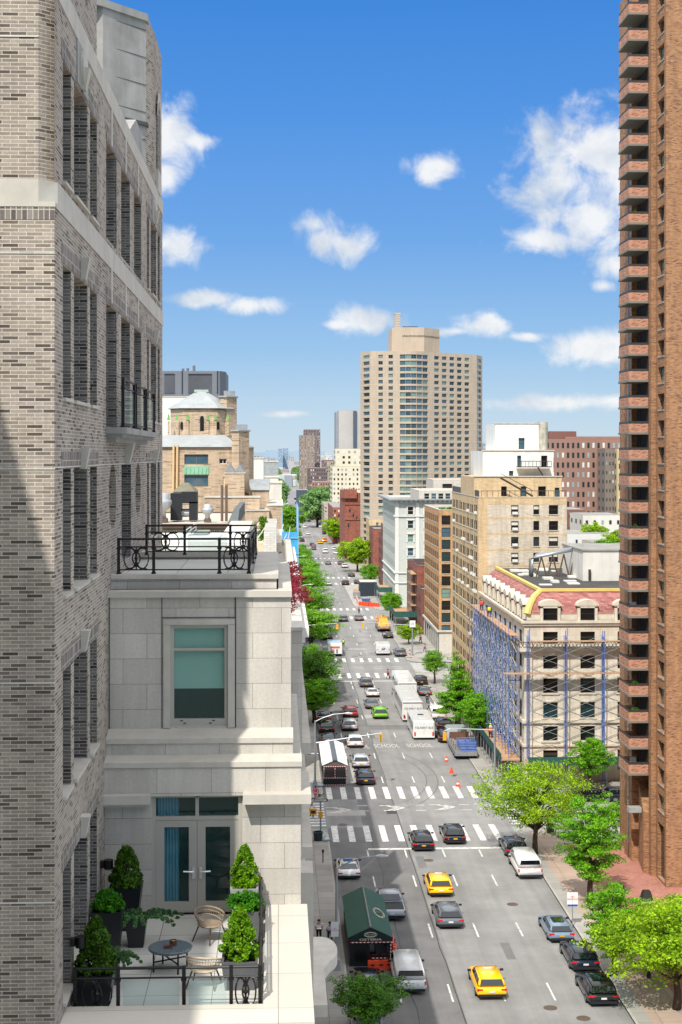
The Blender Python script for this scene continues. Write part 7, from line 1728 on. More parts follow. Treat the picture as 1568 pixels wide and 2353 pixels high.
# distant traffic: simple cars
def simple_car(kind, color, x, y, lab):
    L, hw, Ht, belt, zl, d = car_proto(kind)
    t = empty('distant_car', (x, y, .01), lab, 'car', 'far traffic on the avenue')
    inst('body', d['body'], t, mats=[PC[color]]); inst('cabin', d['cabin'], t, mats=[PC[color]]); inst('rear_window', d['rear_window'], t); 
    for sx in (-1, 1): inst('tail_light', d['tail_light'], t, (sx * (hw - .2), 0, zl * VZ))
rs = random.Random(31); colors = ['white', 'black', 'silver', 'grey', 'taxi', 'red', 'navy', 'white', 'black']
y = 500; i = 0
while y < 1500 and i < 60:
    for lx_ in (5.8, 9.1, 12.3, 15.4, 19.6):
        if rs.random() < (.62 if lx_ in (5.8, 19.6) else .42) and i < 60:
            c = rs.choice(colors); k = rs.choice(['sedan', 'suv', 'van', 'suv'])
            simple_car(k, c, lx_ + rs.uniform(-.3, .3), y + rs.uniform(0, 4), 'tiny %s %s in the far traffic beyond the fifth crossing' % (c.replace('taxi', 'yellow'), 'van' if k == 'van' else 'car')); i += 1
    y *= 1.045
for (px, py, k, c, lab) in ((440, 570, 'van', 'orange', 'orange school bus shaped van far up by the yellow cab'), (450, 684, 'van', 'white', 'white box van driving past the lime tree beyond the fifth crossing')):
    p = gD(px, py); simple_car(k, c, p.x, p.y, lab)
# ------------------------------------------------------------------ trees
TREE = {}
def tree_proto(key, rx, rz_, h0, material, clumps, per, size, seed, layers=False, cone=False, flat=.4):
    """rx crown radius, rz_ crown half height, h0 clear stem height; returns (trunk mesh, crown mesh)"""
    rs = random.Random(seed); cl = []; cz = h0 + rz_
    tries = 0
    while len(cl) < clumps and tries < 20000:
        tries += 1
        x, y, z = rs.uniform(-1, 1), rs.uniform(-1, 1), rs.uniform(-1, 1); q = x * x + y * y + z * z
        if q > 1 or q < .12 and rs.random() < .8: continue
        if cone:
            lim = (1 - (z + 1) / 2) ** .8; 
            if (x * x + y * y) ** .5 > lim * 1.02: continue
        a = math.atan2(y, x); wob = .78 + .22 * math.sin(a * 3 + seed) + .12 * math.sin(a * 5 + z * 3)
        if layers: z = round((z + 1) * 3.2) / 3.2 - 1 + rs.uniform(-.13, .13) + .09 * math.sin(a * 2 + seed)
        cl.append((x * rx * wob, y * rx * wob, cz + z * rz_, rx * rs.uniform(.13, .24)))
    me = leafcloud('crown', material, cl, per, size, flat, .45, seed)
    m = MB(); r0 = .05 + .022 * (h0 + 2 * rz_)
    bend = [(rs.uniform(-.08, .08) * i, rs.uniform(-.08, .08) * i, (h0 + rz_ * .9) * i / 4) for i in range(5)]
    m.sweep([(0, 0, -.02)] + bend[1:], [r0 * 1.25, r0, r0 * .85, r0 * .6, r0 * .3], 8)
    for c in rs.sample(cl, min(len(cl), 44)):
        zb = max(h0 * .75, min(c[2] - rx * .35, h0 + rz_ * .8)); f = zb / (h0 + rz_ * .9) * 4; i0 = min(3, int(f)); f -= i0
        b0 = Vector(bend[i0]).lerp(Vector(bend[i0 + 1]), f); e = Vector(c[:3]); mid = b0.lerp(e, .5) + Vector((0, 0, rx * .08))
        m.sweep([b0, mid, e], [r0 * .42, r0 * .26, r0 * .08], 5)
    TREE[key] = (m.mesh('trunk', BARK, True), me)
tree_proto('locust', 5.6, 2.5, 2.6, L_LIME, 300, 50, .115, 1, layers=True, flat=.3)
tree_proto('locust2', 4.6, 2.2, 2.2, L_LIME, 280, 62, .11, 2, layers=True, flat=.3)
tree_proto('ginkgo', 2.9, 2.9, 1.9, L_GINK, 260, 70, .1, 3, layers=True, flat=.35)
tree_proto('street', 3.0, 2.3, 2.0, L_MID, 210, 60, .1, 4, flat=.45)
tree_proto('street2', 2.7, 2.0, 1.8, L_GINK, 190, 60, .1, 5, flat=.45)
tree_proto('cone', 2.5, 3.4, 1.2, L_GINK, 230, 62, .1, 6, cone=True, layers=True, flat=.4)
tree_proto('dark', 3.2, 2.4, 1.9, L_DARK, 200, 60, .11, 7, flat=.5)
tree_proto('far', 4.4, 3.0, 1.5, L_FAR, 120, 50, .3, 8, flat=.6)
tree_proto('farlime', 4.2, 2.6, 1.8, L_LIME, 150, 60, .2, 9, flat=.5)
tree_proto('fargreen', 4.2, 2.8, 1.6, L_MID, 140, 55, .22, 10, flat=.55)
def tree(key, x, y, label, s=1.0, rz=0.0, sz=None, group=None, z=.1, name='street_tree'):
    t = empty(name, (x, y, z), label, 'tree', group, rz); t.scale = (s, s, sz or s)
    inst('trunk', TREE[key][0], t); inst('crown', TREE[key][1], t); return t
# right kerb, near
p = gp(1249, 1969); tree('locust', p.x - .6, p.y + .5, 'broad lime green honey locust spreading over the near crossing', .98, .4)
p = gp(1357, 2078); tree('ginkgo', p.x, p.y, 'bright green ginkgo casting its shadow on the brick plaza', 1.0, 1.0)
tree('street2', gp(1405, 1905).x, 127.5, 'small green sapling behind the ginkgo by the side street', .62, 2)
p = gp(1372, 1836); tree('street2', p.x, 147.2, 'green street tree before the scaffold on the side street', .9, .3)
p = gp(1445, 2240); tree('ginkgo', p.x - 1.0, p.y - .3, 'green ginkgo leaning over the parked wagon at lower right', .82, 2.6, .74)
tree('locust2', 23.9, 89, 'big lime green tree filling the bottom right corner', 1.12, 1.3, .95)
tree('locust2', 23.6, 94.5, 'smaller lime tree over the lowest parked crossover', .62, 5.3)
tree('locust2', 27.8, 95.5, 'lime tree behind the bottom right one at the right edge', .72, 4.1)
# right kerb between first and second crossing
tree('cone', gA(1300, 560).x + .6, 182, 'tall layered green tree beside the blue scaffold', 1.4, .5, 1.2); tree('street2', 23.0, 170, 'bushy green tree in front of the flatbed truck by the scaffold', 1.25, 3, 1.05)
tree('street', 22.7, 217, 'small green tree at the second crossing on the right', .74, 1)
tree('farlime', 22.9, 262, 'lime green young tree by the brown corner building', .55, 2); tree('street2', 22.9, 300, 'green tree before the white construction corner', .95, 2)
tree('street', 22.8, 316 - 12, 'darker green tree just behind the orange fence corner', .8, 5); tree('street2', 22.9, 372, 'green tree at the fourth crossing on the right', 1.05, 2)
tree('farlime', 22.5, 425, 'bright lime tree leaning over the avenue before the brick castle', 1.4, 1.2); tree('farlime', 21.8, 560, 'lime tree further up in front of the tenement row', 1.5, 2.2)
for i, y in enumerate((690, 740, 800)): tree('far', 18 + i * 6, y, ['big rounded pale green tree left of the pink housing slab', 'second rounded tree merging behind it toward the slab', 'third rounded tree crown nearest the pink housing slab'][i], 2.3, i * 1.3, group='big park trees beyond the fifth crossing')
# left kerb
tree('dark', 5.2, 86, 'dark green street tree at the bottom left of the avenue over parked cars', .8, .2, .5)
for i, (y, k, s_, lab) in enumerate(((186, 'street2', .85, 'green tree nearest the white tent on the left sidewalk'), (203, 'dark', .9, 'dark green tree second from the white tent'), (217, 'street', .8, 'dark tree at the second crossing on the left'), (252, 'street', .98, 'bright tree beside the red traffic sign at the second crossing'), (268, 'street2', .8, 'light green tree above the portable toilet'), (292, 'street', 1.05, 'green tree before the third crossing on the left'), (300, 'street2', .8, 'smaller tree touching it at the third crossing'), (330, 'street', 1.2, 'green tree just after the third crossing on the left'), (345, 'street2', 1.15, 'green tree second after the third crossing'), (362, 'street', 1.1, 'green tree third after the third crossing'), (381, 'street2', 1.0, 'tree beside the lamp arms before the fourth crossing'), (420, 'street', 1.15, 'tree after the fourth crossing on the left'), (446, 'street2', 1.0, 'tree by the blue scaffold netting before the fifth crossing'), (510, 'fargreen', 1.1, 'tree beyond the fifth crossing on the left'), (274, 'farlime', .62, 'lime tree above the banner column before the third crossing'), (402, 'street', 1.0, 'tree at the fourth crossing on the left'), (600, 'fargreen', 1.5, 'big dark tree far up the left side'), (660, 'fargreen', 1.3, 'second big dark tree far up the left side'))):
    tree(k, (4.5 if y < 240 else 5.6 if y < 400 else 4.6) if y < 500 else 3.2, y, lab, s_ * (1.65 if y < 240 else 1.9) if y < 500 else s_ * 1.2, i * 1.1, s_ * 1.1 if y < 500 else None, group='trees along the left kerb')
rs = random.Random(15)
LB = 0
for i in range(26):
    y = 820 + i * 55; side = -1 if i % 2 else 1
    x = (rs.uniform(-10, 2) if side < 0 else rs.uniform(22, 32)); tree('far', x, y, 'hazy green tree in the distant row %s of the avenue' % ('left' if side < 0 else 'right'), rs.uniform(1.5, 2.3), i, group='distant trees %s of the avenue' % ('left' if side < 0 else 'right'))
for i, (px, py, Y, s_, lab) in enumerate(((1365, 1222, 238, .75, 'bright green yard tree by the low white townhouses'), (1395, 1262, 200, .62, 'green yard tree left of the stacked balconies, the lower one'), (1418, 1235, 212, .6, 'yellow green yard tree close to the stacked balconies'), (1318, 1285, 196, .5, 'small green tree at the foot of the beige side wall'), (1420, 1020, 336, .3, 'bright roof garden bush on the red brick apartment house'))):
    q = at(px, py + 22, Y); tree('farlime' if i in (0, 2, 4) else 'fargreen', q.x, q.y, lab, s_, i, z=max(.1, q.z - 3 * s_) if i < 4 else q.z, group=None)
# roof plants
t = empty('columnar_conifer', (-.9, 88, 28.1), 'tall yellow green columnar conifer on the roof terrace left of the avenue', 'conifer'); rs = random.Random(3)
cl = [(rs.gauss(0, .12), rs.gauss(0, .12), .1 + 1.55 * k / 60, .2 * (1 - (k / 60) ** 3 * .7)) for k in range(60)]
inst('foliage', leafcloud('foliage', L_CONB, cl, 60, .045, 1.2, .1, 6), t); s = MB(); s.sweep([(0, 0, -.05), (0, 0, 1.4)], .03); s.build('trunk', BARK, t, world=False)
t = empty('red_maple', (.15, 57, 28), 'dark red Japanese maple on the roof edge behind the limestone wing', 'tree'); cl = [(rs.gauss(0, .3) + .25, rs.gauss(0, 3.2), .2 + rs.random() * .8, .18) for k in range(170)]
inst('crown', leafcloud('crown', L_RED, cl, 60, .04, .5, .4, 8), t); s = MB(); s.sweep([(0, 0, -.05), (0, 0, .7)], .04); s.build('trunk', BARK, t, world=False)
q = at(995, 1186, 258); t = empty('roof_garden_bush', (28.3, 258, q.z), 'green and yellow bushes of the roof garden on the brown corner building', 'shrub'); cl = [(rs.uniform(-.6, 3.0), rs.uniform(-2, 6), .2 + rs.random() * 1.2, .45) for k in range(50)]
inst('foliage', leafcloud('foliage', L_BOX, cl, 60, .12, .7, .3, 9), t); s = MB(); s.sweep([(0, 0, -.05), (0, 0, .7)], .04); s.build('stem', BARK, t, world=False)
# blue netted scaffold at the avenue edge
t = empty('netted_scaffold', (.8, 100, 0), 'pipe scaffold wrapped in bright blue netting at the left building line', 'scaffold')
for x in (.25, 1.28):
    for y in (97, 100.5, 104): rod('standard', (x, y, 0), (x, y, 29.6 + .5 * (x > 1)), .03, mat('pale blue pipe', '#8fb9d6', .5), t)
s = MB()
for (p, q) in (((.27, 97), (1.25, 97)), ((1.25, 97), (1.25, 104)), ((.45, 97), (.45, 104))): s.face([(*p, 15), (*q, 15), (*q, 28.4), (*p, 28.4)])
s.build('netting', mat('blue debris netting', '#3f9fd0', .8, var=.25, scale=3), t)
for k in range(13): rod('ledger', (.42, 96.95, 16 + k), (1.28, 96.95, 16 + k), .025, MATS['pale blue pipe'], t)

# ------------------------------------------------------------------ dining sheds and street furniture
HIV = mat('red and white hazard tape', '#c02a24', .5); TENTG = mat('dark green tent fabric', '#0d4a3c', .6, var=.12, scale=.8); DKWOOD = mat('near black boards', '#101314', .5, var=.3)
def hazard(m, pts, w, n):
    """alternating red and white blocks along a line"""
    a, b_ = Vector(pts[0]), Vector(pts[1])
    for k in range(n):
        m.mi = k % 2; p, q = a.lerp(b_, k / n), a.lerp(b_, (k + 1) / n)
        lo = Vector((min(p.x, q.x) - w / 2, min(p.y, q.y) - .012, min(p.z, q.z) - w / 2)); hi = Vector((max(p.x, q.x) + w / 2, max(p.y, q.y) + .012, max(p.z, q.z) + w / 2))
        if abs(q.x - p.x) > abs(q.z - p.z): lo.x, hi.x = p.x, q.x
        else: lo.z, hi.z = min(p.z, q.z), max(p.z, q.z)
        m.box(lo.x, hi.x, lo.y, hi.y, lo.z, hi.z)
    m.mi = 0
# green tent: front gable base between px 790..885, foot about y 2230
gf = gB(345, 1075); gr_ = gB(635, 1060); yf = gf.y + .3; xl, xr = 4.65, 7.35
zE, zR = 1.95, 2.62; yl = 9.0
t = empty('dining_tent', ((xl + xr) / 2, yf, 0), 'dark green restaurant tent with a pitched roof standing in the parking lane', 'tent')
s = MB(); xm = (xl + xr) / 2
s.face([(xl - .12, yf - .2, zE), (xm, yf - .2, zR), (xm, yf + yl, zR), (xl - .12, yf + yl, zE)]); s.face([(xm, yf - .2, zR), (xr + .12, yf - .2, zE), (xr + .12, yf + yl, zE), (xm, yf + yl, zR)]); s.build('roof', TENTG, t)
s = MB(); s.sweep([(xm, yf - .2, zR + .02), (xm, yf + yl, zR + .02)], .06, 6); s.build('ridge_seam', mat('worn grey seam', '#7a807c', .6), t)
s = MB(); s.face([(xl - .1, yf - .22, zE - .28), (xr + .1, yf - .22, zE - .28), (xr + .1, yf - .22, zE), (xm, yf - .22, zR - .02), (xl - .1, yf - .22, zE)]); s.build('gable', mat('black green gable', '#07211c', .6), t)
s = MB(); s.box(xl, xr, yf, yf + .06, .1, zE - .28); s.box(xl, xl + .06, yf + .06, yf + yl - .1, .1, .75); s.box(xr - .06, xr, yf + .06, yf + yl - .1, .1, 1.2); s.box(xl, xr, yf + yl - .16, yf + yl - .1, .1, zE); s.build('wall', DKWOOD, t)
s = MB(); s.box(xl, xr, yf, yf + yl - .1, 0, .1); s.build('floor_deck', DKWOOD, t)
s = MB(); s.box(xm - .05, xr - .12, yf - .015, yf, .72, 1.5); s.build('window', CGLASS, t)
s = MB(); s.box(xl + .35, xm - .25, yf - .015, yf, .3, 1.5); s.build('door', mat('black door', '#0a0c0d', .3), t)
s = MB(); hazard(s, [(xl, yf - .26, zE - .3), (xr + .1, yf - .26, zE - .3)], .05, 22); s.build('hazard_stripe', [HIV, WHITE], t)
s = MB(); hazard(s, [(xr - .02, yf - .05, .15), (xr - .02, yf - .05, zE - .5)], .06, 12); s.build('hazard_stripe', [HIV, WHITE], t)
s = MB(); hazard(s, [(xm, yf - .05, .55), (xr - .2, yf - .05, .55)], .05, 9); s.build('hazard_stripe', [HIV, WHITE], t)
CRT = mat('cream lettering', '#cfcdb8', .6, var=.05)
o = text('lettering', 'OSTERIA', .30, CRT, t, (xm, yf - .235, zE - .13), (R(90), 0, 0), 1.2, .004)
o.scale = (1.25, .62, 1)
def oval(m, cx, cz, a, b_, P, w):
    for (aa, bb) in ((a, b_), (a * .84, b_ * .80)): m.sweep([P(cx + aa * math.cos(2 * math.pi * k / 28), cz + bb * math.sin(2 * math.pi * k / 28)) for k in range(29)], w, 4)
s = MB(); oval(s, xm, zE + .19, .42, .16, lambda x, z: (x, yf - .235, z), .013); s.build('oval_logo', CRT, t)
o = text('logo_lettering', "Paola's", .24, CRT, t, (xm, yf - .24, zE + .19), (R(90), 0, 0), shear=.4); o.scale = (1, .55, 1)
sl = math.atan2(zR - zE, xr + .12 - xm); yy_ = yf + 4.0; xo = (xm + xr) / 2 + .15; zo = zR - (xo - xm) * math.tan(sl)
s = MB(); oval(s, 0, 0, .95, .42, lambda a, b_: (xo + b_ * math.cos(sl) , yy_ + a, zo - b_ * math.sin(sl) + .02), .022); s.build('oval_logo', CRT, t)
o = text('logo_lettering', "Paola's", .55, CRT, t, (xo, yy_, zo + .03), (0, sl, math.pi / 2), shear=.4)
# tables set inside, seen through the open front
ORB = mat('orange plastic barrier', '#e2481c', .45, var=.15)
def barrier(x, y, L, rz, lab):
    t = empty('plastic_barrier', (x, y, .01), lab, 'barrier', 'orange plastic barriers round the green tent', rz)
    s = MB(); s.hexa([(-L / 2, -.24, 0), (L / 2, -.24, 0), (L / 2, .24, 0), (-L / 2, .24, 0), (-L / 2 + .03, -.19, .25), (L / 2 - .03, -.19, .25), (L / 2 - .03, .19, .25), (-L / 2 + .03, .19, .25)]); s.hexa([(-L / 2, -.16, .25), (L / 2, -.16, .25), (L / 2, .16, .25), (-L / 2, .16, .25), (-L / 2, -.1, .58), (L / 2, -.1, .58), (L / 2, .1, .58), (-L / 2, .1, .58)]); s.build('body', ORB, t, world=False, bevel=.02)
    for k in range(int(L / .55)):
        x_ = -L / 2 + .3 + k * .55; s = MB(); s.box(x_ - .12, x_ + .12, -.215, -.14, .3, .36); s.build('slot', mat('dark slot', '#2b1410', .8), t, world=False)
        s = MB(); s.box(x_ - .07, x_ + .07, -.05, .05, .58, .61); s.build('cap', mat('dark slot', '#2b1410', .8), t, world=False)
barrier(6.65, yf - .55, 1.7, 0.03, 'orange plastic barrier across the front of the green tent'); barrier(7.75, yf + 1.8, 1.8, 1.5, 'orange barrier at the side of the green tent, nearer one'); barrier(7.72, yf + 3.7, 1.8, 1.5, 'orange barrier at the side of the green tent, farther one')
# white tent at the corner
a0 = gA(320, 1018); xl, xr = gA(322, 1018).x, gA(497, 1010).x; yf = a0.y; yl = 11.5; zE, zR = 2.05, 2.6; xm = (xl + xr) / 2
t = empty('dining_tent', (xm, yf, 0), 'white roofed dining shed with red and white tape at the far corner', 'tent')
s = MB(); s.face([(xl - .15, yf - .1, zE), (xm, yf - .1, zR), (xm, yf + yl, zR), (xl - .15, yf + yl, zE)]); s.face([(xm, yf - .1, zR), (xr + .15, yf - .1, zE), (xr + .15, yf + yl, zE), (xm, yf + yl, zR)])
s.face([(xl - .15, yf - .1, zE - .2), (xl - .15, yf - .1, zE), (xl - .15, yf + yl, zE), (xl - .15, yf + yl, zE - .2)]); s.build('roof', WHITE, t)
s = MB(); s.box(xm - .25, xm + .25, yf - .1, yf + yl, zR - .06, zR + .03); s.build('ridge_panel', mat('dark ridge panel', '#565c63', .5, var=.4, scale=1.5), t)
s = MB(); s.box(xl, xr, yf, yf + .05, .05, .75); s.box(xl, xl + .05, yf + .05, yf + yl, .05, .75); s.box(xr - .05, xr, yf + .05, yf + yl, .05, .75); s.box(xl, xr, yf + yl - .05, yf + yl, .05, zE); s.build('wall', DKWOOD, t)
s = MB(); s.face([(xl, yf + .02, zE - .1), (xr, yf + .02, zE - .1), (xm, yf + .02, zR - .08)]); s.build('gable', mat('grey mesh gable', '#5a524e', .7), t)
s = MB(); s.face([(xl + .1, yf + .03, .75), (xr - .1, yf + .03, .75), (xr - .1, yf + .03, zE - .12), (xl + .1, yf + .03, zE - .12)]); s.build('window', mat('smoky plastic window', '#3a3230', .25, var=.3), t)
for (p, q, n) in (((xl, yf - .03, zE - .12), (xr, yf - .03, zE - .12), 20), ((xl, yf - .03, .78), (xr, yf - .03, .78), 20), ((xl, yf - .03, .08), (xr, yf - .03, .08), 20), ((xl + .03, yf - .03, .8), (xl + .03, yf - .03, zE - .15), 8), ((xr - .03, yf - .03, .1), (xr - .03, yf - .03, zE - .15), 12), ((xm, yf - .03, .8), (xm, yf - .03, zE - .15), 8)):
    s = MB(); hazard(s, [p, q], .06, n); s.build('hazard_stripe', [WHITE, HIV], t)
# street lamps with long arms
def street_lamp(x, y, hgt, arm, lab, z=.1, rz=0, sign=False):
    t = empty('street_lamp', (x, y, z), lab, 'street lamp', None, rz)
    s = MB(); s.sweep([(0, 0, .5), (0, 0, hgt)], [.11, .07], 8); s.build('pole', GALV, t, world=False)
    s = MB(); s.frust([(-.27, -.27), (.27, -.27), (.27, .27), (-.27, .27)], 0, [(-.17, -.17), (.17, -.17), (.17, .17), (-.17, .17)], .7); s.build('base', GALV, t, world=False)
    s = MB(); s.sweep([(0, 0, hgt - .1), (arm * .25, 0, hgt + .28), (arm * .6, 0, hgt + .62), (arm, 0, hgt + .72)], .045, 6); s.build('arm', GALV, t, world=False)
    s = MB(); s.sweep([(arm - .15, 0, hgt + .72), (arm + .2, 0, hgt + .72), (arm + .65, 0, hgt + .7)], [.06, .13, .05], 8); s.build('lamp_head', mat('pale lamp housing', '#c3c6c6', .4), t, world=False)
    return t
def sign_plate(p, w, h, txt, col, tcol, lab, arrow=False, name='street_sign', rz=0, ts=.2):
    t = empty(name, p, lab, 'sign', None, rz)
    s = MB(); s.box(-w / 2, w / 2, -.02, .02, -h / 2, h / 2); s.build('plate', mat('sign ' + col, col, .5, var=.05), t, world=False)
    m_ = mat('sign ' + tcol, tcol, .5, var=.05)
    if arrow:
        s = MB(); s.face([(-w * .44, -.025, -h * .3), (w * .25, -.025, -h * .3), (w * .25, -.025, -h * .44), (w * .46, -.025, 0), (w * .25, -.025, h * .44), (w * .25, -.025, h * .3), (-w * .44, -.025, h * .3)]); s.build('arrow', m_, t, world=False)
        o = text('lettering', txt, ts, mat('sign ' + col, col, .5, var=.05), t, Vector(p) + Vector((-.08, -.03, 0)), (R(90), 0, 0)); o.scale = (1, .8, 1)
    elif txt: o = text('lettering', txt, ts, m_, t, Vector(p) + Vector((0, -.025, 0)), (R(90), 0, 0))
    return t
p = gB(305, 1095); street_lamp(p.x, p.y, 6.6, 2.7, 'tall grey street lamp standing in front of the green tent')
q = Vector((p.x - .12, p.y - .15, 2.75)); sign_plate(q, .5, .95, 'NO\nSTANDING', '#d9dad8', '#b02a2a', 'white parking sign fixed to the lamp post by the green tent', ts=.13)
p = gA(258, 1040); street_lamp(p.x, p.y, 6.7, 3.1, 'tall grey street lamp at the corner by the white dining shed')
t = empty('traffic_signal', (p.x + .1, p.y - .1, 4.6), 'traffic signal hung on a long mast arm over the lane by the white shed', 'traffic light')
s = MB(); s.sweep([(0, 0, .0), (6.6, 0, .95)], [.07, .035], 6); s.build('mast_arm', GALV, t, world=False)
s = MB(); s.box(6.3, 6.6, -.15, .15, .1, .85); s.build('signal_head', YELM, t, world=False)
s = MB()
for k in range(3): s.lathe([(.0, 0), (.09, 0), (.1, .02)], c=(6.45, -.16), n=10, z=.2 + k * .24)
s.build('visor', BLACKM, t, world=False)
def ped_signal(x, y, hgt, lab, head=2):
    t = empty('traffic_signal', (x, y, .1), lab, 'traffic light'); s = MB(); s.sweep([(0, 0, 0), (0, 0, hgt)], .08, 8); s.build('pole', GALV, t, world=False)
    s = MB(); s.box(-.95, -.35, -.15, .15, hgt * .62, hgt * .62 + .5); s.build('signal_head', YELM, t, world=False); s = MB(); s.box(-.2, .18, -.3, -.1, hgt * .55, hgt * .55 + .5); s.build('signal_head', YELM, t, world=False)
    s = MB(); s.box(-.85, -.45, -.17, -.15, hgt * .62 + .12, hgt * .62 + .36); s.build('walk_display', mat('dark signal glass', '#23302c', .3), t, world=False); return t
p = gA(300, 1420); ped_signal(p.x, p.y, 3.2, 'yellow walk signal on a short post at the near left corner')
sign_plate((p.x + .05, p.y - .12, 3.35), 1.15, .24, 'ONE WAY', '#16181a', '#e6e6e2', 'black one way sign on top of the near corner signal post', True, ts=.15)
p = gA(250, 1030); sign_plate((p.x - .05, p.y - .2, 3.45), 1.2, .25, 'ONE WAY', '#16181a', '#e6e6e2', 'black one way sign on the lamp post by the white shed', True, ts=.15)
p = gD(200, 1720 - 70); ped_signal(2.9, 247.5, 3.4, 'yellow signal partly in the tree at the second crossing left corner'); sign_plate((3.3, 247.1, 2.0), .8, .8, '', '#d8431f', '#e6e6e2', 'square red orange sign under the signal at the second crossing')
t = empty('traffic_signal', (22.2, 247.5, .1), 'mast arm traffic signal reaching left from the second crossing corner', 'traffic light'); s = MB(); s.sweep([(0, 0, 0), (0, 0, 5.5)], [.14, .1], 8); s.build('pole', GALV, t, world=False); s = MB(); s.sweep([(0, 0, 5.0), (-8.4, 0, 5.6)], [.08, .04], 6); s.build('mast_arm', GALV, t, world=False); s = MB(); s.box(-8.4, -8.1, -.15, .15, 4.7, 5.5); s.build('signal_head', YELM, t, world=False)
sign_plate((22.2, 247.2, 5.4), .95, 1.1, '25', '#dcdcd8', '#3a3a3a', 'white speed limit sign on the pole at the second crossing right corner', ts=.55)
t = empty('traffic_signal', (3.6, 248.5, .1), 'mast arm traffic signal reaching right above the bakery truck', 'traffic light'); s = MB(); s.sweep([(0, 0, 0), (0, 0, 5.2)], [.12, .09], 8); s.build('pole', GALV, t, world=False); s = MB(); s.sweep([(0, 0, 4.9), (6.2, 0, 5.3)], [.07, .035], 6); s.build('mast_arm', GALV, t, world=False); s = MB(); s.box(6.0, 6.35, -.15, .15, 4.3, 5.1); s.build('signal_head', YELM, t, world=False)
t = empty('traffic_signal', (22.0, 151.5, .1), 'traffic signal on a mast arm in front of the flatbed truck', 'traffic light'); s = MB(); s.sweep([(0, 0, 0), (0, 0, 5.8)], [.13, .09], 8); s.build('pole', GALV, t, world=False); s = MB(); s.sweep([(0, 0, 5.3), (-4.6, 0, 5.5), (-5.2, 0, 5.2)], [.07, .05, .03], 6); s.build('mast_arm', GALV, t, world=False); s = MB(); s.box(-5.3, -4.95, -.15, .15, 4.3, 5.1); s.build('signal_head', YELM, t, world=False)
for i, (y, x) in enumerate(((300, 3.6), (360, 3.6), (384, 3.6))): street_lamp(x, y, 6.6, 2.7, ['curved street lamp over the trees before the third crossing', 'street lamp arm poking out of the trees before the fourth crossing, nearer one', 'street lamp arm poking out of the trees before the fourth crossing, farther one'][i])
p = gp(1352, 2200); t = empty('parking_sign', (p.x + .15, 104.8, .1), 'white parking regulation sign on a post by the wagon', 'sign'); s = MB(); s.sweep([(0, 0, 0), (0, 0, 2.3)], .035, 6); s.build('post', GALV, t, world=False); s = MB(); s.box(-.38, .38, -.03, -.01, 1.45, 2.45); s.build('plate', WHITE, t, world=False); s = MB(); s.box(-.36, .36, -.04, -.03, 1.47, 1.6); s.build('blue_strip', mat('sign blue', '#2a4fa0', .5), t, world=False); text('lettering', 'NO\nPARKING', .17, REDT, t, Vector(t.location) + Vector((0, -.045, 2.05)), (R(90), 0, 0))
# litter bins, bags, bollard, meters
def bin_(p, r, h, col, lab, cat='bin', name='litter_bin'):
    t = empty(name, (p.x, p.y, .1), lab, cat); s = MB(); s.lathe([(r * .85, 0), (r, h * .9), (r * 1.1, h * .92), (r * 1.1, h), (r * .85, h), (r * .8, h * .7), (0, h * .7)], n=16); s.build('drum', mat('bin ' + col, col, .5), t, world=False); s = MB(); s.lathe([(r * .7, h * .72), (0, h * .8)], n=12); s.build('bag_liner', mat('plastic bag', '#23282e', .4), t, world=False)
bin_(gA(280, 1445), .42, .75, '#1c2b30', 'dark litter bin at the near left corner under the one way sign')
bin_(gp(1265, 1916), .38, .7, '#1d3a2c', 'dark green litter bin under the honey locust'); bin_(gp(1442, 1868), .42, .8, '#3b4a45', 'grey green bin at the foot of the balcony tower by the side street')
for (p, lab) in ((gA(328, 1445), 'white plastic rubbish bag beside the near corner bin'), (gA(285, 1028), 'white rubbish bag at the foot of the lamp by the white shed')):
    t = empty('rubbish_bag', (p.x, p.y, .1), lab, 'bag'); s = MB(); rs = random.Random(4)
    for k in range(1): s.lathe([(.0, 0), (.34, .02), (.4, .12), (.28, .26), (.08, .32), (0, .36)], n=9)
    for i, v in enumerate(s.v): s.v[i] = (v[0] * rs.uniform(.8, 1.2) + .1, v[1] * rs.uniform(.8, 1.2), v[2] * rs.uniform(.8, 1.2))
    s.build('bag', mat('crumpled white plastic', '#b9c0c6', .3, var=.3, scale=8), t, world=False, smooth=True)
    s = MB(); s.lathe([(.05, .3), (.07, .4), (0, .42)], c=(.1, 0), n=6); s.build('knot', mat('crumpled white plastic', '#b9c0c6', .3), t, world=False)
p = gA(318, 1615); t = empty('parking_meter', (p.x, p.y, .1), 'slim dark parking meter on the near left sidewalk', 'meter'); s = MB(); s.sweep([(0, 0, 0), (0, 0, .8)], .05, 6); s.build('post', DKM, t, world=False); s = MB(); s.box(-.09, .09, -.06, .06, .8, 1.05); s.build('head', DKM, t, world=False)
p = gD(300, 1530); t = empty('portable_toilet', (3.2, p.y, .1), 'dark blue portable toilet with a pale arched roof under the left trees', 'toilet'); s = MB(); s.box(-.6, .6, 0, 1.2, 0, 1.55); s.build('cabin', mat('dark blue plastic', '#14213b', .5), t, world=False); s = MB(); s.lathe([(.66, 1.55), (.5, 1.75), (0, 1.8)], c=(0, .6), n=12); s.build('roof', mat('pale plastic roof', '#b9c2c8', .5), t, world=False)
t = empty('banner_column', (4.0, p.y + 2, .1), 'tall pink and purple banner column beside the portable toilet', 'banner'); s = MB(); s.box(-.3, .3, -.1, .1, 0, 3.6); s.build('panel', mat('pink banner', '#a8405c', .6, var=.4), t, world=False); s = MB(); s.lathe([(.2, 3.6), (.28, 3.9), (0, 4.2)], n=8); s.build('topper', mat('pink banner', '#a8405c', .6), t, world=False)
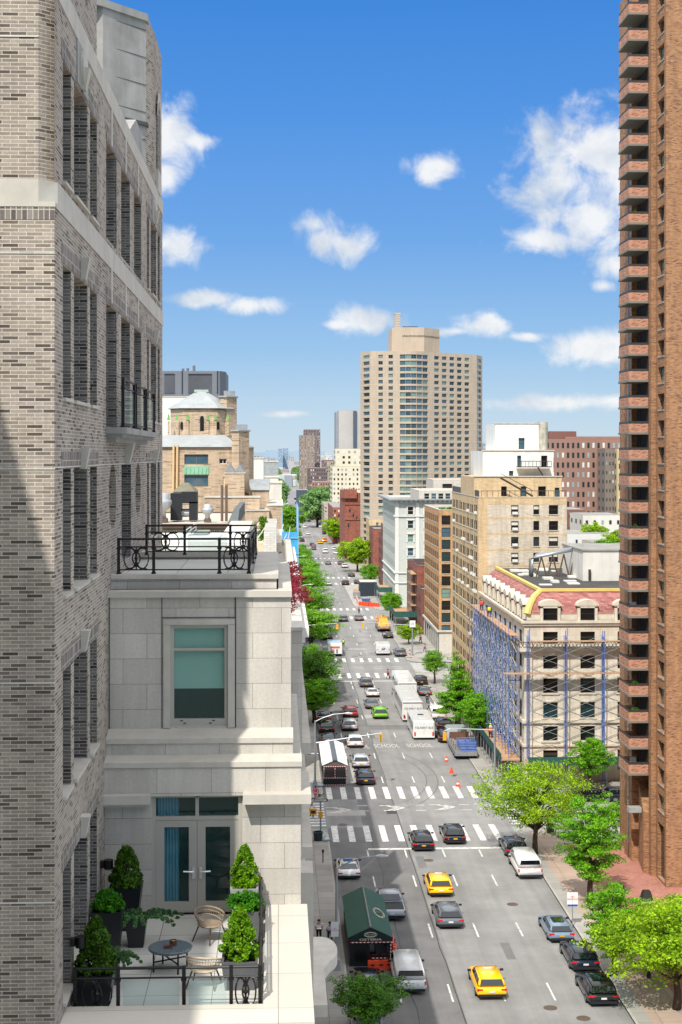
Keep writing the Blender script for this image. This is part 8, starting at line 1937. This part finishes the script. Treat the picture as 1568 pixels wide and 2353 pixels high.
# construction corner beyond third crossing
t = empty('water_barrier_line', (18, 333, 0), 'orange and white barrier line round the construction corner', 'barrier')
pts = [gD(742, 1060), gD(762, 1140), gD(790, 1215), gD(1005, 1235)]
for a, b_ in zip(pts[:-1], pts[1:]):
    n = max(2, int((b_ - a).length / 2.2))
    for k in range(n):
        u, v = a.lerp(b_, k / n), a.lerp(b_, (k + .94) / n); d_ = (v - u).normalized(); nn = Vector((-d_.y, d_.x, 0)) * .2; s = MB(); s.hexa([u - nn, v - nn, v + nn, u + nn, u - nn * .5 + Vector((0, 0, .9)), v - nn * .5 + Vector((0, 0, .9)), v + nn * .5 + Vector((0, 0, .9)), u + nn * .5 + Vector((0, 0, .9))]); s.build('barrier_unit', ORB if (k % 2 or a == pts[2]) else mat('offwhite barrier', '#d5d0c8', .5), t)
block('site_office', 'dark blue grey site cabin with a pale roof inside the orange barrier', 'cabin', 19.2, 23.2, 352, 358, 3.4, mat('navy cabin', '#27303d', .6), roof=ROOFW, parapet=0)
tt = empty('materials_skip', (19.8, 338, .1), 'small blue skip standing on the construction corner', 'skip'); s = MB(); s.frust([(-.8, -.5), (.8, -.5), (.8, .5), (-.8, .5)], 0, [(-1, -.7), (1, -.7), (1, .7), (-1, .7)], .8); s.build('tub', mat('faded blue steel', '#3f6a96', .6), tt, world=False); s = MB(); s.box(-.7, .7, -.4, .4, .7, .86); s.build('rubble', mat('grey rubble', '#8d8a84', .9, var=.4, scale=4), tt, world=False)
tt = empty('concrete_mixer', (18.2, 348, .1), 'grey machine with a tan tarp on the construction corner', 'machine'); s = MB(); s.box(-.8, .8, -1, 1, .3, 1.4); s.build('body', GALV, tt, world=False); s = MB(); s.frust([(-.7, -.8), (.7, -.8), (.7, .8), (-.7, .8)], 1.4, [(-.3, -.5), (.3, -.5), (.3, .5), (-.3, .5)], 2.0); s.build('tarp', mat('tan tarp', '#a38a63', .8), tt, world=False)
patch(16.8, 20.9, 330, 385, LT, .006, 'pavement_patch')
# sidewalk sheds with green parapets
for (x0_, x1_, y0_, y1_, lab) in ((22.2, 26.4, 284, 300, 'green sided sidewalk shed in front of the red townhouses'), (22.6, 25.6, 336, 352, 'green sided shed at the foot of the white corner building')):
    t = empty('sidewalk_shed', (x0_, y0_, 0), lab, 'shed'); s = MB(); s.box(x0_, x1_, y0_, y1_, 2.6, 2.75); s.build('deck', PLK, t); s = MB(); s.box(x0_ - .05, x1_, y0_ - .05, y0_, 2.5, 3.6); s.box(x0_ - .05, x0_, y0_, y1_, 2.5, 3.6); s.build('parapet', mat('green hoarding', '#24524a', .7), t)
    for k in range(4): rod('post', (x0_ + .1, y0_ + k * (y1_ - y0_) / 3.1, 0), (x0_ + .1, y0_ + k * (y1_ - y0_) / 3.1, 2.6), .07, GALV, t)
t = empty('facade_scaffold', (26, 286, 0), 'grey pipe scaffold with planks in front of the red townhouses', 'scaffold')
for k in range(5):
    for d in (25.2, 26.2): rod('standard', (d, 284.5 + k * 2, 2.7), (d, 284.5 + k * 2, 11.2), .05, mat('grey brown pipe', '#6f6259', .6), t)
for j in range(4):
    s = MB(); s.box(25.2, 26.3, 284.3, 293, 4.6 + j * 2, 4.72 + j * 2); s.build('plank', PLK, t)
    for k in range(4): rod('brace', (25.2, 284.5 + 2 * k, 2.8 + 2 * j), (25.2, 286.5 + 2 * k, 4.6 + 2 * j), .03, MATS['grey brown pipe'], t)
# blue street sign board on the scaffold, outdoor tables of the corner cafe
sign_plate((31.4, 149.0, 3.4), 2.0, 1.1, '', '#2a56a8', '#e6e6e2', 'blank blue board above the shed behind the lime tree')
for i, (x, y) in enumerate(((1.6, 158), (2.4, 160.5), (1.5, 163))):
    t = empty('cafe_table', (x, y, .1), ['yellow cafe table nearest the corner lamp', 'second cafe table toward the white shed', 'third cafe table farther along the sidewalk'][i], 'table', 'cafe tables on the corner'); s = MB(); s.box(-.4, .4, -.35, .35, .5, .54); s.build('tabletop', mat('ochre table', '#a67c2a', .6), t, world=False)
    for (a, b_) in ((-.35, -.3), (.35, -.3), (.35, .3), (-.35, .3)): s = MB(); s.sweep([(a, b_, 0), (a, b_, .5)], .02, 4); s.build('leg', DKM, t, world=False)

# ------------------------------------------------------------------ people
SKIN = mat('skin', '#a5765a', .6, var=.05)
def skin_mesh(name, chains, material):
    vs, es, rr = [], [], []; idx = {}
    for ch in chains:
        prev = None
        for (p, r) in ch:
            k = tuple(round(c, 3) for c in p)
            if k not in idx: idx[k] = len(vs); vs.append(p); rr.append(r)
            i = idx[k]
            if prev is not None and prev != i: es.append((prev, i))
            prev = i
    me = bpy.data.meshes.new(name); me.from_pydata(vs, es, []); me.update()
    o = bpy.data.objects.new(name, me); COL.objects.link(o)
    md = o.modifiers.new('Skin', 'SKIN'); md.use_smooth_shade = True
    for i, v in enumerate(me.skin_vertices[0].data): v.radius = (rr[i] if hasattr(rr[i], '__len__') else (rr[i], rr[i])); v.use_root = (i == 0)
    sb_ = o.modifiers.new('Sub', 'SUBSURF'); sb_.levels = 1; sb_.render_levels = 1
    dg = bpy.context.evaluated_depsgraph_get(); m2 = bpy.data.meshes.new_from_object(o.evaluated_get(dg)); m2.name = name
    bpy.data.objects.remove(o); m2.materials.clear(); m2.materials.append(material); return m2
def body_chains(stride=.25, arm=.2, bag=0):
    hip = (0, 0, .95); ch = (0, 0.01, 1.38); nk = (0, .01, 1.50); hd = (0, .02, 1.66)
    tor = [(hip, (.15, .11)), ((0, 0, 1.12), (.135, .10)), (ch, (.17, .11)), (nk, .055), (hd, (.095, .11)), ((0, .03, 1.73), .075)]
    out = [tor]; legs = []; arms = []
    for sx, sg in ((-1, 1), (1, -1)):
        st = stride * sg
        L = [(hip, (.15, .11)), ((sx * .10, 0, .88), .095), ((sx * .10, st * .5 + .03, .48), .062), ((sx * .10, st, .09), .042), ((sx * .11, st + .14, .035), .035)]
        legs.append(L)
        A = [(ch, (.17, .11)), ((sx * .21, 0, 1.40), .06), ((sx * .25, -st * arm * 2, 1.12), .042), ((sx * .24, -st * arm * 3 + .10, .88), .032), ((sx * .24, -st * arm * 3 + .14, .80), .03)]
        arms.append(A)
    return tor, legs, arms
PP = {}
def person(p, label, top, bottom, hair='#221a15', rz=0, stride=.25, hat=None, s=1.0, skirt=False, bag=None, vest=None, z=.1, carry=None):
    k = (stride,)
    if k not in PP:
        tor, legs, arms = body_chains(stride)
        PP[k] = (skin_mesh('body', [tor] + legs + arms, SKIN),)
        body = PP[k][0]
        up = [[(a, (r if hasattr(r, '__len__') else (r, r))) for a, r in ch] for ch in [tor[:3]] + [a_[:3] for a_ in arms]]
        up = [[(a, (r[0] + .022, r[1] + .022)) for a, r in ch] for ch in up]
        shirt = skin_mesh('shirt', up, WHITE)
        lo = [[(a, (r if hasattr(r, '__len__') else (r, r))) for a, r in ch[:4]] for ch in legs]; lo = [[(a, (r[0] + .02, r[1] + .02)) for a, r in ch] for ch in lo]
        trous = skin_mesh('trousers', lo, WHITE); PP[k] = (body, shirt, trous)
        m = MB(); m.lathe([(.0, .0), (.098, .0), (.115, .07), (.095, .14), (.05, .175), (0, .185)], n=12); PP['hair'] = m.mesh('hair', WHITE, True)
    body, shirt, trous = PP[k]
    t = empty('person', (p[0], p[1], z), label, 'person', None, rz); t.scale = (s, s, s * VZ)
    inst('body', body, t); 
    mk = lambda c: mat('cloth ' + c, c, .85, var=.12, scale=6)
    for nm, me, c in (('shirt', shirt, top), ('trousers', trous, bottom)): inst(nm, me, t, mats=[mk(c)])
    inst('hair', PP['hair'], t, (0, .0, 1.635), mats=[mk(hat or hair)])
    m = MB(); m.lathe([(0, 0), (.03, 0), (.02, .05), (0, .06)], n=6); 
    if 'shoe' not in PP: q = MB(); q.box(-.05, .05, -.08, .17, 0, .08); PP['shoe'] = q.mesh('shoe', BLACKM)
    for sx, sg in ((-1, 1), (1, -1)): inst('shoe', PP['shoe'], t, (sx * .10, stride * sg, 0))
    if skirt:
        q = MB(); q.lathe([(.2, .45), (.165, .98), (0, 1.0)], n=14); inst('dress', q.mesh('dress', mk(top)), t)
    if vest: q = MB(); q.lathe([(.19, .98), (.225, 1.2), (.2, 1.42), (.07, 1.5)], n=14); v = inst('vest', q.mesh('vest', mk(vest)), t); v.scale = (1, .72, 1)
    if bag: q = MB(); q.box(-.12, .12, -.08, .08, .45, .75); inst('bag', q.mesh('bag', mk(bag)), t, (.34, .1, 0))
    if carry: q = MB(); q.box(-.16, .16, .2, .42, 1.05, 1.09); inst('tray', q.mesh('tray', mk(carry)), t)
    return t
person(gB(110, 650), 'person in a black jacket and grey trousers walking up the near left sidewalk', '#17181b', '#5a5048', rz=.1)
person(gB(178, 868), 'waiter in a white shirt and dark apron holding plates by the green tent', '#d9dde6', '#15171d', rz=math.pi, stride=.08, carry='#e8e8e8')
person(gB(258, 885), 'person in a pale blue shirt with a navy backpack beside the lamp post', '#b7c6de', '#1c2436', rz=.2, stride=.1)
person(gA(262, 1130), 'woman in a pink tunic with a green bag at the corner by the white shed', '#d2456a', '#c9808f', rz=-.3, skirt=False, bag='#2a7a3a')
person(gA(170, 1205), 'woman in a white top and dark skirt on the side crosswalk', '#c9d2dd', '#1b1f2b', rz=2.6)
person(gA(190, 1262), 'small child in dark red clothes held by the hand on the crosswalk', '#7c2430', '#6b1f2a', s=.68, rz=.2)
person(gA(232, 1262), 'person in a white t shirt and black trousers on the crosswalk', '#e6e6e8', '#14161a', rz=.1)
person(gA(103, 88), 'person in dark clothes at the second crossing left corner', '#20242c', '#20242c')
person(gA(1117, 388), 'person in a dark shirt standing in the road right of the coach', '#1d2c44', '#2b3646', stride=.08)
person(gA(815, 196), 'person in an orange red jacket crossing at the second crosswalk', '#d4492c', '#3a2f38', rz=-1.4)
person(gC(680, 590), 'person in blue jeans under the honey locust by the bin', '#2e3322', '#3c5a86', rz=.4)
person(gp(1381, 1838), 'person in a dark shirt walking behind the parked SUV in the side street', '#28334a', '#b98f74', rz=1.5)
person(gD(1055, 1560), 'person in a light blue shirt beside the black sedan at the yellow truck', '#9db6d4', '#252a33', rz=.3)
person(gD(1310, 1755), 'person in beige clothes stepping off the kerb beside the grey SUV', '#d8bfa0', '#d8bfa0', rz=1.2)
person(gD(632, 1640), 'worker in a yellow and orange vest beside the bakery truck', '#30343c', '#30343c', vest='#b7d928', hat='#d8431f')
person(gD(1465, 1690), 'person in a pink shirt on the sidewalk by the brown corner building', '#d77a90', '#5b6470', rz=.5)
person(gD(1420, 1600), 'person in a dark coat by the corner building shop front', '#27382f', '#2a2a30', rz=.5)
person(gA(1555, 655, .1), 'worker in an orange vest standing on the sidewalk shed deck', '#30343c', '#30343c', vest='#f0561c', hat='#e6e6e2', z=2.46)
bpy.data.objects['person.017'].location = (23.2, 163, 2.46)
person((23.4, 164.4), 'worker in a lime vest beside the orange vest on the shed deck', '#30343c', '#30343c', vest='#c3e02a', hat='#d8d838', z=2.46)
person((24.0, 176), 'worker in an orange vest high up on the scaffold planks', '#30405c', '#30405c', vest='#f0561c', hat='#f0561c', z=15.03)
person((23.9, 169), 'worker in a yellow vest high up on the scaffold planks', '#30405c', '#30405c', vest='#d7e02a', hat='#3a8a4a', z=15.03)
person(gD(378, 750), 'person in white crossing far off at the fifth crossing', '#dfe6ee', '#6a7f9c', rz=-1.4)
person(gD(793, 1300), 'cyclist in dark red crossing at the third crossing', '#7c2430', '#20242c', rz=0)
